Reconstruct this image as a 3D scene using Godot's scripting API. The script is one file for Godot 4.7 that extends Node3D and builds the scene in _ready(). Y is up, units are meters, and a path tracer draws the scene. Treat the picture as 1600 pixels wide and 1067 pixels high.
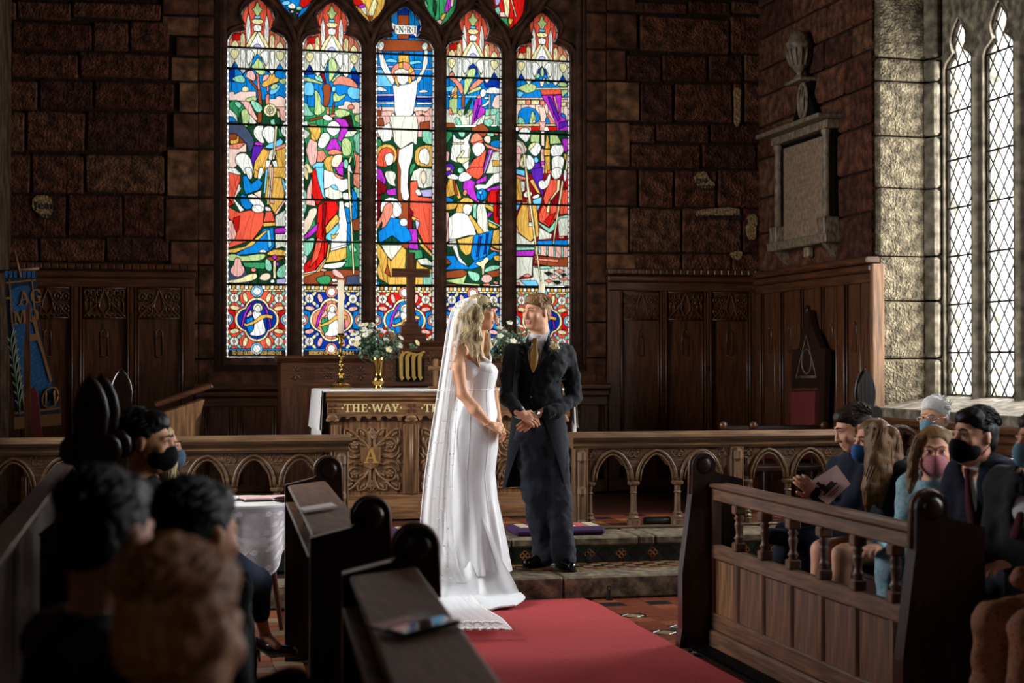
extends Node3D
# A wedding in a church chancel. Metres, y up; the camera stands at x 0, z 0 and looks down the aisle towards -z.

const FOCAL := 2500.0
const EYE := 1.54
var ray_f: Vector3
var ray_r: Vector3
var ray_u: Vector3
var M := {}
var taken := {}
var rng := RandomNumberGenerator.new()
const EAST := -14.2
const GLASS := -14.57
const SOUTH := 5.64
const NORTH := -1.16

func _ready() -> void:
	rng.seed = 11
	set_view()
	set_light()
	make_materials()
	build_shell()
	build_steps()
	build_east_window()
	build_south_window()
	build_panelling()
	build_sanctuary()
	build_rails()
	build_stalls()
	build_bride()
	build_groom()
	build_guests()
	build_details()

func set_view() -> void:
	var turn := deg_to_rad(12.8)
	var tilt := atan(29.5 / FOCAL)
	ray_f = Vector3(sin(turn) * cos(tilt), sin(tilt), -cos(turn) * cos(tilt))
	ray_r = Vector3(cos(turn), 0, sin(turn))
	ray_u = ray_r.cross(ray_f)
	var cam := Camera3D.new()
	cam.name = "camera"
	cam.fov = rad_to_deg(2.0 * atan(533.5 / FOCAL))
	cam.near = 0.05
	cam.far = 200.0
	var at := CameraAttributesPhysical.new()
	at.frustum_focal_length = 56.0
	at.frustum_focus_distance = 10.4
	at.exposure_aperture = 2.8
	cam.attributes = at
	add_child(cam)
	cam.transform = Transform3D(Basis(ray_r, ray_u, -ray_f), Vector3(0, EYE, 0))
	cam.current = true

func set_light() -> void:
	var e := Environment.new()
	e.background_mode = Environment.BG_SKY
	var sm := ProceduralSkyMaterial.new()
	sm.sky_top_color = Color(0.93, 0.96, 1.0)
	sm.sky_horizon_color = Color(0.97, 0.98, 1.0)
	sm.ground_bottom_color = Color(0.52, 0.55, 0.48)
	sm.ground_horizon_color = Color(0.75, 0.77, 0.74)
	sm.energy_multiplier = 2.3
	var sky := Sky.new()
	sky.sky_material = sm
	e.sky = sky
	e.tonemap_mode = Environment.TONE_MAPPER_LINEAR
	e.tonemap_exposure = 2.4
	e.sdfgi_enabled = true
	e.ssao_enabled = true
	e.ssil_enabled = true
	var we := WorldEnvironment.new()
	we.name = "environment"
	we.environment = e
	add_child(we)
	# daylight entering each side window, one area light per opening, just outside the glass
	window_light("south_window_light", Vector3(6.42, 2.75, -10.35), PI / 2, Vector2(2.5, 3.3), 4.0, Color(0.985, 0.985, 0.985))
	window_light("south_nave_window_light", Vector3(6.42, 2.95, -5.6), PI / 2, Vector2(2.2, 3.0), 1.0, Color(0.985, 0.985, 0.985))
	window_light("north_window_light", Vector3(-1.95, 3.0, -9.9), -PI / 2, Vector2(2.2, 3.0), 2.4, Color(0.985, 0.985, 0.985))
	window_light("north_nave_window_light", Vector3(-1.95, 3.2, 1.2), -PI / 2, Vector2(2.2, 3.0), 0.25, Color(0.985, 0.985, 0.985))

func window_light(called: String, at: Vector3, turn: float, size: Vector2, energy: float, tint: Color) -> void:
	var l := AreaLight3D.new()
	l.name = called
	l.area_size = size
	l.area_normalize_energy = false
	l.light_energy = energy
	l.light_color = tint
	l.shadow_enabled = true
	l.area_range = 40.0
	l.area_attenuation = 2.0
	add_child(l)
	l.position = at
	l.rotation.y = turn

# ---------- pixels of the 1600x1067 frame to places ----------
func ray(u: float, v: float) -> Vector3:
	return ray_f + ray_r * ((u - 800.0) / FOCAL) + ray_u * ((533.5 - v) / FOCAL)

func on_x(u: float, v: float, x: float) -> Vector3:
	var r := ray(u, v)
	return Vector3(0, EYE, 0) + r * (x / r.x)

func on_y(u: float, v: float, y: float) -> Vector3:
	var r := ray(u, v)
	return Vector3(0, EYE, 0) + r * ((y - EYE) / r.y)

func on_z(u: float, v: float, z: float) -> Vector3:
	var r := ray(u, v)
	return Vector3(0, EYE, 0) + r * (z / r.z)

func at_depth(u: float, v: float, d: float) -> Vector3:
	return Vector3(0, EYE, 0) + ray(u, v) * d

# ---------- naming ----------
func numbered(called: String) -> String:
	if not taken.has(called):
		taken[called] = 0
		return called
	taken[called] += 1
	return "%s_%03d" % [called, taken[called]]

func tag(o: Node3D, label: String, category: String, group := "", kind := "") -> Node3D:
	o.set_meta("label", label)
	o.set_meta("category", category)
	if group:
		o.set_meta("group", group)
	if kind:
		o.set_meta("kind", kind)
	return o

func thing(called: String, label: String, category: String, at := Vector3.ZERO, turn := 0.0, group := "", kind := "") -> Node3D:
	var o := Node3D.new()
	o.name = numbered(called)
	add_child(o)
	o.position = at
	o.rotation.y = turn
	return tag(o, label, category, group, kind)

func dup(src: Node3D, called: String, at: Vector3, turn: float, label: String) -> Node3D:
	var o: Node3D = src.duplicate()
	o.name = numbered(called)
	add_child(o)
	o.position = at
	o.rotation.y = turn
	o.set_meta("label", label)
	return o

# ---------- mesh building ----------
class MB:
	var v := PackedVector3Array()
	var marks := []
	func put(tris: PackedVector3Array, smooth := false, flip_check := true) -> void:
		if flip_check:
			var c := Vector3.ZERO
			for p in tris:
				c += p
			c /= maxf(1.0, tris.size())
			var vol := 0.0
			for i in range(0, tris.size(), 3):
				vol += (tris[i] - c).dot((tris[i + 1] - c).cross(tris[i + 2] - c))
			if vol > 0:
				for i in range(0, tris.size(), 3):
					var t := tris[i + 1]
					tris[i + 1] = tris[i + 2]
					tris[i + 2] = t
		marks.append([v.size(), smooth])
		v.append_array(tris)
	func mesh(m: Material) -> ArrayMesh:
		var st := SurfaceTool.new()
		st.begin(Mesh.PRIMITIVE_TRIANGLES)
		for k in marks.size():
			var end: int = marks[k + 1][0] if k + 1 < marks.size() else v.size()
			st.set_smooth_group(k if marks[k][1] else -1)
			for i in range(marks[k][0], end):
				st.add_vertex(v[i])
		st.generate_normals()
		st.index()
		var am := st.commit()
		if am.get_surface_count():
			am.surface_set_material(0, m)
		return am

func part(called: String, b: MB, m: Material, parent: Node3D = null) -> MeshInstance3D:
	var o := MeshInstance3D.new()
	o.mesh = b.mesh(m)
	if parent == null:
		o.name = numbered(called)
		add_child(o)
	else:
		o.name = called
		parent.add_child(o, true)
	return o

func part_mesh(called: String, am: Mesh, parent: Node3D, xf := Transform3D()) -> MeshInstance3D:
	var o := MeshInstance3D.new()
	o.mesh = am
	o.name = called
	parent.add_child(o, true)
	o.transform = xf
	return o

func quad(t: PackedVector3Array, a: Vector3, b: Vector3, c: Vector3, d: Vector3) -> void:
	t.append_array([a, b, c, a, c, d])

# box with chamfered edges, centred at xf
func cbox(b: MB, xf: Transform3D, size: Vector3, ch := 0.0, jitter := 0.0) -> void:
	var h := size / 2
	ch = minf(ch, minf(h.x, minf(h.y, h.z)) * 0.9)
	var t := PackedVector3Array()
	var corner := {}
	for sx in [-1, 1]:
		for sy in [-1, 1]:
			for sz in [-1, 1]:
				var j := Vector3.ZERO
				if jitter > 0:
					j = Vector3(rng.randf_range(-jitter, jitter), rng.randf_range(-jitter, jitter), rng.randf_range(-jitter, jitter) * 0.5)
				var s := Vector3(sx, sy, sz)
				corner[Vector3i(sx, sy, sz)] = [
					xf * (s * (h - Vector3(0, ch, ch)) + j), xf * (s * (h - Vector3(ch, 0, ch)) + j), xf * (s * (h - Vector3(ch, ch, 0)) + j)]
	var get_c := func(x: int, y: int, z: int, k: int) -> Vector3: return corner[Vector3i(x, y, z)][k]
	for s in [-1, 1]:
		quad(t, get_c.call(s, -1, -1, 0), get_c.call(s, s, -s, 0) if false else get_c.call(s, 1, -1, 0), get_c.call(s, 1, 1, 0), get_c.call(s, -1, 1, 0))
		quad(t, get_c.call(-1, s, -1, 1), get_c.call(1, s, -1, 1), get_c.call(1, s, 1, 1), get_c.call(-1, s, 1, 1))
		quad(t, get_c.call(-1, -1, s, 2), get_c.call(1, -1, s, 2), get_c.call(1, 1, s, 2), get_c.call(-1, 1, s, 2))
	if ch > 0:
		for s in [-1, 1]:
			for q in [-1, 1]:
				quad(t, get_c.call(s, q, -1, 0), get_c.call(s, q, 1, 0), get_c.call(s, q, 1, 1), get_c.call(s, q, -1, 1))
				quad(t, get_c.call(s, -1, q, 0), get_c.call(s, 1, q, 0), get_c.call(s, 1, q, 2), get_c.call(s, -1, q, 2))
				quad(t, get_c.call(-1, s, q, 1), get_c.call(1, s, q, 1), get_c.call(1, s, q, 2), get_c.call(-1, s, q, 2))
				for w in [-1, 1]:
					t.append_array([get_c.call(s, q, w, 0), get_c.call(s, q, w, 1), get_c.call(s, q, w, 2)])
	orient(t, xf.origin)
	b.put(t, false, false)

# each triangle of a convex solid turned to face away from its middle
func orient(t: PackedVector3Array, c: Vector3) -> void:
	for i in range(0, t.size(), 3):
		var n := (t[i + 1] - t[i]).cross(t[i + 2] - t[i])
		if n.dot((t[i] + t[i + 1] + t[i + 2]) / 3.0 - c) > 0:
			var k := t[i + 1]
			t[i + 1] = t[i + 2]
			t[i + 2] = k

func bx(b: MB, lo: Vector3, hi: Vector3, ch := 0.0, jitter := 0.0) -> void:
	cbox(b, Transform3D(Basis(), (lo + hi) / 2), (hi - lo).abs(), ch, jitter)

# bar of square section between two points
func bar(b: MB, p: Vector3, q: Vector3, w: float, h: float, ch := 0.0, up := Vector3.UP) -> void:
	var y := (q - p).normalized()
	if absf(y.dot(up)) > 0.99:
		up = Vector3.FORWARD
	var x := y.cross(up).normalized()
	var z := x.cross(y)
	cbox(b, Transform3D(Basis(x, y, z), (p + q) / 2), Vector3(w, p.distance_to(q), h), ch)

# a polygon (in x, y of xf) pushed from z0 to z1, edges of the z1 face chamfered by ch
func prism(b: MB, poly: PackedVector2Array, z0: float, z1: float, xf := Transform3D(), ch := 0.0) -> void:
	var idx := Geometry2D.triangulate_polygon(poly)
	if idx.is_empty():
		return
	var n := poly.size()
	var inner := poly
	var zc := z1
	if ch > 0:
		var off := Geometry2D.offset_polygon(poly, -ch)
		if off.size() == 1 and not Geometry2D.triangulate_polygon(off[0]).is_empty():
			if off[0].size() == n:
				# line the two rings up
				var best := 0
				for k in n:
					if off[0][k].distance_to(poly[0]) < off[0][best].distance_to(poly[0]):
						best = k
				inner = PackedVector2Array()
				for k in n:
					inner.append(off[0][(best + k) % n])
				if Geometry2D.is_polygon_clockwise(inner) != Geometry2D.is_polygon_clockwise(poly):
					inner = poly
				else:
					zc = z1 - signf(z1 - z0) * ch
	var t := PackedVector3Array()
	var ti := Geometry2D.triangulate_polygon(inner)
	var cw := Geometry2D.is_polygon_clockwise(poly)
	var up := z1 > z0
	var flip := func(i: int, j: int, k: int, p: PackedVector2Array, z: float, want_up: bool) -> void:
		var a := Vector3(p[i].x, p[i].y, z)
		var c := Vector3(p[j].x, p[j].y, z)
		var d := Vector3(p[k].x, p[k].y, z)
		var nz := (c - a).cross(d - a).z
		# front faces run clockwise: seen from +z the cross product points away
		if (nz < 0) == want_up:
			t.append_array([xf * a, xf * c, xf * d])
		else:
			t.append_array([xf * a, xf * d, xf * c])
	for i in range(0, ti.size(), 3):
		flip.call(ti[i], ti[i + 1], ti[i + 2], inner, z1, up)
	for i in range(0, idx.size(), 3):
		flip.call(idx[i], idx[i + 1], idx[i + 2], poly, z0, not up)
	for i in n:
		var j := (i + 1) % n
		for s in ([[poly, z0, poly, zc], [poly, zc, inner, z1]] if zc != z1 else [[poly, z0, poly, z1]]):
			var p0: PackedVector2Array = s[0]
			var p1: PackedVector2Array = s[2]
			var a := xf * Vector3(p0[i].x, p0[i].y, s[1])
			var c := xf * Vector3(p0[j].x, p0[j].y, s[1])
			var d := xf * Vector3(p1[j].x, p1[j].y, s[3])
			var e := xf * Vector3(p1[i].x, p1[i].y, s[3])
			if cw == up:
				t.append_array([a, c, d, a, d, e])
			else:
				t.append_array([a, d, c, a, e, d])
	b.put(t, false, xf.basis.determinant() < 0)

# rings of equal length joined into a skin
func loft(b: MB, rings: Array, closed := true, caps := true, smooth := true) -> void:
	var t := PackedVector3Array()
	var n: int = rings[0].size()
	for k in rings.size() - 1:
		var p: PackedVector3Array = rings[k]
		var q: PackedVector3Array = rings[k + 1]
		for i in (n if closed else n - 1):
			var j := (i + 1) % n
			t.append_array([p[i], p[j], q[j], p[i], q[j], q[i]])
	if caps and closed:
		for e in [0, rings.size() - 1]:
			var r: PackedVector3Array = rings[e]
			var c := Vector3.ZERO
			for p in r:
				c += p
			c /= n
			for i in n:
				var j := (i + 1) % n
				if e == 0:
					t.append_array([c, r[j], r[i]])
				else:
					t.append_array([c, r[i], r[j]])
	b.put(t, smooth, closed)

func tube(b: MB, pts: Array, radii, n := 8, squash := 1.0) -> void:
	var rings := []
	var side := Vector3.ZERO
	for k in pts.size():
		var d: Vector3 = (pts[mini(k + 1, pts.size() - 1)] - pts[maxi(k - 1, 0)]).normalized()
		if side == Vector3.ZERO:
			side = d.cross(Vector3.UP if absf(d.y) < 0.9 else Vector3.RIGHT).normalized()
		side = (side - d * side.dot(d)).normalized()
		var up := side.cross(d)
		var r: float = radii if radii is float else radii[k]
		var ring := PackedVector3Array()
		for i in n:
			var a := TAU * i / n
			ring.append(pts[k] + side * cos(a) * r + up * sin(a) * r * squash)
		rings.append(ring)
	loft(b, rings)

func lathe(b: MB, prof: Array, n := 16, xf := Transform3D(), smooth := true) -> void:
	var rings := []
	for p in prof:
		var ring := PackedVector3Array()
		for i in n:
			var a := TAU * i / n
			ring.append(xf * Vector3(cos(a) * maxf(p[0], 0.0005), p[1], sin(a) * maxf(p[0], 0.0005)))
		rings.append(ring)
	loft(b, rings, true, true, smooth)

func ball(b: MB, c: Vector3, r: Vector3, n := 10, turn := Basis()) -> void:
	var rings := []
	for k in n / 2 + 1:
		var e := -PI / 2 + PI * k / (n / 2)
		var ring := PackedVector3Array()
		for i in n:
			var a := TAU * i / n
			ring.append(c + turn * (r * Vector3(cos(e) * cos(a), sin(e), cos(e) * sin(a)) + Vector3.ZERO))
		rings.append(ring)
	loft(b, rings, true, false)

func curve(pts: Array, steps := 6) -> Array:
	var out := []
	for k in pts.size() - 1:
		var a: Vector3 = pts[maxi(k - 1, 0)]
		var p: Vector3 = pts[k]
		var q: Vector3 = pts[k + 1]
		var d: Vector3 = pts[mini(k + 2, pts.size() - 1)]
		for s in steps:
			out.append(p.cubic_interpolate(q, a, d, float(s) / steps))
	out.append(pts[-1])
	return out

func flat(nums: Array, scale := 1.0) -> PackedVector2Array:
	var out := PackedVector2Array()
	for i in range(0, nums.size(), 2):
		out.append(Vector2(nums[i], nums[i + 1]) * scale)
	return out

func chaikin(p: PackedVector2Array) -> PackedVector2Array:
	var out := PackedVector2Array()
	for i in p.size():
		var q := p[(i + 1) % p.size()]
		out.append(p[i].lerp(q, 0.25))
		out.append(p[i].lerp(q, 0.75))
	return out

func words(text: String, size: float, depth: float, m: Material, parent: Node3D, xf: Transform3D, called := "lettering", serif := true, bold := 400) -> MeshInstance3D:
	var t := TextMesh.new()
	var sf := SystemFont.new()
	sf.font_names = PackedStringArray(["Droid Serif" if serif else "Droid Sans"])
	sf.font_weight = bold
	t.font = sf
	t.text = text
	t.font_size = 64
	t.pixel_size = size / 64.0
	t.depth = depth
	t.material = m
	return part_mesh(called, t, parent, xf)

# ---------- materials ----------
func noise_tex(freq: float, lo: float, hi: float, kind := FastNoiseLite.TYPE_SIMPLEX_SMOOTH, octaves := 4, size := 256, sd := 1) -> NoiseTexture2D:
	var n := FastNoiseLite.new()
	n.seed = sd
	n.noise_type = kind
	n.frequency = freq
	n.fractal_octaves = octaves
	var t := NoiseTexture2D.new()
	t.width = size
	t.height = size
	t.seamless = true
	t.noise = n
	var g := Gradient.new()
	g.set_color(0, Color(lo, lo, lo))
	g.set_color(1, Color(hi, hi, hi))
	t.color_ramp = g
	return t

func mat(called: String, c: Color, rough := 0.7, spec := 0.5, metal := 0.0) -> StandardMaterial3D:
	var m := StandardMaterial3D.new()
	m.resource_name = called
	m.albedo_color = c
	m.roughness = rough
	m.metallic = metal
	m.metallic_specular = spec
	M[called] = m
	return m

func grain(m: StandardMaterial3D, tex: Texture2D, scale: Vector3, bump: Texture2D = null, cm := 0.0, world := true) -> StandardMaterial3D:
	m.uv1_triplanar = true
	m.uv1_world_triplanar = world
	m.uv1_scale = scale
	m.albedo_texture = tex
	if bump:
		m.heightmap_enabled = true
		m.heightmap_texture = bump
		m.heightmap_scale = cm
	return m

func make_materials() -> void:
	var fine := noise_tex(0.03, 0.62, 1.0)
	var streak := noise_tex(0.02, 0.45, 1.0, FastNoiseLite.TYPE_SIMPLEX_SMOOTH, 5, 256, 4)
	var blot := noise_tex(0.012, 0.35, 1.0, FastNoiseLite.TYPE_SIMPLEX_SMOOTH, 5, 512, 7)
	var peck := noise_tex(0.06, 0.0, 1.0, FastNoiseLite.TYPE_CELLULAR, 2, 512, 3)
	var rough_n := noise_tex(0.05, 0.0, 1.0, FastNoiseLite.TYPE_SIMPLEX_SMOOTH, 4, 256, 9)
	M.tex_peck = peck
	M.tex_blot = blot
	M.tex_fine = fine
	# sandstone in a few tones, tooled
	var tones := [Color(0.45, 0.27, 0.19), Color(0.40, 0.225, 0.155), Color(0.48, 0.30, 0.21), Color(0.36, 0.21, 0.155), Color(0.50, 0.34, 0.235)]
	for k in tones.size():
		grain(mat("stone_%d" % k, tones[k], 0.9, 0.3), blot, Vector3(1.3, 1.3, 1.3), peck, 1.6)
	grain(mat("stone_dressed", Color(0.60, 0.42, 0.29), 0.88, 0.3), blot, Vector3(0.9, 0.9, 0.9), rough_n, 0.5)
	grain(mat("stone_dressed_dark", Color(0.43, 0.275, 0.19), 0.88, 0.3), blot, Vector3(0.9, 0.9, 0.9), rough_n, 0.5)
	grain(mat("tracery_stone", Color(0.42, 0.285, 0.215), 0.85, 0.3), blot, Vector3(0.8, 0.8, 0.8), rough_n, 0.5)
	grain(mat("mortar", Color(0.20, 0.14, 0.11), 0.95, 0.2), fine, Vector3(3, 3, 3), rough_n, 0.6)
	grain(mat("pale_stone", Color(0.61, 0.555, 0.45), 0.9, 0.3), blot, Vector3(1.4, 1.4, 1.4), peck, 2.2)
	grain(mat("pale_dressed", Color(0.63, 0.585, 0.50), 0.88, 0.3), blot, Vector3(1.1, 1.1, 1.1), rough_n, 0.8)
	grain(mat("plaster", Color(0.80, 0.66, 0.46), 0.95, 0.2), blot, Vector3(5, 5, 5), rough_n, 0.5)
	grain(mat("step_stone", Color(0.60, 0.53, 0.42), 0.75, 0.4), blot, Vector3(1.6, 1.6, 1.6), rough_n, 0.3)
	grain(mat("ceiling_wood", Color(0.25, 0.17, 0.11), 0.8, 0.3), fine, Vector3(1, 1, 1))
	grain(mat("render_wall", Color(0.40, 0.30, 0.22), 0.9, 0.3), blot, Vector3(0.5, 0.5, 0.5), peck, 1.5)
	grain(mat("marble", Color(0.62, 0.54, 0.45), 0.5, 0.4), blot, Vector3(3.0, 1.5, 3.0))
	grain(mat("marble_panel", Color(0.60, 0.50, 0.41), 0.6, 0.4), fine, Vector3(2, 2, 2))
	# oak, by grain direction
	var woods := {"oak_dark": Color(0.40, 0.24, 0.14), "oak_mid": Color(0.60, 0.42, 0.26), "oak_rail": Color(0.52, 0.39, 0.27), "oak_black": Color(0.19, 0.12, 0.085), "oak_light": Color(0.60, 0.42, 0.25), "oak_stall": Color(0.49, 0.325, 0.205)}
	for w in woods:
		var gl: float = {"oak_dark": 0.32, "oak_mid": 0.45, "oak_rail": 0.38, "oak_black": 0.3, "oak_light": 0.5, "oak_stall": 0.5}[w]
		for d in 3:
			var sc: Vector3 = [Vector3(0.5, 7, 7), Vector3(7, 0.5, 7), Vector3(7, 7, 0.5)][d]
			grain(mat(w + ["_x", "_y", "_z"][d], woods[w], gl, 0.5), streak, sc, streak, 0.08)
	mat("gilt", Color(0.80, 0.64, 0.33), 0.4, 0.5, 0.6)
	mat("gold_letter", Color(0.87, 0.78, 0.55), 0.5, 0.5, 0.2)
	mat("brass", Color(0.80, 0.66, 0.36), 0.18, 0.5, 1.0)
	mat("silver", Color(0.78, 0.78, 0.78), 0.25, 0.5, 1.0)
	mat("iron", Color(0.06, 0.06, 0.06), 0.5, 0.5, 0.7)
	mat("black_plastic", Color(0.03, 0.03, 0.035), 0.35)
	mat("candle_wax", Color(0.90, 0.86, 0.74), 0.5)
	M.candle_wax.subsurf_scatter_enabled = true
	M.candle_wax.subsurf_scatter_strength = 0.3
	# floor tiles
	var tiles := {"tile_red": Color(0.52, 0.25, 0.16), "tile_red_pale": Color(0.62, 0.34, 0.22), "tile_black": Color(0.09, 0.09, 0.09), "tile_cream": Color(0.62, 0.54, 0.40), "tile_green": Color(0.10, 0.22, 0.16), "tile_buff": Color(0.66, 0.47, 0.22), "tile_brown": Color(0.32, 0.15, 0.10)}
	for k in tiles:
		grain(mat(k, tiles[k], 0.35, 0.5), fine, Vector3(5, 5, 5))
	grain(mat("carpet", Color(0.68, 0.165, 0.17), 0.95, 0.2), noise_tex(0.12, 0.72, 1.0, FastNoiseLite.TYPE_SIMPLEX_SMOOTH, 3, 512, 21), Vector3(3, 3, 3), rough_n, 0.4)
	M.carpet.rim_enabled = true
	M.carpet.rim = 0.6
	grain(mat("purple_cloth", Color(0.25, 0.09, 0.33), 0.9), fine, Vector3(8, 8, 8))
	grain(mat("red_cloth", Color(0.42, 0.07, 0.07), 0.9), fine, Vector3(8, 8, 8))
	grain(mat("pink_cloth", Color(0.80, 0.35, 0.35), 0.9), fine, Vector3(8, 8, 8))
	grain(mat("cream_cloth", Color(0.82, 0.76, 0.62), 0.9), fine, Vector3(8, 8, 8))
	var linen := mat("linen", Color(0.90, 0.88, 0.86), 0.9, 0.3)
	grain(linen, noise_tex(0.08, 0.93, 1.0, FastNoiseLite.TYPE_SIMPLEX_SMOOTH, 2, 128, 31), Vector3(6, 6, 6))
	# banner
	grain(mat("banner_blue", Color(0.16, 0.46, 0.70), 0.8), noise_tex(0.07, 0.45, 1.0, FastNoiseLite.TYPE_CELLULAR, 2, 256, 12), Vector3(4, 4, 4))
	grain(mat("banner_navy", Color(0.10, 0.19, 0.28), 0.85), fine, Vector3(6, 6, 6))
	mat("banner_gold", Color(0.52, 0.37, 0.18), 0.7, 0.5, 0.1)
	mat("banner_leaf", Color(0.42, 0.50, 0.40), 0.8)
	# window glass and leads
	mat("lead", Color(0.05, 0.05, 0.055), 0.6, 0.4, 0.3)
	var pane := mat("clear_pane", Color(1, 1, 1, 0.06), 0.04, 0.5)
	pane.transparency = BaseMaterial3D.TRANSPARENCY_ALPHA
	var gl_tex := noise_tex(0.05, 0.86, 1.0, FastNoiseLite.TYPE_SIMPLEX_SMOOTH, 3, 256, 41)
	var glass := {
		"W": Color(0.97, 0.95, 0.92), "w": Color(0.88, 0.87, 0.80), "r": Color(0.86, 0.10, 0.08), "o": Color(0.95, 0.36, 0.26), "R": Color(0.52, 0.05, 0.10), "b": Color(0.05, 0.50, 0.82), "d": Color(0.04, 0.20, 0.60), "l": Color(0.45, 0.78, 0.94),
		"g": Color(0.22, 0.58, 0.36), "G": Color(0.08, 0.26, 0.15), "y": Color(0.74, 0.82, 0.55), "Y": Color(0.92, 0.70, 0.32), "p": Color(0.96, 0.72, 0.68), "m": Color(0.75, 0.20, 0.78), "v": Color(0.36, 0.14, 0.68), "n": Color(0.58, 0.27, 0.14),
		"k": Color(0.16, 0.12, 0.10), "t": Color(0.58, 0.84, 0.72), "c": Color(0.96, 0.90, 0.68), "s": Color(0.96, 0.82, 0.76), "h": Color(0.26, 0.30, 0.40), "u": Color(0.74, 0.70, 0.88), "f": Color(0.97, 0.84, 0.74), "q": Color(0.95, 0.55, 0.45)}
	for k in glass:
		var g := grain(mat("glass_" + k, glass[k], 0.4, 0.4), gl_tex, Vector3(2.6, 1.0, 2.6))
		g.backlight_enabled = true
		g.backlight = Color(1, 1, 1)
	var lit := mat("lit_gold_glass", Color(0.85, 0.7, 0.4), 0.5)
	lit.emission_enabled = true
	lit.emission = Color(0.86, 0.68, 0.36)
	lit.emission_energy_multiplier = 0.45
	mat("glass_paint", Color(0.10, 0.05, 0.04), 0.7)
	# clothes and people
	var skin := {"skin_bride": Color(0.82, 0.61, 0.47), "skin_fair": Color(0.80, 0.58, 0.47), "skin_tan": Color(0.74, 0.52, 0.38), "skin_pink": Color(0.80, 0.585, 0.46)}
	for k in skin:
		var s := mat(k, skin[k], 0.55, 0.4)
		s.subsurf_scatter_enabled = true
		s.subsurf_scatter_strength = 0.12
	mat("lips", Color(0.68, 0.33, 0.30), 0.45)
	mat("eye_white", Color(0.88, 0.87, 0.85), 0.2)
	mat("iris", Color(0.12, 0.10, 0.09), 0.15)
	var hairs := {"hair_blonde": Color(0.99, 0.87, 0.66), "hair_fair": Color(0.66, 0.49, 0.30), "hair_brown": Color(0.20, 0.13, 0.085), "hair_dark": Color(0.085, 0.06, 0.05), "hair_white": Color(0.97, 0.96, 0.94), "hair_light_brown": Color(0.58, 0.41, 0.24), "hair_auburn": Color(0.85, 0.54, 0.29)}
	var strand := noise_tex(0.02, 0.45, 1.0, FastNoiseLite.TYPE_SIMPLEX_SMOOTH, 4, 256, 51)
	for k in hairs:
		grain(mat(k, hairs[k], 0.55, 0.35), strand, Vector3(22, 3, 22), strand, 0.12)
	M.hair_white.albedo_texture = noise_tex(0.06, 0.8, 1.0)
	var satin := mat("satin", Color(0.875, 0.88, 0.885), 0.36, 0.5)
	satin.rim_enabled = true
	satin.rim = 0.3
	var veil := mat("tulle", Color(0.97, 0.97, 0.97, 0.34), 0.8, 0.2)
	veil.transparency = BaseMaterial3D.TRANSPARENCY_ALPHA
	veil.cull_mode = BaseMaterial3D.CULL_DISABLED
	mat("embroidery", Color(0.95, 0.94, 0.92), 0.8)
	var clothes := {"navy_wool": Color(0.085, 0.095, 0.115), "navy_suit": Color(0.05, 0.07, 0.14), "grey_suit": Color(0.13, 0.13, 0.135), "charcoal": Color(0.05, 0.05, 0.055), "trouser": Color(0.17, 0.185, 0.22), "waistcoat": Color(0.55, 0.50, 0.49), "shirt": Color(0.88, 0.87, 0.88), "dark_green": Color(0.05, 0.07, 0.07), "burgundy": Color(0.28, 0.06, 0.11), "jacket_teal": Color(0.06, 0.10, 0.14), "denim": Color(0.09, 0.13, 0.21), "rust": Color(0.20, 0.08, 0.06)}
	for k in clothes:
		var m := grain(mat(k, clothes[k], 0.85, 0.3), noise_tex(0.2, 0.8, 1.0, FastNoiseLite.TYPE_SIMPLEX_SMOOTH, 2, 128, 61) if not M.has("tex_weave") else M.tex_weave, Vector3(9, 9, 9))
		M.tex_weave = m.albedo_texture
		m.rim_enabled = true
		m.rim = 0.35
	mat("leather", Color(0.02, 0.02, 0.022), 0.18, 0.6)
	grain(mat("gold_silk", Color(0.80, 0.62, 0.26), 0.4, 0.5), noise_tex(0.25, 0.55, 1.0, FastNoiseLite.TYPE_CELLULAR, 1, 128, 71), Vector3(22, 22, 22))
	for k in [["mask_black", Color(0.025, 0.025, 0.03)], ["mask_blue", Color(0.48, 0.68, 0.76)], ["mask_pink", Color(0.86, 0.55, 0.58)], ["mask_grey", Color(0.42, 0.50, 0.60)]]:
		grain(mat(k[0], k[1], 0.85, 0.3), M.tex_fine, Vector3(14, 14, 14))
	var floral := noise_tex(0.035, 0.0, 1.0, FastNoiseLite.TYPE_CELLULAR, 1, 256, 81)
	floral.color_ramp = ramp([Color(0.05, 0.10, 0.25), Color(0.10, 0.42, 0.70), Color(0.03, 0.05, 0.12), Color(0.55, 0.75, 0.85)])
	grain(mat("mask_floral", Color(1, 1, 1), 0.85), floral, Vector3(12, 12, 12))
	var fl2 := noise_tex(0.03, 0.0, 1.0, FastNoiseLite.TYPE_SIMPLEX_SMOOTH, 3, 256, 82)
	fl2.color_ramp = ramp([Color(0.20, 0.42, 0.50), Color(0.42, 0.60, 0.66), Color(0.55, 0.66, 0.68), Color(0.62, 0.40, 0.45)])
	grain(mat("floral_dress", Color(1, 1, 1), 0.8), fl2, Vector3(5, 5, 5))
	var fl3 := noise_tex(0.03, 0.0, 1.0, FastNoiseLite.TYPE_SIMPLEX_SMOOTH, 3, 256, 83)
	fl3.color_ramp = ramp([Color(0.08, 0.06, 0.05), Color(0.50, 0.29, 0.15), Color(0.58, 0.36, 0.19), Color(0.14, 0.11, 0.08)])
	grain(mat("leaf_dress", Color(1, 1, 1), 0.8), fl3, Vector3(4, 4, 4))
	var fl4 := noise_tex(0.03, 0.0, 1.0, FastNoiseLite.TYPE_SIMPLEX_SMOOTH, 3, 256, 84)
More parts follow.
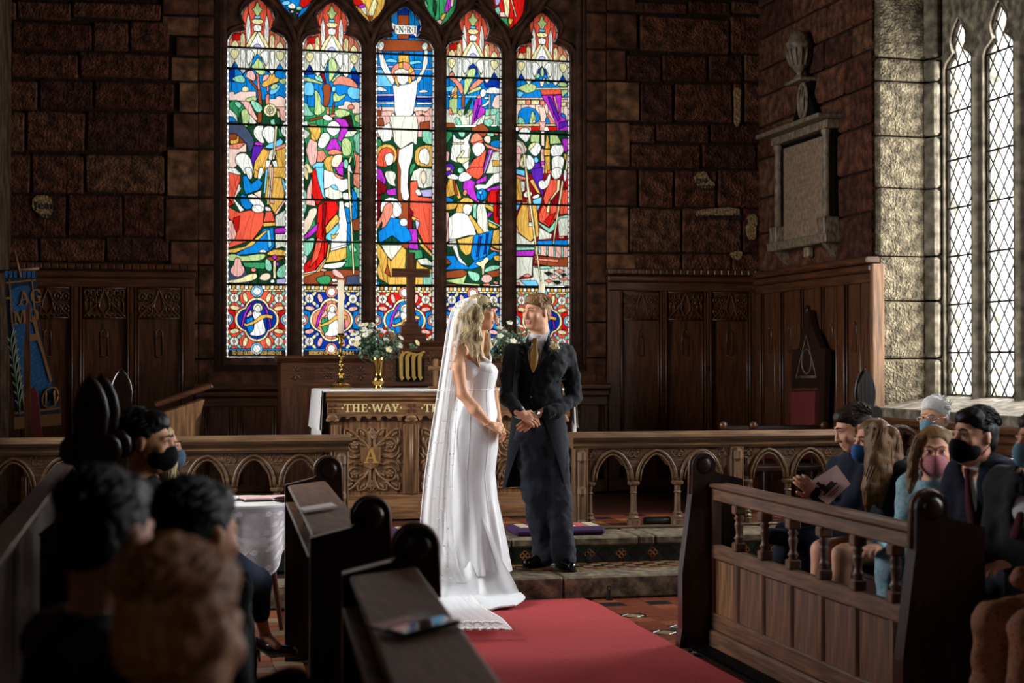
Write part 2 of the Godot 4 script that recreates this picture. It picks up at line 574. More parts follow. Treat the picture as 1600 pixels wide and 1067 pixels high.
	fl4.color_ramp = ramp([Color(0.02, 0.03, 0.04), Color(0.04, 0.06, 0.075), Color(0.03, 0.04, 0.05), Color(0.10, 0.13, 0.14)])
	grain(mat("dark_floral", Color(1, 1, 1), 0.85), fl4, Vector3(6, 6, 6))
	# flowers
	mat("leaf_green", Color(0.33, 0.42, 0.32), 0.7)
	mat("leaf_dark", Color(0.16, 0.22, 0.17), 0.7)
	mat("petal", Color(0.90, 0.89, 0.80), 0.7)
	mat("petal_cream", Color(0.88, 0.82, 0.60), 0.7)
	mat("petal_orange", Color(0.80, 0.36, 0.20), 0.7)
	mat("paper", Color(0.86, 0.82, 0.80), 0.8)
	mat("paper_pink", Color(0.80, 0.66, 0.64), 0.8)
	mat("ink", Color(0.20, 0.14, 0.16), 0.8)
	mat("screen_glass", Color(0.02, 0.02, 0.025), 0.05, 0.6)
	mat("black_letter", Color(0.06, 0.045, 0.04), 0.9)
	mat("faint_letter", Color(0.46, 0.37, 0.30), 0.8)

func ramp(cs: Array) -> Gradient:
	var g := Gradient.new()
	g.set_color(0, cs[0])
	g.set_color(1, cs[-1])
	for i in range(1, cs.size() - 1):
		g.add_point(float(i) / (cs.size() - 1), cs[i])
	return g

# ---------- room shell ----------
func shell_box(called: String, label: String, m: Material, boxes: Array) -> Node3D:
	var b := MB.new()
	for k in boxes:
		bx(b, k[0], k[1])
	return tag(part(called, b, m), label, "wall", "", "structure")

func stone_mesh(size: Vector3, m: Material, ch := 0.012, rough := 0.004) -> ArrayMesh:
	var b := MB.new()
	cbox(b, Transform3D(), size, ch, rough)
	return b.mesh(m)

func build_shell() -> void:
	var top := 7.6
	var west := 6.0
	var we := shell_box("wall_east", "dark red sandstone end wall around the great stained-glass window", M.mortar, [
		[Vector3(NORTH - 0.7, -0.3, EAST - 0.8), Vector3(0.60, top, EAST)], [Vector3(3.93, -0.3, EAST - 0.8), Vector3(SOUTH + 0.9, top, EAST)],
		[Vector3(0.60, -0.3, EAST - 0.8), Vector3(3.93, 1.50, EAST)], [Vector3(0.60, 6.6, EAST - 0.8), Vector3(3.93, top, EAST)]])
	var s := 1.0 / 2.667
	# walling stones north of the window: rows [top, bottom, splits ...] traced in crops of the photograph
	var rows_n := [[-60, -5, -20, 140, 400, 665], [0, 80, -20, 60, 292, 668], [85, 210, -20, 38, 378, 532, 700], [215, 325, -20, 36, 320, 700], [330, 455, -20, 152, 380, 722], [460, 630, -20, 98, 350, 690], [640, 805, -20, 120, 345, 682], [810, 985, -20, 12, 272, 505, 682], [990, 1090, -20, 155, 432, 702]]
	for r in rows_n:
		course(we, r, 0, 0, s)
	var rows_s := [[-80, -5, 265, 480, 660, 850], [0, 55, 265, 522, 702, 850], [60, 220, 318, 695, 852], [225, 337, 262, 412, 605, 752, 856], [343, 508, 318, 462, 708, 752, 856], [514, 592, 250, 385, 612, 832], [598, 702, 278, 575, 808, 836], [707, 862, 312, 465, 643, 836], [868, 1052, 273, 495, 747, 836], [1058, 1140, 283, 495, 702, 836]]
	for r in rows_s:
		course(we, r, 880, 0, s)
	# dressed quoins of the window jambs
	var qn := [[-60, 60, 672], [62, 146, 672], [150, 231, 728], [235, 336, 708], [340, 466, 742], [470, 616, 716], [621, 818, 690], [824, 1002, 684], [1006, 1104, 705], [1108, 1225, 722], [1229, 1345, 722], [1349, 1494, 722], [1498, 1620, 722]]
	for q in qn:
		jamb_stone(we, q[2] * s, 818 * s, q[0] * s, q[1] * s, 0.035, M.stone_dressed if rng.randf() < 0.55 else M.stone_dressed_dark)
		jamb_stone(we, 820 * s, 884 * s, q[0] * s, q[1] * s, 0.03, M.stone_dressed_dark)
	var qs := [[-80, 45, 300], [50, 201, 305], [205, 331, 258], [336, 502, 316], [506, 693, 275], [703, 857, 305], [861, 1053, 270], [1057, 1180, 300], [1184, 1340, 282], [1344, 1490, 282], [1494, 1620, 282]]
	for q in qs:
		jamb_stone(we, 880 + 100 * s, 880 + 178 * s, q[0] * s, q[1] * s, 0.03, M.stone_dressed_dark)
		jamb_stone(we, 880 + 181 * s, 880 + q[2] * s, q[0] * s, q[1] * s, 0.035, M.stone_dressed if rng.randf() < 0.4 else M.stone_dressed_dark)
	# scraps of old painted plaster
	plaster_patch(we, flat([48, 304, 70, 303, 80, 310, 80, 336, 66, 344, 58, 332, 48, 326]), [["Jear", 50, 320, 0.085], ["yed", 56, 336, 0.085]])
	plaster_patch(we, flat([1086, 270, 1106, 267, 1108, 278, 1119, 287, 1114, 294, 1090, 292]), [["gea", 1088, 280, 0.07], ["ardy", 1091, 291, 0.07]])
	plaster_patch(we, flat([1089, 326, 1157, 323, 1158, 337, 1124, 335, 1090, 340]), [["ye cne:ie fol", 1091, 337, 0.074]])
	plaster_patch(we, flat([1148, 136, 1161, 136, 1158, 160, 1158, 195, 1149, 196, 1151, 160]), [])
	plaster_patch(we, flat([1169, 336, 1184, 334, 1186, 350, 1182, 352, 1184, 372, 1170, 375, 1168, 352, 1172, 348]), [])
	plaster_patch(we, flat([1141, 394, 1160, 390, 1162, 402, 1150, 406]), [])
	# south wall with two windows
	var ws := shell_box("wall_south", "red sandstone side wall carrying the marble memorial", M.mortar, [
		[Vector3(SOUTH, -0.3, EAST - 0.8), Vector3(SOUTH + 0.62, top, -11.72)], [Vector3(SOUTH, -0.3, -11.72), Vector3(SOUTH + 0.62, 1.17, -8.95)], [Vector3(SOUTH, 4.9, -11.72), Vector3(SOUTH + 0.62, top, -8.95)],
		[Vector3(SOUTH, -0.3, -8.95), Vector3(SOUTH + 0.9, top, -6.75)], [Vector3(SOUTH, -0.3, -6.75), Vector3(SOUTH + 0.9, 1.4, -4.45)], [Vector3(SOUTH, 4.6, -6.75), Vector3(SOUTH + 0.9, top, -4.45)], [Vector3(SOUTH, -0.3, -4.45), Vector3(SOUTH + 0.9, top, west)]])
	for run in [[EAST + 0.03, -11.745, 2.36], [-8.92, -6.77, 1.12], [-4.42, -2.6, 1.0]]:
		var y: float = run[2]
		while y < 5.1:
			var h := rng.randf_range(0.24, 0.38)
			var z: float = run[0]
			while z < run[1] - 0.06:
				var l := rng.randf_range(0.32, 0.72)
				if run[1] - (z + l) < 0.25:
					l = run[1] - z
				part_mesh("stone", stone_mesh(Vector3(0.06, h - 0.02, l - 0.02), M["stone_%d" % rng.randi_range(0, 4)], 0.014, 0.006), ws, Transform3D(Basis(), Vector3(SOUTH - 0.005 + rng.randf_range(-0.006, 0.006), y + h / 2, z + l / 2)))
				z += l
			y += h
	var wn := shell_box("wall_north", "stone side wall with plain windows", M.render_wall, [
		[Vector3(NORTH - 0.7, -0.3, EAST), Vector3(NORTH, top, -11.0)], [Vector3(NORTH - 0.7, -0.3, -11.0), Vector3(NORTH, 1.5, -8.8)], [Vector3(NORTH - 0.7, 4.5, -11.0), Vector3(NORTH, top, -8.8)],
		[Vector3(NORTH - 0.7, -0.3, -8.8), Vector3(NORTH, top, 0.1)], [Vector3(NORTH - 0.7, -0.3, 0.1), Vector3(NORTH, 1.7, 2.3)], [Vector3(NORTH - 0.7, 4.7, 0.1), Vector3(NORTH, top, 2.3)], [Vector3(NORTH - 0.7, -0.3, 2.3), Vector3(NORTH, top, west)]])
	wn.set_meta("category", "wall")
	shell_box("wall_west", "plain rendered end wall behind the congregation", M.render_wall, [[Vector3(NORTH - 0.7, -0.3, west), Vector3(SOUTH + 0.9, top, west + 0.4)]])
	var cb := MB.new()
	bx(cb, Vector3(NORTH - 0.7, top, EAST - 0.8), Vector3(SOUTH + 0.9, top + 0.3, west + 0.4))
	tag(part("ceiling", cb, M.ceiling_wood), "dark boarded ceiling high above the chancel", "ceiling", "", "structure")

func course(we: Node3D, r: Array, u0: float, v0: float, s: float) -> void:
	for k in range(2, r.size() - 1):
		var a := on_z(u0 + (r[k] + 4) * s, v0 + r[0] * s, EAST)
		var c := on_z(u0 + (r[k + 1] - 4) * s, v0 + r[1] * s, EAST)
		var size := Vector3(c.x - a.x, a.y - c.y, 0.07)
		if size.x < 0.03:
			continue
		var m: Material = M["stone_%d" % rng.randi_range(0, 4)]
		part_mesh("stone", stone_mesh(size, m, 0.014, 0.006), we, Transform3D(Basis(), (a + c) / 2 + Vector3(0, 0, rng.randf_range(-0.008, 0.004))))

func jamb_stone(we: Node3D, u0: float, u1: float, v0: float, v1: float, out: float, m: Material) -> void:
	var a := on_z(u0, v0 + 0.6, EAST)
	var c := on_z(u1, v1 - 0.6, EAST)
	part_mesh("quoin", stone_mesh(Vector3(c.x - a.x, a.y - c.y, out * 2), m, 0.006, 0.002), we, Transform3D(Basis(), (a + c) / 2))

func plaster_patch(we: Node3D, px: PackedVector2Array, texts: Array) -> void:
	var poly := PackedVector2Array()
	for p in chaikin(px):
		var w := on_z(p.x, p.y, EAST + 0.045)
		poly.append(Vector2(w.x + rng.randf_range(-0.006, 0.006), w.y + rng.randf_range(-0.006, 0.006)))
	var b := MB.new()
	prism(b, poly, EAST + 0.02, EAST + 0.048)
	var o := part("plaster_patch", b, M.plaster, we)
	for t in texts:
		var w := on_z(t[1], t[2], EAST + 0.051)
		var l := words(t[0], t[3], 0.004, M.black_letter, o, Transform3D(), "lettering", true, 700)
		var tm: TextMesh = l.mesh
		tm.horizontal_alignment = HORIZONTAL_ALIGNMENT_LEFT
		l.position = w

# ---------- floor, steps, carpet ----------
func tile_at(parent: Node3D, poly: PackedVector2Array, y: float, m: Material, called := "tile") -> void:
	# poly in x, z on the floor
	var b := MB.new()
	var p2 := PackedVector2Array()
	for p in poly:
		p2.append(Vector2(p.x, -p.y))
	prism(b, p2, y - 0.012, y, Transform3D(Basis(Vector3.RIGHT, -PI / 2), Vector3.ZERO), 0.003)
	part(called, b, m, parent)

func rect(x0: float, x1: float, z0: float, z1: float) -> PackedVector2Array:
	return PackedVector2Array([Vector2(x0, z0), Vector2(x1, z0), Vector2(x1, z1), Vector2(x0, z1)])

func build_steps() -> void:
	var b := MB.new()
	bx(b, Vector3(NORTH - 0.7, -0.3, -10.6), Vector3(SOUTH + 0.9, -0.012, 6.4))
	var fl: Node3D = tag(part("floor", b, M.tile_brown), "red and black tiled chancel floor beside the carpet", "floor", "", "structure")
	# tiles that show between the carpet and the stalls, and by the lace-covered table
	var t := 0.152
	for i in 14:
		for j in 14:
			var x := 2.78 + i * t
			var z := -9.92 + (j + 1) * t
			if x > 4.6 or z > -7.9:
				continue
			var m: Material = M.tile_red if (i * 7 + j * 3) % 5 else M.tile_red_pale
			if j == 1:
				m = M.tile_black if i % 2 == 0 else M.tile_red
			if j >= 4 and (i + j) % 4 == 0:
				# cream diamond in a black frame
				var c := Vector2(x + t / 2, z - t / 2)
				tile_at(fl, PackedVector2Array([c + Vector2(0, -0.062), c + Vector2(0.062, 0), c + Vector2(0, 0.062), c + Vector2(-0.062, 0)]), 0.0, M.tile_cream)
				for q in [Vector2(1, 1), Vector2(1, -1), Vector2(-1, 1), Vector2(-1, -1)]:
					tile_at(fl, PackedVector2Array([c + q * 0.074, c + Vector2(q.x * 0.074, q.y * 0.012), c + Vector2(q.x * 0.012, q.y * 0.074)]), 0.0, M.tile_black)
				continue
			tile_at(fl, rect(x + 0.002, x + t - 0.002, z - t + 0.002, z - 0.002), 0.0, m)
	for i in 8:
		for j in 22:
			var x := -0.45 + i * t
			var z := -9.92 + (j + 1) * t
			tile_at(fl, rect(x + 0.002, x + t - 0.002, z - t + 0.002, z - 0.002), 0.0, M.tile_red_pale if (i + j) % 3 else M.tile_cream)
	# first step: stone kerbs, a strip of small tiles
	b = MB.new()
	bx(b, Vector3(NORTH, -0.2, -10.6), Vector3(SOUTH, 0.13, -9.97))
	var s1: Node3D = tag(part("trim_1", b, M.mortar), "lower chancel step of worn stone with a strip of small tiles", "step", "", "structure")
	var cuts := [NORTH, -0.3, 0.55, 1.4, 2.02, 2.597, 3.50, 4.3, 5.0, SOUTH]
	for k in cuts.size() - 1:
		part_mesh("kerb_stone", stone_mesh(Vector3(cuts[k + 1] - cuts[k] - 0.006, 0.148, 0.35), M.step_stone, 0.012, 0.002), s1, Transform3D(Basis(), Vector3((cuts[k] + cuts[k + 1]) / 2, 0.074, -10.105)))
	var x := 1.2
	var st := 0.075
	while x < 4.7:
		for j in 4:
			var z := -10.285 - j * st
			var odd := (int(round(x / st)) + j) % 2 == 0
			var m2: Material = (M.tile_black if odd else M.tile_cream) if j in [1, 2] else (M.tile_red if odd else M.tile_buff)
			tile_at(s1, rect(x + 0.001, x + st - 0.001, z - st + 0.001, z - 0.001), 0.15, m2)
		x += st
	# second step with a riser of diamond tiles under a stone nosing
	b = MB.new()
	bx(b, Vector3(NORTH, -0.2, EAST), Vector3(SOUTH, 0.30, -10.62))
	var s2: Node3D = tag(part("trim_2", b, M.mortar), "upper chancel step faced with green, black and patterned diamond tiles", "step", "", "structure")
	cuts = [NORTH, -0.1, 0.9, 1.75, 2.4, 3.3, 3.42, 4.35, 5.1, SOUTH]
	for k in cuts.size() - 1:
		part_mesh("nosing_stone", stone_mesh(Vector3(cuts[k + 1] - cuts[k] - 0.005, 0.062, 0.56), M.step_stone, 0.012, 0.002), s2, Transform3D(Basis(), Vector3((cuts[k] + cuts[k + 1]) / 2, 0.295, -10.85)))
	var w := 0.227
	var n := 0
	x = 1.02 - w
	while x < 4.75:
		riser_diamond(s2, x, M.tile_black, false)
		riser_diamond(s2, x + w / 2, M.tile_brown, true)
		for side in [0, 1]:
			for up in [1, -1]:
				var cx: float = x + w / 4 + side * w / 2
				var bb := MB.new()
				var yc := 0.208
				prism(bb, PackedVector2Array([Vector2(cx - 0.054, yc + up * 0.056), Vector2(cx + 0.054, yc + up * 0.056), Vector2(cx, yc + up * 0.003)]), -10.62, -10.585)
				part("riser_tile", bb, M.tile_green, s2)
		x += w
		n += 1
	# sanctuary floor
	b = MB.new()
	bx(b, Vector3(NORTH, 0.20, EAST), Vector3(SOUTH, 0.314, -11.12))
	var sf: Node3D = tag(part("floor_sanctuary", b, M.tile_brown), "polished brown tiled floor behind the altar rail", "floor", "", "structure")
	for i in 18:
		for j in 6:
			var xx := 2.55 + i * 0.155
			var zz := -11.13 - j * 0.155
			tile_at(sf, rect(xx + 0.002, xx + 0.153, zz - 0.153, zz - 0.002), 0.326, M.tile_red if (i + j) % 3 else (M.tile_black if i % 2 else M.tile_buff))
	# aisle carpet
	var cb := MB.new()
	var nz := FastNoiseLite.new()
	nz.seed = 5
	nz.frequency = 0.9
	var rows := []
	for j in 61:
		var z := -9.92 + j * 0.13
		var row := PackedVector3Array()
		for i in 25:
			var f := i / 24.0
			var right := 2.755 - 0.03 * maxf(0.0, 1.0 - j / 2.0)
			var xx := lerpf(1.05, right, f)
			var wrinkle := 0.012 * exp(-pow((z + 8.95 + 0.22 * (xx - 2.4)) / 0.07, 2.0)) * smoothstep(1.9, 2.5, xx)
			row.append(Vector3(xx, 0.011 + 0.004 * nz.get_noise_2d(xx, z) + wrinkle, z))
		rows.append(row)
	loft(cb, rows, false, false)
	var edge := []
	for j in 61:
		var e: Vector3 = rows[j][24]
		edge.append(PackedVector3Array([e, Vector3(e.x + 0.006, 0.0, e.z)]))
	loft(cb, edge, false, false)
	tag(part("carpet", cb, M.carpet), "red carpet runner down the aisle between the stalls", "carpet")

func riser_diamond(parent: Node3D, cx: float, m: Material, patterned: bool) -> void:
	var b := MB.new()
	var c := Vector2(cx, 0.208)
	prism(b, PackedVector2Array([c + Vector2(0, 0.056), c + Vector2(0.056, 0), c + Vector2(0, -0.056), c + Vector2(-0.056, 0)]), -10.62, -10.583)
	var o := part("riser_tile", b, m, parent)
	if patterned:
		var g := MB.new()
		for q in [Vector2(1, 0), Vector2(-1, 0), Vector2(0, 1), Vector2(0, -1)]:
			var ring := []
			for i in 13:
				var a := TAU * i / 12
				ring.append(Vector3(c.x + q.x * 0.017 + cos(a) * 0.015, c.y + q.y * 0.017 + sin(a) * 0.015, -10.582))
			tube(g, ring, 0.0035, 4)
		ball(g, Vector3(c.x, c.y, -10.582), Vector3(0.008, 0.008, 0.003), 8)
		part("roundel", g, M.tile_buff, o)

# ---------- east window: stone tracery and stained glass ----------
const HEAD := [1.0, 0.0, 0.99, 0.13, 0.86, 0.26, 0.62, 0.33, 0.42, 0.36, 0.52, 0.45, 0.57, 0.59, 0.49, 0.74, 0.24, 0.91, 0.0, 1.0]
const LIGHTS := [[0.943, 0.271], [1.6175, 0.271], [2.2915, 0.2735], [2.9365, 0.27], [3.6005, 0.266]]

func opening(cx: float, hw: float, y0: float, spring: float, rise: float, grow := 0.0) -> PackedVector2Array:
	var right := PackedVector2Array()
	for i in range(0, HEAD.size(), 2):
		right.append(Vector2(cx + HEAD[i] * (hw + grow), spring + HEAD[i + 1] * rise + (grow if i >= 8 else grow * 0.5)))
	var out := PackedVector2Array([Vector2(cx - hw - grow, y0 - grow), Vector2(cx + hw + grow, y0 - grow)])
	out.append_array(right)
	for i in range(right.size() - 2, -1, -1):
		out.append(Vector2(2 * cx - right[i].x, right[i].y))
	return out

func dagger(cx: float, grow := 0.0) -> PackedVector2Array:
	var g := grow
	return PackedVector2Array([Vector2(cx, 4.635 - g * 1.3), Vector2(cx + 0.09 + g, 4.715), Vector2(cx + 0.145 + g, 4.80), Vector2(cx + 0.165 + g, 4.93), Vector2(cx + 0.12 + g, 5.13), Vector2(cx, 5.38 + g), Vector2(cx - 0.12 - g, 5.13), Vector2(cx - 0.165 - g, 4.93), Vector2(cx - 0.145 - g, 4.80), Vector2(cx - 0.09 - g, 4.715)])

func cut_all(base: PackedVector2Array, holes: Array) -> Array:
	var parts := [base]
	for h in holes:
		var next := []
		for p in parts:
			for q in Geometry2D.clip_polygons(p, h):
				if not Geometry2D.is_polygon_clockwise(q):
					next.append(q)
		parts = next
	return parts

func box2(x0: float, x1: float, y0: float, y1: float) -> PackedVector2Array:
	return PackedVector2Array([Vector2(x0, y0), Vector2(x1, y0), Vector2(x1, y1), Vector2(x0, y1)])

# halves of a slab between the cuts xs, pierced by holes
func pierced(parent: Node3D, xs: Array, y0: float, y1: float, holes: Array, z0: float, z1: float, m: Material, xf := Transform3D()) -> void:
	for k in xs.size() - 1:
		var b := MB.new()
		for p in cut_all(box2(xs[k], xs[k + 1], y0, y1), holes):
			prism(b, p, z0, z1, xf)
		part("tracery_stone", b, m, parent)

func outline_roll(parent: Node3D, poly: PackedVector2Array, z: float, r: float, m: Material, xf := Transform3D(), skip_bottom := true) -> void:
	var b := MB.new()
	var pts := []
	for i in range(1 if skip_bottom else 0, poly.size() + (1 if skip_bottom else 1)):
		var p := poly[i % poly.size()]
		pts.append(xf * Vector3(p.x, p.y, z))
	tube(b, pts, r, 6)
	part("roll_moulding", b, m, parent)

func build_east_window() -> void:
	var w := thing("window_1", "five-light stained-glass window in dark red stone tracery above the altar", "window", Vector3.ZERO, 0, "", "structure")
	var mid := [1.281, 1.953, 2.616, 3.271]
	var holes := []
	var wide := []
	for l in LIGHTS:
		holes.append(opening(l[0], l[1], 1.57, 4.37, 0.455))
		wide.append(opening(l[0], l[1], 1.57, 4.37, 0.455, 0.026))
	for c in mid:
		holes.append(dagger(c))
		wide.append(dagger(c, 0.025))
	var edge_r := PackedVector2Array([Vector2(3.80, 5.05), Vector2(3.80, 4.80), Vector2(3.865, 4.66), Vector2(3.88, 4.80), Vector2(3.87, 5.05)])
	holes.append(edge_r)
	wide.append(edge_r)
	var xs := [0.57]
	for k in 5:
		xs.append(LIGHTS[k][0])
		xs.append(mid[k] if k < 4 else 3.96)
	pierced(w, xs, 1.46, 6.7, holes, GLASS - 0.10, GLASS + 0.06, M.tracery_stone)
	pierced(w, xs, 1.46, 6.7, wide, GLASS + 0.06, GLASS + 0.13, M.tracery_stone)
	for k in wide.size() - 1:
		outline_roll(w, wide[k], GLASS + 0.132, 0.014, M.tracery_stone, Transform3D(), k < 5)
	for k in 4:
		var b := MB.new()
		var ring := []
		for yy in [1.5, 4.42]:
			var r := PackedVector3Array()
			for p in [[-0.05, 0.12], [-0.036, 0.15], [-0.018, 0.165], [-0.008, 0.185], [0.008, 0.185], [0.018, 0.165], [0.036, 0.15], [0.05, 0.12]]:
				r.append(Vector3(mid[k] + p[0] * 0.95, yy, GLASS + p[1]))
			ring.append(r)
		loft(b, ring, true, true, false)
		part("mullion", b, M.tracery_stone, w)
		# ogee ribs that fork from each mullion over the lights
		b = MB.new()
		for s in [-1, 1]:
			var pts := []
			for q in [[0.0, 4.40], [0.03, 4.50], [0.075, 4.60], [0.16, 4.72], [0.25, 4.80], [0.32, 4.90], [0.335, 5.05]]:
				pts.append(Vector3(mid[k] + s * q[0], q[1], GLASS + 0.15))
			tube(b, pts, 0.022, 6)
		part("tracery_rib", b, M.tracery_stone, w)
	for s in [[0.575, 1], [0.625, 0], [3.915, 0], [3.955, 1]]:
		var b := MB.new()
		lathe(b, [[0.034, 1.48], [0.034, 6.5]], 10, Transform3D(Basis(), Vector3(s[0], 0, GLASS + 0.20 + s[1] * 0.1)))
		part("jamb_shaft", b, M.tracery_stone, w)
	var sb := MB.new()
	var prof := PackedVector2Array([Vector2(GLASS + 0.02, 1.56), Vector2(EAST + 0.05, 1.43), Vector2(EAST + 0.05, 1.33), Vector2(GLASS + 0.02, 1.33)])
	prism(sb, PackedVector2Array([Vector2(-prof[0].x, 1.56), Vector2(-prof[1].x, 1.43), Vector2(-prof[2].x, 1.33), Vector2(-prof[3].x, 1.33)]), 0.50, 4.0, Transform3D(Basis(Vector3(0, 0, -1), Vector3(0, 1, 0), Vector3(1, 0, 0)), Vector3.ZERO))
	part("sill", sb, M.stone_dressed_dark, w)
	# glass
	var art := glass_scenes()
	var said := ["stained-glass light with a white-bearded seated figure in red beside a gold-robed bishop", "stained-glass light with a standing man in a long red cloak holding a staff", "central stained-glass light showing the crucifixion above kneeling mourners", "stained-glass light with a white donkey above a bare-chested man on blue cloth", "stained-glass light with a purple curtain above a white-mitred bishop in red"]
	var pane_of := []
	for k in 5:
		pane_of.append(thing("window_%d" % (6 + k), said[k], "window", Vector3.ZERO, 0, "", "structure"))
		stained(k, pane_of[k], art[k], holes[k])
	var dag := [
		["@ 340 0 5.714", "b 500 -200 850 -200 850 200 500 200", "l~ 545 20 600 -10 640 0 640 30 580 40", "W~ 610 40 660 10 690 40 680 70 640 65", "r 720 30 740 -40 850 -40 800 40 760 60", "G 620 70 690 65 740 70 700 150 680 150", "t~ 690 50 740 40 750 75 700 80", "p~ 640 85 665 75 675 100 645 105", "m~ 690 100 710 95 715 115 695 120"],
		["@ 340 0 5.714", "Y 1150 -200 1550 -200 1550 250 1150 250", "r~ 1200 -20 1260 -20 1300 20 1250 45 1210 30", "m 1240 45 1300 20 1320 50 1270 60", "w 1270 60 1320 50 1330 130 1300 110", "c 1400 -50 1420 20 1390 120 1360 150 1340 100 1360 40", "n 1330 130 1380 130 1355 190"],
		["@ 620 0 5.333", "g 150 -200 550 -200 550 250 150 250", "G 300 -60 330 40 320 120 300 80", "t~ 230 -20 260 40 250 60 230 30", "m 400 60 430 -60 470 -60 450 50 410 100", "p 320 165 360 150 380 170 345 215", "Y 370 110 410 100 390 150 365 160", "s 450 -20 475 -20 465 40 445 50"],
		["@ 620 0 5.333", "r 730 -200 1150 -200 1150 250 730 250", "t 815 60 850 40 870 110 830 110", "u~ 815 -40 870 -40 850 30 820 40", "s 855 90 910 90 915 130 860 130", "c 880 -80 930 -80 940 60 930 140 900 110", "g 850 135 920 140 940 230 900 200", "Y 930 140 970 150 950 200 930 180", "c 940 -40 950 -40 1000 130 990 135"]]
	for k in 4:
		var dw := thing("window_%d" % (11 + k), ["small tracery light of blue, white and red glass between the heads of two lights", "small tracery light of gold drapery glass beside the central light", "small tracery light of green drapery glass beside the central light", "small tracery light of red and gold glass between the heads of two lights"][k], "window", Vector3.ZERO, 0, "", "structure")
		stained(5 + k, dw, dag[k], holes[5 + k])
	stained(9, w, ["@ 620 0 5.333", "d 1300 -200 1500 -200 1500 300 1300 300", "c 1380 40 1395 30 1430 130 1420 150", "g 1410 100 1440 90 1440 160 1420 150"], edge_r)
	# iron saddle bars
	for n in 5:
		var l: Array = LIGHTS[n]
		for y in [4.366, 4.175, 3.672, 3.005, 2.622, 2.228]:
			var b := MB.new()
			bx(b, Vector3(l[0] - l[1] - 0.01, y - 0.009, GLASS + 0.008), Vector3(l[0] + l[1] + 0.01, y + 0.009, GLASS + 0.026))
			part("saddle_bar", b, M.lead, pane_of[n])
	var t1 := words("TO·THE·GLORY·OF·GOD·AND·THE", 0.050, 0.002, M.lit_gold_glass, pane_of[0], Transform3D(Basis().scaled(Vector3(0.60, 1, 1)), Vector3(0.943, 1.6075, GLASS + 0.013)), "window_lettering", false, 400)
	t1.mesh.vertical_alignment = VERTICAL_ALIGNMENT_CENTER
	var t2 := words("MEMORY·OF·THE·REVD·G·A·E", 0.050, 0.002, M.lit_gold_glass, pane_of[1], Transform3D(Basis().scaled(Vector3(0.64, 1, 1)), Vector3(1.6175, 1.6075, GLASS + 0.013)), "window_lettering", false, 400)
	t2.mesh.vertical_alignment = VERTICAL_ALIGNMENT_CENTER
	var p := on_z(577 + 308 / 5.616, 250 / 5.616, GLASS + 0.012)
	var t3 := words("I·N·R·I", 0.085, 0.002, M.glass_paint, pane_of[2], Transform3D(Basis().scaled(Vector3(0.8, 1, 1)), p), "window_lettering", true, 700)
	t3.mesh.vertical_alignment = VERTICAL_ALIGNMENT_CENTER

func flip710(nums: Array) -> Array:
	var out := []
	for i in range(0, nums.size(), 2):
		out.append(710 - nums[i])
		out.append(nums[i + 1])
	return out

func ring_poly(cx: float, cy: float, rx: float, ry: float, n := 14, turn := 0.0) -> Array:
	var out := []
	for i in n:
		var a := TAU * i / n
		var p := Vector2(cos(a) * rx, sin(a) * ry).rotated(turn)
		out.append(cx + p.x)
		out.append(cy + p.y)
	return out

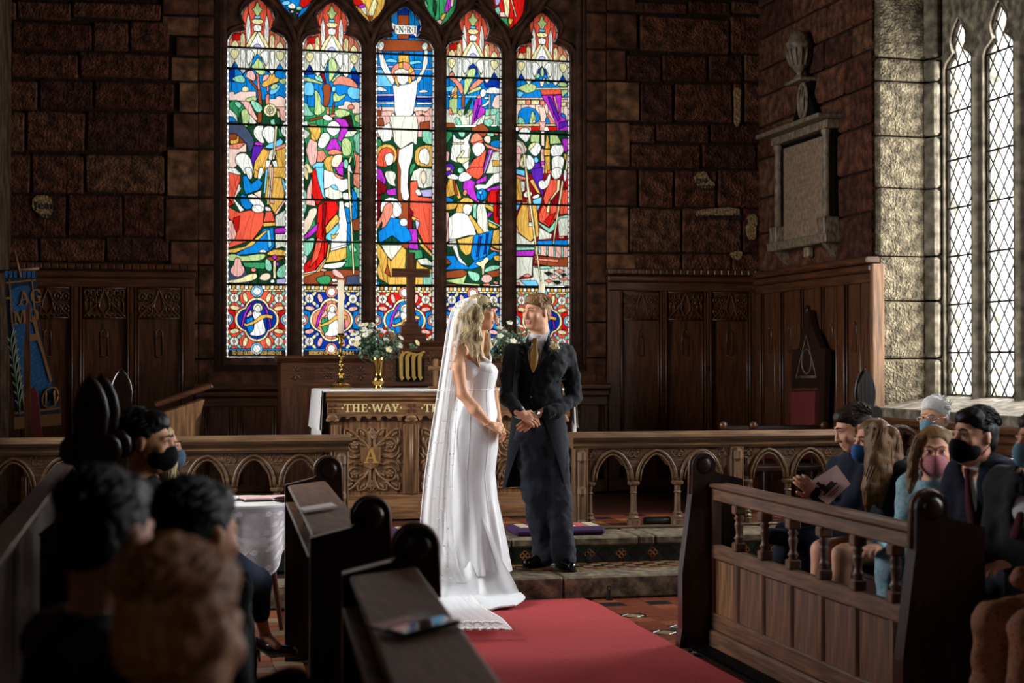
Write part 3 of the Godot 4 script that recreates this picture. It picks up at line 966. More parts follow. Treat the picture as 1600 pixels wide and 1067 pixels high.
func stained(k: int, w: Node3D, lines: Array, hole: PackedVector2Array) -> void:
	var pieces := []  # [polygon in x, y of the glass plane, colour letter]
	var u0 := 0.0
	var v0 := 0.0
	var s := 1.0
	for line: String in lines:
		var f := line.split(" ", false)
		if f[0] == "@":
			u0 = float(f[1])
			v0 = float(f[2])
			s = float(f[3])
			continue
		var poly := PackedVector2Array()
		for i in range(1, f.size() - 1, 2):
			var q := on_z(u0 + float(f[i]) / s, v0 + float(f[i + 1]) / s, GLASS)
			poly.append(Vector2(q.x, q.y))
		if f[0].ends_with("~"):
			poly = chaikin(poly)
		lay(pieces, poly, f[0].substr(0, 1))
	if k < 5:
		var cx: float = LIGHTS[k][0]
		var hw: float = LIGHTS[k][1]
		if k != 2:
			for e in canopy():
				var poly := PackedVector2Array()
				for i in range(0, e[1].size(), 2):
					poly.append(Vector2(cx + (e[1][i] - 355) * 0.000985, 4.37 + (405 - e[1][i + 1]) * 0.00103))
				if e[0].ends_with("~"):
					poly = chaikin(poly)
				lay(pieces, poly, e[0].substr(0, 1))
		for e in roundel_panel(k):
			var poly := PackedVector2Array()
			for i in range(0, e[1].size(), 2):
				poly.append(Vector2(cx + (e[1][i] - 470) * hw / 376.0, 2.223 - (e[1][i + 1] - 75) * 0.00073))
			if e[0].ends_with("~"):
				poly = chaikin(poly)
			lay(pieces, poly, e[0].substr(0, 1))
	var lead := MB.new()
	var paint := MB.new()
	var inner: PackedVector2Array = hole
	if k < 5:
		inner = opening(LIGHTS[k][0], LIGHTS[k][1] - 0.016, 1.575, 4.37, 0.455, 0.0)
	var local := RandomNumberGenerator.new()
	local.seed = 100 + k
	var panes := []
	for pc in pieces:
		for poly: PackedVector2Array in Geometry2D.intersect_polygons(pc[0], inner):
			if Geometry2D.is_polygon_clockwise(poly):
				continue
			var area := absf(poly_area(poly))
			if area < 0.00006:
				continue
			var b := MB.new()
			var idx := Geometry2D.triangulate_polygon(poly)
			if idx.is_empty():
				for q in Geometry2D.offset_polygon(poly, -0.0004):
					var i2 := Geometry2D.triangulate_polygon(q)
					if not i2.is_empty():
						b.put(face_tris(q, i2, GLASS), false, false)
					else:
						for cv in Geometry2D.decompose_polygon_in_convex(q):
							b.put(face_tris(cv, Geometry2D.triangulate_polygon(cv), GLASS), false, false)
			else:
				b.put(face_tris(poly, idx, GLASS), false, false)
			if b.v.is_empty():
				print("lost pane ", k, " ", pc[1], " ", area)
				continue
			panes.append([area, b, pc[1]])
			if area > 0.0012 and pc[1] in "orRmvbYwpqWgyGdtc":
				fold_lines(paint, poly, area, local, 5 if pc[1] in "orRmYv" else 3)
			for i in poly.size():
				ribbon(lead, poly[i], poly[(i + 1) % poly.size()], 0.0068, GLASS + 0.004)
	panes.sort_custom(func(p, q): return p[0] > q[0])
	var rest := {}
	for i in panes.size():
		var pc: Array = panes[i]
		if i < 280:
			part("glass_piece", pc[1], M["glass_" + pc[2]], w)
			continue
		if not rest.has(pc[2]):
			rest[pc[2]] = MB.new()
		rest[pc[2]].put(pc[1].v, false, false)
	if rest.size():
		# slivers too small to pick apart: one part, a surface for each colour
		var am := ArrayMesh.new()
		for c in rest:
			am.add_surface_from_arrays(Mesh.PRIMITIVE_TRIANGLES, rest[c].mesh(null).surface_get_arrays(0))
			am.surface_set_material(am.get_surface_count() - 1, M["glass_" + c])
		var sl := part_mesh("glass_sliver", am, w)
		sl.set_meta("kind", "stuff")
	if lead.v.size():
		part("lead_came", lead, M.lead, w)
	if paint.v.size():
		part("painted_line", paint, M.glass_paint, w)
	if k < 5:
		# strip of white beads round the edge of the light
		var bd := MB.new()
		var full: PackedVector2Array = hole
		for i in range(1, full.size()):
			var p := full[i]
			var q := full[(i + 1) % full.size()]
			var n := maxi(1, int(p.distance_to(q) / 0.055))
			var nrm := (q - p).normalized().orthogonal() * -1.0
			for j in n:
				var a := p.lerp(q, (j + 0.12) / n) 
				var c := p.lerp(q, (j + 0.88) / n)
				var quadp := PackedVector2Array([a, c, c + nrm * -0.014, a + nrm * -0.014])
				if not Geometry2D.is_point_in_polygon((a + c) / 2 + nrm * -0.007, full):
					quadp = PackedVector2Array([a, c, c + nrm * 0.014, a + nrm * 0.014])
				if Geometry2D.is_polygon_clockwise(quadp):
					quadp.reverse()
				bd.put(face_tris(quadp, Geometry2D.triangulate_polygon(quadp), GLASS + 0.002), false, false)
			ribbon(lead, p, q, 0.002, GLASS)
		var o := part("border_bead", bd, M.glass_W, w)
		o.set_meta("kind", "stuff")

func face_tris(poly: PackedVector2Array, idx: PackedInt32Array, z: float) -> PackedVector3Array:
	var t := PackedVector3Array()
	for i in range(0, idx.size(), 3):
		var a := poly[idx[i]]
		var c := poly[idx[i + 1]]
		var d := poly[idx[i + 2]]
		if (c - a).cross(d - a) > 0:
			t.append_array([Vector3(a.x, a.y, z), Vector3(d.x, d.y, z), Vector3(c.x, c.y, z)])
		else:
			t.append_array([Vector3(a.x, a.y, z), Vector3(c.x, c.y, z), Vector3(d.x, d.y, z)])
	return t

func poly_area(p: PackedVector2Array) -> float:
	var a := 0.0
	for i in p.size():
		a += p[i].cross(p[(i + 1) % p.size()])
	return a / 2

func ribbon(b: MB, p: Vector2, q: Vector2, width: float, z: float) -> void:
	var n := (q - p).normalized().orthogonal() * width / 2
	var d := (q - p).normalized() * width * 0.3
	var quadp := PackedVector2Array([p - d - n, q + d - n, q + d + n, p - d + n])
	b.put(face_tris(quadp, PackedInt32Array([0, 1, 2, 0, 2, 3]), z), false, false)

# a new pane cuts its shape out of those laid before it
func lay(pieces: Array, poly: PackedVector2Array, c: String) -> void:
	if Geometry2D.is_polygon_clockwise(poly):
		poly.reverse()
	var clean := Geometry2D.offset_polygon(poly, 0.0003)
	for q in clean:
		if absf(poly_area(q)) >= absf(poly_area(poly)) * 0.5:
			poly = q
	var kept := []
	for pc in pieces:
		var rest := Geometry2D.clip_polygons(pc[0], poly)
		var holed := false
		for r in rest:
			if Geometry2D.is_polygon_clockwise(r):
				holed = true
		if not holed:
			for r in rest:
				kept.append([r, pc[1]])
			continue
		var mid := Vector2.ZERO
		for p in poly:
			mid += p
		mid /= poly.size()
		for half in [box2(-50, mid.x, -50, 50), box2(mid.x, 50, -50, 50)]:
			for h in Geometry2D.intersect_polygons(pc[0], half):
				for r in Geometry2D.clip_polygons(h, poly):
					if not Geometry2D.is_polygon_clockwise(r):
						kept.append([r, pc[1]])
	kept.append([poly, c])
	pieces.clear()
	pieces.append_array(kept)

func fold_lines(b: MB, poly: PackedVector2Array, area: float, local: RandomNumberGenerator, most: int) -> void:
	var lo := poly[0]
	var hi := poly[0]
	for p in poly:
		lo = lo.min(p)
		hi = hi.max(p)
	var n := clampi(int(area / 0.0016), 1, most)
	for i in n:
		var x := lerpf(lo.x, hi.x, (i + local.randf_range(0.3, 0.7)) / n)
		var lean := local.randf_range(-0.35, 0.35) * (hi.y - lo.y)
		var line := PackedVector2Array()
		for j in 7:
			var t := j / 6.0
			line.append(Vector2(x + lean * (t - 0.5) + 0.012 * sin(t * 5.0 + i), lerpf(lo.y, hi.y, t)))
		for seg in Geometry2D.intersect_polyline_with_polygon(line, poly):
			for j in seg.size() - 1:
				ribbon(b, seg[j], seg[j + 1], 0.0028, GLASS + 0.003)

func canopy() -> Array:
	var out := [["o", [60, -60, 650, -60, 650, 405, 60, 405]], ["q", [60, 240, 200, 240, 200, 405, 60, 405]], ["r", [130, 290, 200, 280, 200, 340, 130, 350]], ["q", [510, 240, 650, 240, 650, 405, 510, 405]]]
	out.append(["y~", [300, 60, 330, 50, 345, 0, 362, 0, 378, 50, 408, 60, 380, 90, 368, 120, 340, 120, 328, 90]])
	out.append(["l", [325, 122, 385, 122, 378, 145, 332, 145]])
	out.append(["c~", [300, 150, 410, 150, 400, 195, 310, 195]])
	out.append(["W", [315, 215, 345, 198, 365, 198, 395, 215, 385, 258, 325, 258]])
	var half := [["W", [252, 180, 271, 98, 290, 180, 295, 270, 288, 370, 258, 370, 250, 270]], ["c", [200, 300, 221, 275, 242, 300, 242, 400, 200, 400]], ["c~", [110, 402, 122, 365, 150, 338, 178, 365, 188, 402]],
		["c", [330, 262, 355, 262, 290, 405, 245, 405, 280, 330]]]
	for e in half:
		out.append(e)
		out.append([e[0], flip710(e[1])])
	out.append(["W", [355, 265, 395, 340, 430, 405, 280, 405, 315, 340]])
	out.append(["u~", [320, 410, 326, 380, 355, 366, 384, 380, 390, 410]])
	var span := [60, 412, 355, 412, 355, 458, 322, 490, 297, 560, 287, 605, 252, 605, 252, 616, 194, 616, 194, 605, 186, 605, 176, 572, 150, 530, 124, 572, 114, 605, 60, 605]
	var bits := [["w", span], ["W", [202, 425, 245, 425, 245, 618, 236, 618, 223, 640, 210, 618, 202, 618]], ["c~", [115, 430, 150, 425, 185, 430, 185, 470, 150, 520, 110, 480]], ["W", [258, 425, 300, 425, 330, 460, 300, 520, 275, 560, 258, 520]]]
	for e in bits:
		out.append(e)
		out.append([e[0], flip710(e[1])])
	return out

func roundel_panel(k: int) -> Array:
	var bg: String = ["o", "d", "r", "d", "o"][k]
	var out := [["c", [80, 70, 870, 70, 870, 155, 80, 155]]]
	for i in 14:
		var x := 105.0 + i * 53.0
		out.append(["Y" if i % 2 else "W", [x, 82, x + 46, 82, x + 46, 130, x, 130]])
	out.append([bg, [80, 155, 870, 155, 870, 866, 80, 866]])
	out.append(["r" if bg == "o" else "b", [95, 380, 200, 400, 200, 610, 95, 630]])
	out.append(["r" if bg == "o" else "b", [848, 380, 740, 400, 740, 610, 848, 630]])
	out.append(["b", [80, 866, 870, 866, 870, 890, 80, 890]])
	out.append(["k", [80, 890, 870, 890, 870, 958, 80, 958]])
	for i in 10:
		var x := 85.0 + i * 78.0
		out.append(["l" if i % 2 else "W", [x, 960, x + 74, 960, x + 74, 988, x, 988]])
	var bud: String = "c" if bg == "o" else "p"
	for c in [[470, 155], [468, 866], [104, 505], [838, 505]]:
		out.append(["l" if bg == "o" else "q", ring_poly(c[0], c[1], 74, 74, 16)])
		out.append(["W", ring_poly(c[0], c[1], 50, 50, 14)])
	for c in [[190, 240], [742, 240], [190, 778], [742, 778]]:
		for q in [[1, 1], [1, -1], [-1, 1], [-1, -1]]:
			out.append(["t" if bg == "o" else "c", ring_poly(c[0] + q[0] * 60, c[1] + q[1] * 60, 40, 22, 8, atan2(q[1], q[0]))])
		out.append(["W", ring_poly(c[0], c[1], 57, 57, 14)])
		out.append(["Y", ring_poly(c[0], c[1], 15, 15, 8)])
	for c in [[325, 232, 1.3], [615, 232, -1.3], [195, 360, 0.15], [742, 365, -0.15], [190, 650, -0.15], [742, 650, 0.15], [325, 782, -1.3], [612, 782, 1.3]]:
		out.append([bud, ring_poly(c[0], c[1], 62, 30, 10, c[2])])
	for c in [[290, 330], [650, 330], [290, 685], [650, 685]]:
		out.append(["u", ring_poly(c[0], c[1], 24, 24, 8)])
	for s in [[1.0, "c"], [0.88, "d" if bg == "o" else ("q" if k in [1, 3] else "b")]]:
		var q := []
		for i in 48:
			var a := TAU * i / 48
			var r: float = (212 + 63 * absf(cos(2 * a))) * s[0]
			q.append(470 + cos(a) * r)
			q.append(505 + sin(a) * r)
		out.append([s[1], q])
	out.append(["m", [270, 600, 300, 460, 350, 360, 402, 295, 415, 305, 360, 390, 325, 480, 292, 600]])
	out.append(["m", [525, 295, 540, 295, 600, 390, 630, 480, 650, 610, 632, 615, 612, 490, 575, 390]])
	out.append(["p", [400, 372, 412, 440, 352, 482, 338, 462]])
	out.append(["b" if k != 1 else "g", [340, 500, 420, 470, 430, 640, 380, 680, 340, 600]])
	out.append(["c", ring_poly(480, 360, 60, 60, 14)])
	out.append(["W~", [365, 690, 430, 640, 440, 520, 410, 430, 430, 400, 500, 400, 530, 440, 550, 520, 585, 670, 520, 705, 440, 712]])
	out.append(["W", ring_poly(480, 372, 36, 44, 12)])
	out.append(["Y", [310, 545, 340, 562, 430, 522, 520, 452, 590, 440, 668, 455, 662, 497, 590, 482, 530, 502, 440, 560, 340, 592, 308, 580]])
	return out

# ---------- south window ----------
const SIDE_LIGHTS := [[-11.353, 0.203], [-10.742, 0.203], [-10.131, 0.203], [-9.52, 0.203]]

func build_south_window() -> void:
	var gx := 6.2
	var xf := Transform3D(Basis(Vector3(0, 0, 1), Vector3(0, 1, 0), Vector3(-1, 0, 0)), Vector3(gx, 0, 0))
	var w := thing("window_2", "tall leaded window of clear diamond panes in pale stone beside the guests", "window", Vector3.ZERO, 0, "", "structure")
	var holes := []
	var wide := []
	for l in SIDE_LIGHTS:
		holes.append(opening(l[0], l[1], 1.27, 3.78, 0.42))
		wide.append(opening(l[0], l[1], 1.27, 3.78, 0.42, 0.03))
	var xs := [-11.75, SIDE_LIGHTS[0][0], -11.047, SIDE_LIGHTS[1][0], -10.436, SIDE_LIGHTS[2][0], -9.825, SIDE_LIGHTS[3][0], -8.93]
	pierced(w, xs, 1.15, 4.92, holes, -0.08, 0.012, M.pale_dressed, xf)
	pierced(w, xs, 1.15, 4.92, wide, 0.012, 0.045, M.pale_dressed, xf)
	for k in [-11.047, -10.436, -9.825]:
		var b := MB.new()
		var rings := []
		for yy in [1.2, 3.85]:
			var r := PackedVector3Array()
			for p in [[-0.05, 0.04], [-0.035, 0.07], [-0.012, 0.10], [0.012, 0.10], [0.035, 0.07], [0.05, 0.04]]:
				r.append(xf * Vector3(k + p[0], yy, p[1]))
			rings.append(r)
		loft(b, rings, true, true, false)
		part("mullion", b, M.pale_dressed, w)
	for k in wide.size():
		outline_roll(w, wide[k], 0.045, 0.01, M.pale_dressed, xf)
	# sloping sill
	var sb := MB.new()
	prism(sb, PackedVector2Array([Vector2(SOUTH - 0.06, 1.14), Vector2(SOUTH - 0.06, 1.17), Vector2(gx, 1.26), Vector2(gx, 1.10), Vector2(SOUTH - 0.06, 1.10)]), -11.72, -8.95)
	part("sill", sb, M.pale_dressed, w)
	# rock-faced reveal stones of the jamb
	var vs := [-60.0, 90.0, 126.0, 212.0, 294.0, 400.0, 470.0, 560.0, 650.0]
	for k in vs.size() - 1:
		var y1 := on_z(1420, vs[k] + 1.2, -11.68).y
		var y0 := on_z(1420, vs[k + 1] - 1.2, -11.68).y
		part_mesh("jamb_stone", stone_mesh(Vector3(0.45, y1 - y0, 0.07), M.pale_stone, 0.015, 0.004), w, Transform3D(Basis(Vector3.UP, 0.1), Vector3(SOUTH + 0.205, (y0 + y1) / 2, -11.70)))
		part_mesh("jamb_stone", stone_mesh(Vector3(0.10, y1 - y0 - 0.004, 0.13), M.pale_dressed, 0.02, 0.003), w, Transform3D(Basis(Vector3.UP, 0.5), Vector3(SOUTH + 0.46, (y0 + y1) / 2, -11.66)))
	# diamond panes
	var dw := 0.15
	var dh := 0.19
	for k in 4:
		var lead := MB.new()
		var l: Array = SIDE_LIGHTS[k]
		var hole: PackedVector2Array = holes[k]
		if k >= 2:
			var b := MB.new()
			var t := face_tris(hole, Geometry2D.triangulate_polygon(hole), 0.0)
			for i in t.size():
				t[i] = xf * t[i]
			b.put(t, false, false)
			part("pane", b, M.clear_pane, w)
		var rows := int(3.2 / (dh / 2)) + 2
		for j in rows:
			for i in range(-4, 5):
				var c := Vector2(l[0] + (i + (0.5 if j % 2 else 0.0)) * dw, 1.22 + j * dh / 2)
				var dia := PackedVector2Array([c + Vector2(0, -dh / 2), c + Vector2(dw / 2, 0), c + Vector2(0, dh / 2), c + Vector2(-dw / 2, 0)])
				for q in Geometry2D.intersect_polygons(dia, hole):
					if absf(poly_area(q)) < 0.0003:
						continue
					if k < 2:
						var b := MB.new()
						var t := face_tris(q, Geometry2D.triangulate_polygon(q), rng.randf_range(-0.002, 0.002))
						for n in t.size():
							t[n] = xf * t[n]
						b.put(t, false, false)
						part("pane", b, M.clear_pane, w)
					for n in q.size():
						var a: Vector2 = q[n]
						var d: Vector2 = q[(n + 1) % q.size()]
						bar(lead, xf * Vector3(a.x, a.y, 0.004), xf * Vector3(d.x, d.y, 0.004), 0.009, 0.008)
		part("lead_came", lead, M.lead, w)
		for y in [1.6, 1.98, 2.36, 2.74, 3.12, 3.5, 3.85]:
			var b := MB.new()
			bar(b, Vector3(gx - 0.015, y, l[0] - l[1] - 0.02), Vector3(gx - 0.015, y, l[0] + l[1] + 0.02), 0.014, 0.014)
			part("saddle_bar", b, M.lead, w)
	# plain glazing of the openings that only light the room
	for p in [["window_3", "plain glazed side window nearer the nave on the memorial side", Vector3(6.2, 3.0, -5.6), Vector3(0.02, 3.2, 2.3)], ["window_4", "plain glazed side window opposite the memorial", Vector3(NORTH - 0.45, 3.0, -9.9), Vector3(0.02, 3.0, 2.2)], ["window_5", "plain glazed side window of the nave", Vector3(NORTH - 0.45, 3.2, 1.2), Vector3(0.02, 3.0, 2.2)]]:
		var o := thing(p[0], p[1], "window", p[2], 0, "", "structure")
		var b := MB.new()
		var sz: Vector3 = p[3]
		var t := PackedVector3Array()
		quad(t, Vector3(0, -sz.y / 2, -sz.z / 2), Vector3(0, sz.y / 2, -sz.z / 2), Vector3(0, sz.y / 2, sz.z / 2), Vector3(0, -sz.y / 2, sz.z / 2))
		b.put(t, false, false)
		part("pane", b, M.clear_pane, o)
		var f := MB.new()
		for s in [-1, 0, 1]:
			bx(f, Vector3(-0.05, -sz.y / 2, s * sz.z / 2 * 0.96 - 0.05), Vector3(0.05, sz.y / 2, s * sz.z / 2 * 0.96 + 0.05), 0.01)
		part("window_frame", f, M.pale_dressed, o)

# painted-glass drawings: each line a colour letter (~ rounded) and a polygon, in crops (@ left, top, scale) of the frame
func glass_scenes() -> Array:
	var one := """@ 345 80 5.616
b -50 -100 700 -100 700 420 -50 420
d 180 0 250 0 250 130 180 200
d 60 100 110 60 110 260 60 250
l~ 420 330 480 280 520 300 480 360 420 380
G -50 420 700 420 700 1067 -50 1067
s 40 350 105 345 110 370 160 345 300 345 300 400 210 430 40 420
c~ 170 345 180 305 205 298 235 310 240 345
s 415 410 470 410 480 390 510 382 545 400 600 420 600 480 415 480
p 415 480 600 480 600 620 520 600 500 500
p 150 430 240 430 320 600 250 600 200 480
y~ 205 415 240 395 300 390 310 420 270 435 215 435
W 40 500 120 500 140 620 40 620
w 240 540 310 620 250 650 235 600
g~ 40 470 90 425 140 420 190 460 200 500 160 520 150 600 120 540 80 510
t~ 100 440 150 430 180 470 150 500
y~ 170 510 215 490 245 560 235 620 210 690 165 695 185 620 170 560
n 310 330 345 330 352 450 350 620 310 620 320 450
n 235 250 250 240 320 320 310 335
q 300 190 325 180 335 330 315 330
q 385 380 415 360 415 455 385 455
q 395 280 415 270 410 340 395 350
p 410 280 500 245 510 255 420 295
y~ 255 125 285 95 315 40 350 90 400 100 395 140 380 190 340 205 290 165
p~ 205 215 225 160 275 160 300 215 285 260 240 235
t~ 80 240 120 210 170 195 205 230 200 270 140 265
p~ 350 265 365 200 420 190 410 230
Y~ 400 240 435 175 465 190 470 220 510 230 500 260 440 275 385 310 345 300 355 265
y~ 500 240 570 225 585 265 540 285 505 265
y~ 415 320 460 270 500 290 470 330
t~ 245 430 275 420 330 450 360 490 340 535 290 520
h~ 40 590 110 600 200 640 270 740 290 800 240 900 220 810 170 760 100 720 40 715
b 40 560 100 570 130 610 40 612
n 40 720 120 715 200 790 150 800 40 800
Y~ 65 770 130 770 135 735 150 735 145 800 110 815 75 810
s 40 840 150 850 215 800 215 880 160 880 130 900 130 1000 40 1060
q 40 820 150 800 215 795 150 850 40 845
t 425 600 460 585 470 640 430 640
g 490 650 515 690 540 750 500 740
c~ 365 510 380 470 420 450 465 465 485 510 465 555 420 570 380 550
w~ 392 510 402 485 420 476 445 485 455 510 445 535 420 546 400 535
Y~ 405 510 420 492 438 510 420 528
c 480 510 505 520 510 570 490 575
W~ 275 690 300 650 350 640 370 660 345 710 380 790 355 805 320 780 285 740
W~ 345 715 370 660 420 645 465 665 470 730 450 815 410 805 385 770
W~ 515 680 545 610 600 600 600 740 545 745 525 715
m~ 275 815 300 785 355 800 365 825
v 275 825 365 825 310 950 265 1000 250 960
Y 370 830 430 870 400 940 400 1067 300 1090 270 1090 290 960
Y 470 860 600 825 600 1080 510 1090 480 960
l~ 370 840 420 800 490 780 510 750 550 795 470 850 400 845
q 360 840 420 860 560 800 600 820 440 880 370 850
W~ 410 900 435 850 475 850 480 910 430 960 410 945
W 385 950 430 950 415 1060 385 1060
W 440 960 480 950 500 1050 470 1060
p 420 990 440 980 440 1067 415 1067
c 468 640 490 640 462 945 446 940
W~ 115 930 140 895 200 885 245 920 270 1000 275 1080 240 1130 200 1080 160 1010 120 980
@ 345 260 5.616
G -50 60 700 60 700 1030 -50 1030
h 40 880 200 880 250 1030 40 1030
Y 375 0 600 0 600 130 520 90 375 90
o 40 30 150 40 165 110 130 250 100 330 40 260
r 40 250 100 330 60 345 40 420
W 40 0 120 10 170 60 150 70 40 40
W~ 195 0 260 0 270 90 245 115 215 70
b 180 80 215 75 260 150 320 100 360 140 330 200 240 230 210 240 190 190
b~ 165 230 210 250 270 310 265 360 210 380 160 320
W 150 140 170 190 110 280 200 380 160 395 100 290
W~ 325 10 350 0 365 20 350 90 320 115 310 70
Y 375 90 520 90 555 200 545 290 460 410 430 350 380 280
Y 290 20 320 40 310 100 280 90
p 405 0 455 0 450 110 435 260 460 300 460 320 425 320 420 260
l 385 10 405 20 380 235 365 230
l 520 90 545 110 600 260 555 240
p 545 290 560 300 480 420 460 410
c 425 0 440 0 410 330 395 330
s 280 230 350 200 340 290 300 260
W~ 215 250 280 230 375 325 370 370 320 350 260 330
o 40 340 150 400 240 380 370 400 360 520 270 640 40 720 110 600 130 560 40 420
r 100 450 160 430 140 560 110 600
W~ 260 340 330 330 380 370 340 405 270 395
W~ 380 340 435 365 430 390 380 385
o 385 395 440 390 470 480 365 485
Y 360 490 475 485 475 515 365 525
w 470 430 600 350 600 520 470 520
m 465 540 600 525 600 580 465 585
w 470 590 600 585 600 730 530 700 470 720
p 40 470 90 470 130 590 110 640 40 690
b 360 545 450 530 465 690 420 740 300 760 200 770 100 780 200 720 320 640
l 395 560 420 550 440 690 410 720
Y 40 730 200 700 380 560 400 550 390 575 270 690 120 755 40 755
W~ 315 750 350 720 390 735 395 755
y~ 40 780 100 760 180 790 300 765 390 765 370 810 300 830 40 830
g 180 840 400 840 370 900 200 880
n 380 800 480 780 560 800 480 830 390 830
Y~ 400 750 470 720 600 740 600 780 400 780
p~ 110 800 165 800 165 840 210 910 160 970 100 960 65 910 110 850
t~ 385 800 430 830 445 910 400 920 375 870
t~ 475 940 500 880 600 830 600 960 500 980
m~ 435 780 470 770 490 800 460 820
m~ 470 850 490 835 505 860 480 875
c 450 830 475 820 475 980 450 980
q~ 250 900 280 880 310 910 270 930
c~ 40 1000 150 985 240 940 310 935 310 980 240 1010 80 1025
f~ 320 990 350 940 410 930 435 960 400 1005
W~ 420 1010 445 980 470 1010 440 1025
u 480 990 600 970 600 1030 480 1030"""
	var two := """@ 462 80 5.616
b -50 -100 700 -100 700 480 -50 480
d 60 130 110 100 150 190 60 200
d 480 170 560 160 560 300 490 230
g -50 480 700 480 700 1067 -50 1067
l~ 60 265 150 260 160 380 100 385 60 370
l~ 445 320 480 300 600 330 600 400 500 420 450 380
l~ 310 300 350 300 340 350 310 350
y~ 285 260 280 120 285 60 320 40 355 90 375 130 340 190 300 260
y~ 300 265 330 220 400 170 390 195 330 255
q~ 310 290 360 215 410 205 500 240 555 320 470 300 420 290 380 280
y~ 40 215 120 225 230 270 235 285 150 265 40 250
t~ 160 200 220 200 235 265 200 255 165 240
R~ 205 185 235 150 260 260 245 280
n~ 225 300 260 270 305 290 300 370 280 480 230 470 240 380
y~ 330 440 315 390 345 345 370 390 440 360 430 385 380 430
n 320 445 338 445 325 560 308 555
s 365 470 415 465 420 430 460 430 480 440 530 435 600 470 600 540 490 540 490 510 365 495
q~ 450 500 455 465 490 455 510 480 505 500
y~ 155 320 190 350 215 400 210 450 255 490 240 530 190 560 150 540 165 450
t~ 40 440 90 445 110 500 150 540 160 560 40 560
y~ 340 500 420 500 490 540 400 580 330 560
y~ 500 550 600 540 600 620 520 620
k 400 570 480 555 505 670 530 690 410 690
w 400 695 540 690 500 740 400 750
n 110 590 230 560 235 580 110 610
q 270 480 285 480 290 550 260 545
q 290 550 345 545 345 560 310 575
W~ 230 560 260 545 310 570 320 600 270 605 235 590
W 40 610 95 605 100 650 40 680
m 320 580 430 590 460 640 450 690 390 790 360 760 390 680 380 630
m 250 860 310 760 350 760 395 860 310 860
w~ 40 670 100 690 120 720 80 770 40 740
Y~ 85 660 120 630 190 640 220 680 200 760 160 790 120 750 130 700
W~ 255 670 290 615 340 600 385 640 380 700 330 745 290 720
W~ 190 790 215 720 260 700 295 730 290 780 240 850 200 840 185 820
p 115 760 180 790 185 890 170 970 150 1030 110 970 80 860
q 185 870 235 860 265 920 220 970 180 965
G 40 770 80 800 80 960 40 1000
y~ 395 770 430 750 470 770 490 830 480 900 430 920 400 890
t~ 495 740 520 720 600 690 600 900 520 890 510 800
q 500 870 525 900 600 910 600 1067 500 1067 520 980
G 400 930 500 930 510 1067 410 1067
t~ 410 950 450 940 460 1010 420 1030
q~ 265 890 300 855 360 855 405 885 400 895 300 905
Y~ 230 970 265 920 330 905 330 960 300 985 330 1060 280 1060 250 1000
f~ 320 910 400 895 402 930 395 970 370 1020 330 1020 300 985
m 390 970 415 960 415 1067 340 1050
l 140 1000 180 970 240 970 220 1067 170 1067
c~ 40 1060 85 960 130 1020 150 1067
c~ 455 960 480 905 490 920 465 990
W 450 1000 470 985 495 1067 450 1050
@ 462 260 5.616
G -50 56 700 56 700 1040 -50 1040
t 500 180 600 160 600 300 520 260
q 500 60 600 60 600 130 540 190 500 150
g 420 650 600 640 600 880 420 880
c~ 40 0 90 0 110 100 80 120
t~ 40 180 80 200 100 300 70 420 40 440
g 90 460 160 460 170 560 60 660 40 640
r 130 60 165 0 185 110 240 270 180 340 130 230
p 90 200 140 70 130 280 165 300 165 345 80 330
l 165 0 240 0 235 110 245 250 270 290 230 260 190 130
W 240 20 330 50 340 80 400 110 450 100 455 190 400 220 300 180 240 190
w 245 200 300 170 400 220 405 270 330 290 250 260
q~ 320 40 380 80 420 90 400 105 350 90
m 330 0 410 0 415 80 370 60
l~ 290 170 330 150 370 185 350 205
b 485 180 530 240 540 430 500 490 430 490 420 360 490 350
b 440 500 480 490 490 660 450 690
n 490 470 600 430 600 560 500 560
W~ 400 230 440 220 490 245 480 280 420 290 405 270
W~ 420 310 495 310 490 350 450 360 420 340
W 375 300 410 300 445 500 440 690 300 740 310 560 370 480
r 190 340 250 300 350 300 370 360 350 410 290 470 255 520 250 640 280 660 250 800 160 910 40 940 40 890 130 800 170 650
R 230 330 265 310 250 500 225 620
o 180 620 230 640 190 800 110 890 150 760
f~ 110 370 180 355 180 410 140 480 130 520 60 620 40 500 95 430
m 40 635 190 490 180 560 110 620
Y 255 530 290 480 350 415 380 450 370 480 300 560 260 590
l 260 600 290 570 370 490 370 540 300 650 255 630
Y 300 590 330 600 370 580 330 635 310 625
W 300 720 440 680 440 700 300 740
Y 300 742 440 705 440 800 370 830 250 840 290 750
W 225 860 370 840 440 830 400 880 330 895 240 890
W 40 938 170 908 250 805 258 812 170 922 40 950
Y 40 952 170 924 260 812 280 680 295 680 280 790 200 930 120 970 40 975
t~ 40 660 90 640 160 610 150 700 120 760 90 790 40 850
W~ 40 790 80 770 95 810 70 860 40 840
n 40 978 200 920 430 900 600 910 600 1040 40 1040
p~ 310 905 350 895 430 970 400 985 320 950
p~ 205 895 270 900 260 920 215 915
g~ 165 980 220 960 290 950 310 1000 270 1040 200 1030
W~ 305 985 350 980 365 1005 320 1015
p~ 305 1020 370 1015 370 1040 310 1040
h 440 960 600 950 600 1040 430 1040
t~ 450 690 500 680 540 740 480 760
c 450 40 470 40 472 200 485 380 510 940 495 945 470 390 455 200"""
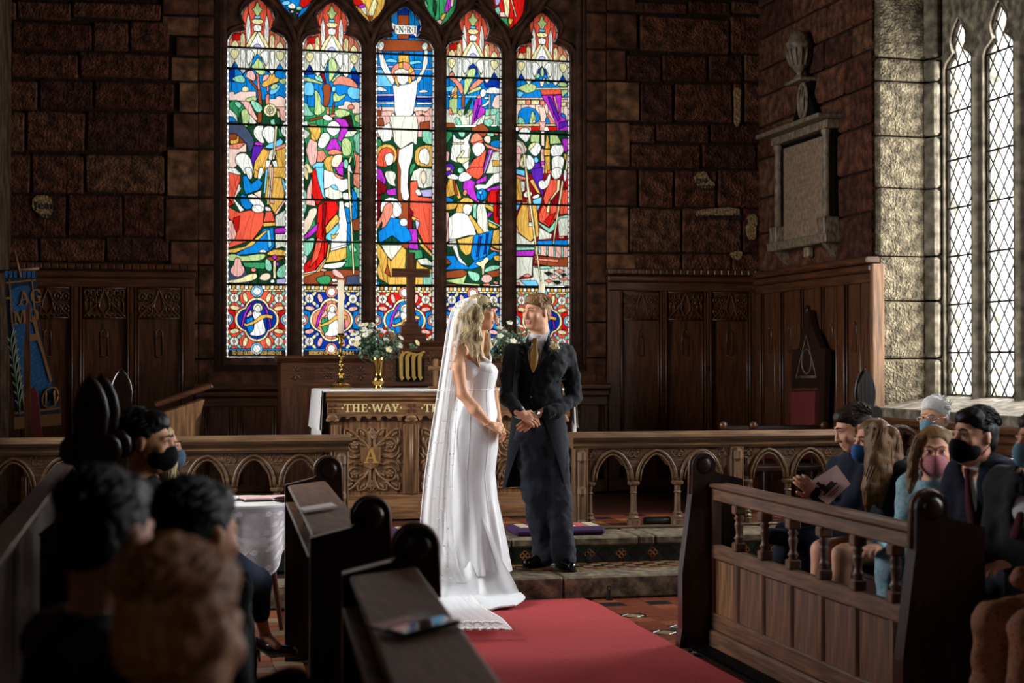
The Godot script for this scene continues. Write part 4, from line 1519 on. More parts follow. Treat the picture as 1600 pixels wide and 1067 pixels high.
	var three := """@ 577 0 5.616
b -50 -100 700 -100 700 1067 -50 1067
d 240 40 300 20 350 60 345 120 245 120
d 350 210 440 220 430 320 350 320
n 245 120 345 120 345 330 245 330
W 190 180 230 205 420 215 410 320 380 290 230 290 195 260
n 20 350 130 335 470 345 600 350 600 440 20 440
W~ 65 390 90 350 125 360 125 410 95 440 70 420
W~ 455 390 480 360 510 370 510 420 480 435 460 420
Y 250 455 345 455 345 560 250 560
l 130 520 180 500 240 520 240 540 130 535
l 350 530 430 520 470 540 350 560
u 20 565 210 565 210 585 20 580
u 370 590 600 595 600 610 370 605
l 20 600 120 600 200 720 200 750 20 750
W~ 55 760 100 750 150 780 150 795 55 790
W~ 430 790 480 775 530 800 430 808
u 20 815 215 815 215 835 20 835
u 410 830 600 835 600 850 410 850
d 20 845 215 840 215 870 20 875
d 410 855 600 855 600 880 410 880
W 20 890 215 885 215 905 20 900
W 410 890 600 890 600 905 410 910
s 20 930 600 930 600 970 20 970
p 20 945 100 925 110 970 150 960 215 970 215 1080 20 1080
p 400 970 450 960 490 980 540 930 600 930 600 1080 400 1080
n 60 960 100 960 100 1040 60 1040
n 440 1000 480 1000 480 1050 440 1050
q~ 180 650 200 575 250 540 300 530 350 550 395 610 400 690 360 700 220 690
Y 250 545 290 535 290 600 260 600
Y 360 570 390 610 350 640 335 610
W 75 440 105 440 150 560 220 700 200 740 140 660 90 560
W 480 430 510 430 510 550 450 690 410 740 400 700 460 600
W 200 740 260 740 330 730 410 690 420 740 400 880 380 990 330 1040 230 1010 215 960 215 850
Y~ 215 690 235 640 345 640 375 700 345 735 330 690 245 690 260 760 235 740
W~ 235 640 335 640 340 700 300 740 270 735 240 700
w~ 210 640 220 610 280 585 345 615 345 640 270 635
w 150 1080 200 980 240 1020 330 1040 400 980 410 1080
@ 577 180 3.955
G -50 130 500 130 500 1060 -50 1060
p -20 0 500 0 500 130 -20 130
n 40 20 80 10 90 60 40 60
n 310 40 370 30 370 80 310 80
w 120 0 290 0 300 60 290 180 260 160 190 205 150 160 140 80
W 40 90 120 40 140 100 130 150 80 160
g~ -20 170 60 130 80 180 50 205 -20 220
t~ 320 100 345 85 410 110 410 180 330 170
n 165 200 240 200 240 820 185 820
W 180 210 270 165 265 250 240 330 235 440 245 500 230 525 205 520 190 470 190 330 175 280
Y~ 30 260 45 195 90 172 140 178 168 220 165 270 130 310 40 310
o~ 35 300 60 210 110 190 150 220 150 250 110 320 50 310
W~ 90 240 130 225 150 250 140 300 105 310 95 280
m -20 310 70 330 100 400 90 430 60 400 -20 340
R -20 345 60 400 110 440 90 480 -20 500
w~ 85 340 150 340 165 370 150 410 165 440 110 420
m 100 460 160 445 165 490 110 490
R -20 505 70 490 60 640 -20 660
Y~ 275 260 285 200 340 178 410 185 410 310 330 315 285 300
W~ 300 240 320 200 360 200 375 260 360 310 330 290 310 290
g~ 250 300 290 290 270 340 245 380
w 250 400 270 340 310 320 410 330 410 430 330 450 300 440 280 400
f~ 318 345 342 335 352 400 330 430 315 390
o 250 410 290 400 300 450 300 500 410 510 410 860 340 800 300 720 290 640 245 600 250 500
R 240 560 270 600 260 700 240 700
W~ 275 460 310 450 330 480 300 500
u 310 460 410 450 410 500 330 500
Y 260 620 305 640 300 660 260 640
Y 290 740 320 780 410 880 410 900 310 800
u 280 640 310 660 290 720
m 240 700 290 700 300 830 240 820
W~ 60 570 80 520 130 500 180 520 203 570 180 625 130 640 85 625
q~ 90 550 130 530 150 580 120 640 140 680 110 740 90 780 70 720 80 640 50 700 20 740 30 680 70 620
W~ 145 530 180 540 200 580 190 620 150 630 140 590
b 130 630 190 640 250 720 260 770 200 790 140 740 60 790 50 720 100 680
W~ 180 650 210 630 235 650 230 680 195 685
w 70 800 200 800 180 860 140 900 100 860
Y -20 750 60 800 130 900 200 810 225 830 220 930 230 1045 120 1045 60 1010 40 960 60 900 35 850
n 90 970 110 920 130 1000
Y 290 880 320 930 410 960 330 1045 280 1045
g 240 830 320 830 330 880 260 890
w 290 890 350 880 410 930 310 920
t 330 980 410 970 410 1045 330 1045
b -20 980 60 1030 60 1050 -20 1050"""
	var four := """@ 687 80 5.616
b -50 -100 700 -100 700 620 -50 620
d 250 130 280 75 320 75 340 130 320 200 260 160
d 460 200 490 150 520 200 560 200 560 330 450 300 400 310 380 240
l~ 40 310 120 290 140 340 40 350
W~ 400 340 450 300 560 330 560 365 410 365
l 160 380 340 380 340 400 160 400
W 390 395 440 395 440 410 390 410
y~ 210 180 260 150 300 135 320 160 300 220 260 300 230 370 205 375 215 250
q~ 75 200 110 165 150 220 205 300 205 360 180 370 150 290 90 240
q~ 245 345 290 270 350 225 405 235 360 280 280 330
y~ 240 360 290 320 370 295 360 330 300 350 235 375
n 190 380 220 375 215 490 190 490
w 40 500 560 500 560 640 40 640
t 400 500 560 490 560 540 400 560
G~ 205 540 240 440 285 395 270 460 220 560
y~ 150 520 180 500 200 560 170 560
y~ 220 580 250 520 295 505 270 550
y 80 420 120 400 155 410 150 540 110 540 80 480
Y~ 95 350 130 295 155 310 150 350 155 410 110 400
W~ 95 350 120 300 132 330 115 360
q 95 380 150 350 150 365 100 395
W 60 370 95 385 80 400
q 75 490 95 490 120 550 80 545
s~ 450 490 470 410 500 370 560 385 560 500
m 310 410 350 400 370 420 360 470 400 500 390 540 330 590 275 645 290 560 295 480
v 330 470 355 470 320 570 300 600
q~ 320 390 350 370 370 405 330 410
W~ 350 370 360 330 390 320 415 350 390 390 370 400
W~ 360 470 400 450 430 410 445 430 410 470 370 480
c 430 370 440 370 448 595 438 595
w 340 600 400 540 380 640 320 640
G 40 660 560 650 560 1067 40 1067
n 275 665 380 625 430 680 400 740 330 740 280 700
t~ 380 600 430 585 480 600 440 660 390 640
t~ 485 590 500 530 520 520 560 560 560 660 490 650
t~ 120 580 160 570 200 640 150 650
n 40 620 120 625 140 660 40 665
g 40 690 105 690 110 740 60 800 40 800
t~ 150 690 220 690 220 740 180 750
t~ 410 700 470 690 480 740 420 740
q~ 470 710 500 700 520 725 490 735
W 115 715 150 760 200 770 280 700 250 790 265 830 250 1000 300 930 290 1010 250 1067 190 980 130 965 90 940 100 840 115 800
c 105 795 210 795 205 808 105 808
c 140 940 205 860 218 870 165 955
c 150 930 250 930 260 840 270 850 255 950 200 985 150 960
q~ 262 800 280 730 320 705 360 730 382 780 300 795
o~ 262 805 380 768 388 788 300 815
s~ 380 770 400 735 440 730 450 770 430 810
b~ 440 780 560 770 560 850 450 830
W~ 280 830 320 790 380 800 400 850 360 910 320 920 290 880
w 460 880 560 870 560 1067 400 1067 430 940
o 300 940 350 910 410 850 390 960 370 1067 220 1060 260 1000
q~ 380 790 430 820 560 860 560 890 450 850 410 840
m 430 850 475 860 400 1067 370 1067
u 448 855 462 858 395 1067 382 1067
Y 460 950 560 960 560 1000 465 1005
p~ 40 880 85 870 80 960 40 960
v~ 40 990 100 970 140 1030 80 1050
q~ 40 1040 100 1030 120 1067 40 1080
t~ 150 1020 200 1010 210 1060 160 1067
@ 687 260 5.616
G -50 56 700 56 700 1040 -50 1040
p 40 0 90 0 100 60 40 80
v 40 40 90 30 110 60 60 80
W~ 160 80 200 40 260 50 285 90 240 125 165 130
Y 80 100 130 100 190 270 160 280 140 240 60 270 40 200
n 110 120 130 110 160 250 130 240
W~ 60 80 110 55 160 80 165 110 110 110 70 100
o 220 30 290 0 380 0 380 60 340 110 290 90
m 210 130 270 110 310 130 300 180 330 290 350 300 340 315 270 270 200 190
q~ 195 230 225 190 245 220 220 260
m 310 130 410 70 410 120 330 150
m 410 190 560 150 560 200 420 215
r 420 260 450 200 560 200 560 520 480 500 470 420 440 310 415 310
R 500 220 530 210 540 420 500 440
W 310 170 330 150 400 155 470 60 560 40 560 120 470 150 410 190 330 200
b~ 315 240 335 200 375 185 412 215 410 270 370 295 330 280
l~ 335 225 355 205 375 215 360 245
w 330 340 350 310 410 300 400 360 420 440 420 550 440 560 380 600 330 500 320 420
t 290 330 325 320 320 460 290 440
Y 395 350 400 320 470 350 470 400
t 400 305 470 330 470 350 400 322
m 420 400 470 400 420 450
Y 425 480 520 530 480 540 430 520
t 425 460 540 515 535 530 425 478
b 40 250 130 290 70 330 40 340
Y 40 330 160 300 180 290 130 370 40 380
p 40 390 80 400 75 650 40 680
Y~ 150 345 180 285 225 262 292 285 295 345 250 435 200 405 160 415 135 395
W~ 195 350 230 320 285 340 280 390 245 430 210 410
W 75 450 140 400 200 400 250 430 290 480 320 600 250 600 150 630 135 640 80 640 75 540
W 80 640 140 630 150 700 170 790 250 880 200 885 160 820 110 710
w~ 50 680 100 650 150 645 140 690 80 705
Y 250 430 270 420 390 580 340 600 320 560
Y 150 640 300 600 290 640 270 760 230 780 180 730
b 300 600 390 580 470 550 440 700 420 780 300 830 270 780 290 660
d 340 620 365 610 340 780 320 790
d 410 590 430 580 400 760 385 770
Y 470 560 560 535 560 720 500 720 450 690
q 440 700 500 730 560 730 560 760 450 730
n 40 800 120 800 100 850 40 860
b 40 780 130 780 160 830 250 880 300 830 400 790 480 740 510 760 400 860 280 900 150 900 40 905 100 850
Y 470 780 560 780 560 840 480 820
n 40 920 200 900 250 930 230 970 40 980
n 400 920 560 900 560 960 460 970
c~ 310 840 370 830 400 790 430 800 430 830 390 860 390 940 370 960 370 880 320 860
t~ 385 930 400 890 470 860 560 880 470 910
t~ 240 910 290 920 350 940 350 1000 300 1010 250 960
y 40 1000 200 970 240 940 210 1020 350 1030 350 1045 150 1030
n 40 1030 140 1030 150 1045 40 1045
p~ 360 980 390 945 450 950 465 990 420 1025 370 1010
q~ 460 1010 490 1000 520 1020 500 1040
q~ 370 1030 430 1020 450 1045 380 1045"""
	var five := """@ 797 80 5.616
b -50 -100 700 -100 700 430 -50 430
d 60 190 90 155 130 200 120 240 60 230
d 240 150 280 95 330 150 330 200 250 190
d 440 210 480 170 520 220 500 260 440 260
l~ 60 340 130 350 100 395 60 395
y~ 40 320 100 295 170 265 240 300 220 340 150 365 100 335
t~ 210 205 250 175 270 220 220 235
t~ 300 250 350 210 370 240 340 290
y~ 260 180 280 120 300 170 290 230
s 250 230 270 250 300 225 310 240 290 300 270 300
y~ 400 290 430 250 500 270 500 310
y 450 330 520 330 470 390 455 390
s 20 400 560 400 560 660 20 660
p 20 398 560 398 560 416 20 416
c 60 420 135 420 135 460 60 460
q 140 420 180 420 180 460 140 460
c 185 420 255 420 260 460 185 460
q 262 425 300 425 310 465 265 465
c 450 440 490 440 490 475 450 475
q 495 440 530 440 530 475 495 475
b~ 65 600 75 525 110 490 160 480 220 500 255 545 262 610 160 640
y~ 165 640 180 560 195 505 225 560 225 640
t~ 65 580 100 560 145 640 70 640
W~ 195 610 210 590 225 610 210 625
b~ 305 640 305 580 330 540 370 600 350 640
q 315 540 335 540 400 640 360 640
b~ 445 530 490 550 495 600 455 590
s 250 480 300 480 320 560 300 640 270 640 265 560
c 225 315 530 310 530 325 225 330
o 265 330 450 325 450 370 280 375
m 275 380 450 375 445 560 490 590 515 620 515 740 450 745 410 720 410 650 390 600 340 490
v 330 390 350 390 440 585 420 610 360 480
p 380 385 395 385 430 520 425 540
v 430 620 500 600 510 640 430 680
c 60 632 400 632 400 650 60 650
q 70 652 170 652 170 692 70 692
r 180 652 260 652 260 695 180 695
r 330 655 410 655 410 695 340 695
G 20 690 560 690 560 1067 20 1067
y 180 720 260 715 255 800 180 790
y 350 720 410 715 450 800 350 810
p 250 612 320 612 310 640 310 690 262 690 262 640
s 270 695 302 695 302 830 275 820
p 270 850 302 850 302 1067 275 1067
m 270 960 302 960 302 990 270 990
m 455 760 515 760 500 880 470 870
Y 325 690 350 830 350 850 305 850 310 820
Y 298 855 352 855 352 910 298 910
Y 308 915 350 915 350 1067 308 1067
p 20 750 110 790 150 850 130 900 20 900
p 20 900 95 890 90 1000 20 1040
w~ 20 790 90 785 120 830 130 900 110 900 100 850 80 820 20 840
W~ 65 720 100 665 150 660 180 700 175 750 140 800 110 770 80 745
W~ 155 850 180 800 220 785 270 810 270 870 230 920 190 900
c~ 155 850 180 800 230 790 210 830 180 850 170 870
l~ 205 935 230 915 252 945 245 970 215 975
v 210 980 260 970 290 1080 180 1080
W~ 85 970 110 910 170 900 210 940 215 1000 180 1040 130 1020 95 1010
c~ 82 980 105 912 150 905 140 940 110 960 115 1000 95 1012
l 20 1020 130 1050 130 1080 20 1080
W~ 350 870 365 830 390 810 430 820 460 810 475 870 440 920 370 920
W~ 365 930 420 905 480 930 470 1000 440 1080 380 1080 365 1000
Y 470 890 495 900 490 960 475 930
o 330 1040 380 1040 380 1080 320 1080
o 490 1010 560 1000 560 1080 480 1080
c 500 880 515 800 525 800 495 1080 480 1080
c 110 900 135 900 150 1080 135 1080
@ 797 260 5.616
R -50 56 700 56 700 1040 -50 1040
l 20 10 130 30 130 80 60 60 20 60
q~ 20 55 130 90 190 90 130 120 20 80
Y 20 80 100 110 110 290 20 290
w 90 120 130 130 130 210 100 220
p 130 110 160 110 165 180 140 190
Y 170 120 210 100 280 240 240 230
v 180 20 290 0 290 100 250 130 300 230 280 250 240 180 200 100
l 200 290 280 260 270 330 240 390 200 310
l 20 310 100 310 20 460
o 350 110 410 110 430 130 410 200 340 290 345 360 310 340 290 270
o 460 200 560 190 560 400 440 420 430 350
r 480 60 560 60 560 190 490 180
o 250 420 290 330 320 350 380 330 430 340 420 420 350 530 260 480
r 340 430 400 400 350 520 300 480
W~ 120 230 150 205 190 220 195 250 150 270 120 260
W~ 190 260 260 230 260 270 200 280
W~ 250 130 280 110 310 130 340 50 360 70 340 170 280 205 250 170
W~ 360 30 400 0 460 10 450 80 400 115 365 80
W~ 470 40 490 10 500 60 490 130 470 120
c 415 110 440 110 435 200 380 270 350 300 345 400 320 400 325 330 360 270 410 200
Y 50 460 110 310 150 310 165 480 215 490 220 530 215 620 180 660 80 580 40 470
Y 190 330 235 340 255 610 230 620
q 145 280 180 290 195 480 170 480
W 165 485 200 485 200 520 165 525
p 20 470 45 480 80 580 180 660 215 630 215 650 180 675 70 600 20 520
t 245 480 345 540 420 440 560 405 560 440 440 450 380 560 340 580 250 500
w 420 480 440 450 560 440 560 600 430 610
w 255 530 340 580 370 590 360 630 250 640
q~ 420 610 480 605 475 630 430 630
b 240 650 560 640 560 690 380 695 240 680
p 210 690 560 705 560 790 440 800 220 770
t 250 685 270 688 270 765 250 760
t 320 690 335 692 335 780 320 778
t 385 697 400 698 400 795 385 792
t 450 700 470 700 470 795 450 800
n 210 780 440 800 560 790 560 860 450 890 210 850
q 220 800 430 815 420 840 220 820
w 20 540 80 590 180 660 215 640 210 700 20 700
t 20 705 215 705 210 730 20 735
m 20 740 215 735 205 785 20 785
w 20 790 200 790 190 960 100 960 70 990 20 980
w 200 870 560 880 560 1045 20 1045 20 1000 200 970
t 210 880 330 870 380 890 280 900
q 390 910 440 900 480 915 430 935
p 350 960 400 945 430 970 380 985
q 430 985 480 970 530 985 470 1000
k 300 930 340 920 380 940 330 955
l 90 1000 230 1000 250 1045 140 1045
k 440 940 480 935 500 955 460 965
q 300 1000 340 985 380 1005 340 1020
k 380 1010 420 1000 450 1020 410 1035
q 30 1020 80 1015 90 1040 40 1045
q~ 105 960 150 935 190 960 150 975
c 130 0 145 0 170 200 275 1000 265 1005 150 220
c 455 110 470 130 385 680 372 680"""
	return [one.split("\n"), two.split("\n"), three.split("\n"), four.split("\n"), five.split("\n")]

# ---------- oak panelling ----------
# a profile of (z, y) pairs run along x
func run_x(b: MB, prof: Array, x0: float, x1: float, ch := 0.0) -> void:
	var p := PackedVector2Array()
	for q in prof:
		p.append(Vector2(-q[0], q[1]))
	prism(b, p, x0, x1, Transform3D(Basis(Vector3(0, 0, -1), Vector3(0, 1, 0), Vector3(1, 0, 0)), Vector3.ZERO), ch)

func arc(c: Vector3, ax: Vector3, ay: Vector3, a0: float, a1: float, n := 10) -> Array:
	var out := []
	for i in n + 1:
		var a := deg_to_rad(lerpf(a0, a1, float(i) / n))
		out.append(c + ax * cos(a) + ay * sin(a))
	return out

# xf: local x along the wall, y up, z out of the wall
func tracery_head(parent: Node3D, xf: Transform3D, w: float, h: float, kind: int, m: Material) -> void:
	var b := MB.new()
	var X := xf.basis.x
	var Y := xf.basis.y
	var o := xf.origin
	var at := func(x: float, y: float) -> Vector3: return o + X * x + Y * y + xf.basis.z * 0.012
	for s in [-1.0, 1.0]:
		tube(b, curve([at.call(s * w * 0.48, 0.0), at.call(s * w * 0.33, h * 0.25), at.call(s * w * 0.13, h * 0.55), at.call(0, h * 0.98)], 5), 0.009, 5)
		tube(b, curve([at.call(s * w * 0.05, h * 0.75), at.call(s * w * 0.12, h * 0.4), at.call(s * w * 0.05, h * 0.22), at.call(0.0, h * 0.12)], 4), 0.007, 5)
		for k in 4:
			tube(b, arc(at.call(s * w * (0.06 + 0.115 * k), 0.0), X * w * 0.06, Y * h * 0.13, 0, 180, 6), 0.006, 5)
		if kind == 0:
			for k in 2:
				for q in [0.30, 0.72]:
					tube(b, arc(at.call(s * w * (0.22 + 0.17 * k), h * q), X * w * 0.075, Y * h * 0.15, 0, 360, 10), 0.007, 5)
					ball(b, at.call(s * w * (0.22 + 0.17 * k), h * q), Vector3(0.012, 0.016, 0.008), 6)
		else:
			for k in 3:
				tube(b, arc(at.call(s * w * (0.12 + 0.14 * k), h * 0.84), X * w * 0.055, Y * h * 0.11, 0, 360, 8), 0.007, 5)
				tube(b, [at.call(s * w * (0.19 + 0.12 * k), h * 0.2), at.call(s * w * (0.19 + 0.12 * k), h * 0.72)], 0.006, 5)
				ball(b, at.call(s * w * (0.12 + 0.14 * k), h * 0.6), Vector3(0.012, 0.016, 0.008), 6)
	for q in [0.0, h]:
		tube(b, [at.call(-w * 0.5, q), at.call(w * 0.5, q)], 0.006, 5)
	part("tracery_carving", b, m, parent)

func lancet(parent: Node3D, xf: Transform3D, h: float, m: Material) -> void:
	var b := MB.new()
	var o := xf.origin
	var X := xf.basis.x
	var Y := xf.basis.y
	var Z := xf.basis.z
	var w := 0.028
	for s in [-1.0, 1.0]:
		tube(b, [o + X * s * w, o + X * s * w + Y * h, o + Y * h * 1.16], 0.006, 5)
		tube(b, [o + X * s * w + Y * h * 0.8, o + X * s * w * 0.4 + Y * h * 0.88, o + Y * h * 0.84], 0.005, 5)
	tube(b, [o - X * w, o + X * w], 0.006, 5)
	part("lancet_carving", b, m, parent)

# bays: [left, right] along local x
func panel_run(label: String, xf: Transform3D, x0: float, x1: float, y0: float, y1: float, bays: Array, heads: bool, called: String) -> Node3D:
	var t := thing(called, label, "panelling", Vector3.ZERO, 0, "", "structure")
	var mv: Material = M.oak_dark_y
	var mh: Material = M.oak_dark_x if absf(xf.basis.x.x) > 0.5 else M.oak_dark_z
	var box := func(n: String, m: Material, lo: Vector3, hi: Vector3, ch: float) -> void:
		var b := MB.new()
		cbox(b, Transform3D(xf.basis, xf * ((lo + hi) / 2)), (hi - lo).abs(), ch)
		part(n, b, m, t)
	box.call("back_board", mv, Vector3(x0, y0, 0), Vector3(x1, y1 - 0.05, 0.02), 0.0)
	box.call("cornice", mh, Vector3(x0 - 0.02, y1 - 0.055, 0), Vector3(x1 + 0.02, y1, 0.12), 0.012)
	box.call("cornice", mh, Vector3(x0 - 0.01, y1 - 0.12, 0), Vector3(x1 + 0.01, y1 - 0.06, 0.09), 0.014)
	if heads:
		var n := int((x1 - x0) / 0.066)
		for k in n:
			var b := MB.new()
			cbox(b, Transform3D(xf.basis, xf * Vector3(x0 + (k + 0.5) * (x1 - x0) / n, y1 - 0.028, 0.12)), Vector3(0.058, 0.044, 0.02), 0.005)
			part("dentil", b, mh, t)
	box.call("rail", mh, Vector3(x0, y1 - 0.20, 0), Vector3(x1, y1 - 0.12, 0.05), 0.006)
	box.call("rail", mh, Vector3(x0, y0, 0), Vector3(x1, y0 + 0.12, 0.05), 0.006)
	var edges := [x0]
	for by in bays:
		edges.append(by[0])
		edges.append(by[1])
	edges.append(x1)
	for k in range(0, edges.size(), 2):
		if edges[k + 1] - edges[k] > 0.012:
			box.call("stile", mv, Vector3(edges[k], y0 + 0.12, 0), Vector3(edges[k + 1], y1 - 0.20, 0.048), 0.006)
	var kind := 0
	for by in bays:
		var c: float = (by[0] + by[1]) / 2
		var w: float = by[1] - by[0]
		for s in [by[0] + 0.012, by[1] - 0.012]:
			var b := MB.new()
			lathe(b, [[0.011, y0 + 0.12], [0.011, y1 - 0.20]], 6, Transform3D(xf.basis, xf * Vector3(s, 0, 0.045)))
			part("bead_moulding", b, mv, t)
			b = MB.new()
			lathe(b, [[0.008, y0 + 0.12], [0.008, y1 - 0.20]], 6, Transform3D(xf.basis, xf * Vector3(s + (0.022 if s < c else -0.022), 0, 0.03)))
			part("bead_moulding", b, mv, t)
		if heads:
			box.call("carved_field", mv, Vector3(by[0] + 0.03, y1 - 0.47, 0.018), Vector3(by[1] - 0.03, y1 - 0.20, 0.035), 0.004)
			tracery_head(t, Transform3D(xf.basis, xf * Vector3(c, y1 - 0.465, 0.03)), w * 0.88, 0.255, kind % 2, mv)
		kind += 1
		if y1 - y0 > 0.7:
			lancet(t, Transform3D(xf.basis, xf * Vector3(c, y1 - (0.80 if heads else 0.75), 0.022)), 0.21, mv)
		else:
			lancet(t, Transform3D(xf.basis, xf * Vector3(c, y1 - 0.48, 0.022)), 0.16, mv)
	return t

func build_panelling() -> void:
	var z := EAST + 0.02
	var f := func(u: float) -> float: return on_z(u, 500, z + 0.04).x
	var xf := Transform3D(Basis(), Vector3(0, 0, z))
	panel_run("carved oak wall panelling behind the blue banner, beside the window jamb", xf, NORTH, f.call(302), 0.33, 2.37, [[f.call(30), f.call(112)], [f.call(120.5), f.call(199.5)], [f.call(207), f.call(285)]], true, "trim_3")
	panel_run("carved oak wall panelling in the corner beside the memorial wall", xf, f.call(951), SOUTH - 0.05, 0.33, 2.385, [[f.call(970), f.call(1036)], [f.call(1040), f.call(1105)], [f.call(1110), f.call(1175)]], true, "trim_4")
	panel_run("low oak dado panelling under the window, by the reading desk", xf, f.call(303), 1.30, 0.33, 1.335, [[f.call(318), f.call(362)], [f.call(370), f.call(432)]], false, "trim_5")
	panel_run("low oak dado panelling between altar and corner panelling", xf, 3.3, f.call(950), 0.33, 1.33, [[3.36, f.call(893)], [f.call(903), f.call(944)]], false, "trim_6")
	# along the south wall: local x runs towards +z
	var xs := Transform3D(Basis(Vector3(0, 0, -1), Vector3(0, 1, 0), Vector3(-1, 0, 0)), Vector3(SOUTH - 0.02, 0, 0))
	xs.basis = Basis(Vector3(0, 0, 1), Vector3(0, 1, 0), Vector3(-1, 0, 0))
	var g := func(u: float) -> float: return on_x(u, 500, SOUTH - 0.06).z
	var sp := panel_run("plain tall oak panelling below the marble memorial", xs, EAST + 0.06, g.call(1369), 0.33, 2.36, [[g.call(1190), g.call(1214)], [g.call(1221), g.call(1244)], [g.call(1252), g.call(1276)], [g.call(1284), g.call(1311)], [g.call(1321), g.call(1349)]], false, "trim_7")
	var b := MB.new()
	bx(b, Vector3(SOUTH - 0.10, 0.33, g.call(1369) - 0.002), Vector3(SOUTH, 2.30, g.call(1369) + 0.05), 0.006)
	part("end_post", b, M.oak_light_y, sp)
	# low panelling below the window sill
	panel_run("low oak panelling under the leaded window sill", xs, g.call(1369) + 0.06, -5.0, 0.0, 1.10, [[-11.5, -10.9], [-10.8, -10.2], [-10.1, -9.5], [-9.4, -8.8], [-8.7, -8.1], [-8.0, -7.4], [-7.3, -6.7]], false, "trim_8")

# ---------- altar and its things ----------
func swirl(c: Vector2, r: float, turns: float, a0: float, dir: float, n := 16) -> Array:
	var out := []
	for i in n + 1:
		var t := float(i) / n
		var a := a0 + dir * turns * TAU * t
		var rr := r * (1.0 - 0.82 * t)
		out.append(c + Vector2(cos(a), sin(a)) * rr)
	return out

func carved_panel(parent: Node3D, c: Vector3, w: float, h: float, m: Material) -> void:
	var b := MB.new()
	var to3 := func(p: Vector2, out: float) -> Vector3: return c + Vector3(p.x * w / 2, p.y * h / 2, out)
	for sx in [-1.0, 1.0]:
		for sy in [-1.0, 1.0]:
			# a main stem that curls round a rose, with side leaves
			var stems := [
				[Vector2(0.0, -0.05), Vector2(0.12, 0.35), Vector2(0.42, 0.62), Vector2(0.72, 0.60), Vector2(0.80, 0.40), Vector2(0.64, 0.24), Vector2(0.42, 0.28)],
				[Vector2(0.02, 0.0), Vector2(0.34, 0.14), Vector2(0.62, 0.06), Vector2(0.86, 0.16), Vector2(0.92, 0.36)],
				[Vector2(0.10, 0.30), Vector2(0.08, 0.60), Vector2(0.22, 0.86), Vector2(0.46, 0.92), Vector2(0.50, 0.76)],
				[Vector2(0.45, 0.65), Vector2(0.66, 0.84), Vector2(0.90, 0.92), Vector2(0.94, 0.70)],
				[Vector2(0.02, 0.62), Vector2(0.06, 0.78), Vector2(0.02, 0.95)]]
			for s in stems:
				var pts := []
				var rad := []
				for p in s:
					pts.append(to3.call(Vector2(p.x * sx, p.y * sy), 0.004))
				var cv := curve(pts, 4)
				for i in cv.size():
					rad.append(lerpf(0.013, 0.007, float(i) / cv.size()))
				tube(b, cv, rad, 6)
			for k in 5:
				var a := TAU * k / 5 + 0.3
				ball(b, to3.call(Vector2(0.60 * sx, 0.44 * sy) + Vector2(cos(a) * 0.085, sin(a) * 0.085 * w / h), 0.004), Vector3(0.015, 0.015, 0.012), 6)
			ball(b, to3.call(Vector2(0.60 * sx, 0.44 * sy), 0.01), Vector3(0.012, 0.012, 0.01), 6)
			for lf in [[0.93, 0.10, 0.9], [0.30, 0.45, 0.4], [0.75, 0.76, 0.7], [0.88, 0.55, 1.4], [0.32, 0.80, 1.0], [0.48, 0.10, 0.2]]:
				ball(b, to3.call(Vector2(lf[0] * sx, lf[1] * sy), 0.003), Vector3(0.034, 0.013, 0.012), 8, Basis(Vector3.BACK, lf[2] * sx * sy))
	for s in [-1.0, 1.0]:
		for k in 3:
			ball(b, to3.call(Vector2((k - 1) * 0.11, s * 0.80), 0.004), Vector3(0.017, 0.02, 0.012), 6)
		tube(b, arc(to3.call(Vector2(0, s * 0.80), 0.0), Vector3(0.045, 0, 0), Vector3(0, 0.045, 0), 0, 360, 10), 0.007, 5)
	var o := part("scroll_carving", b, m, parent)

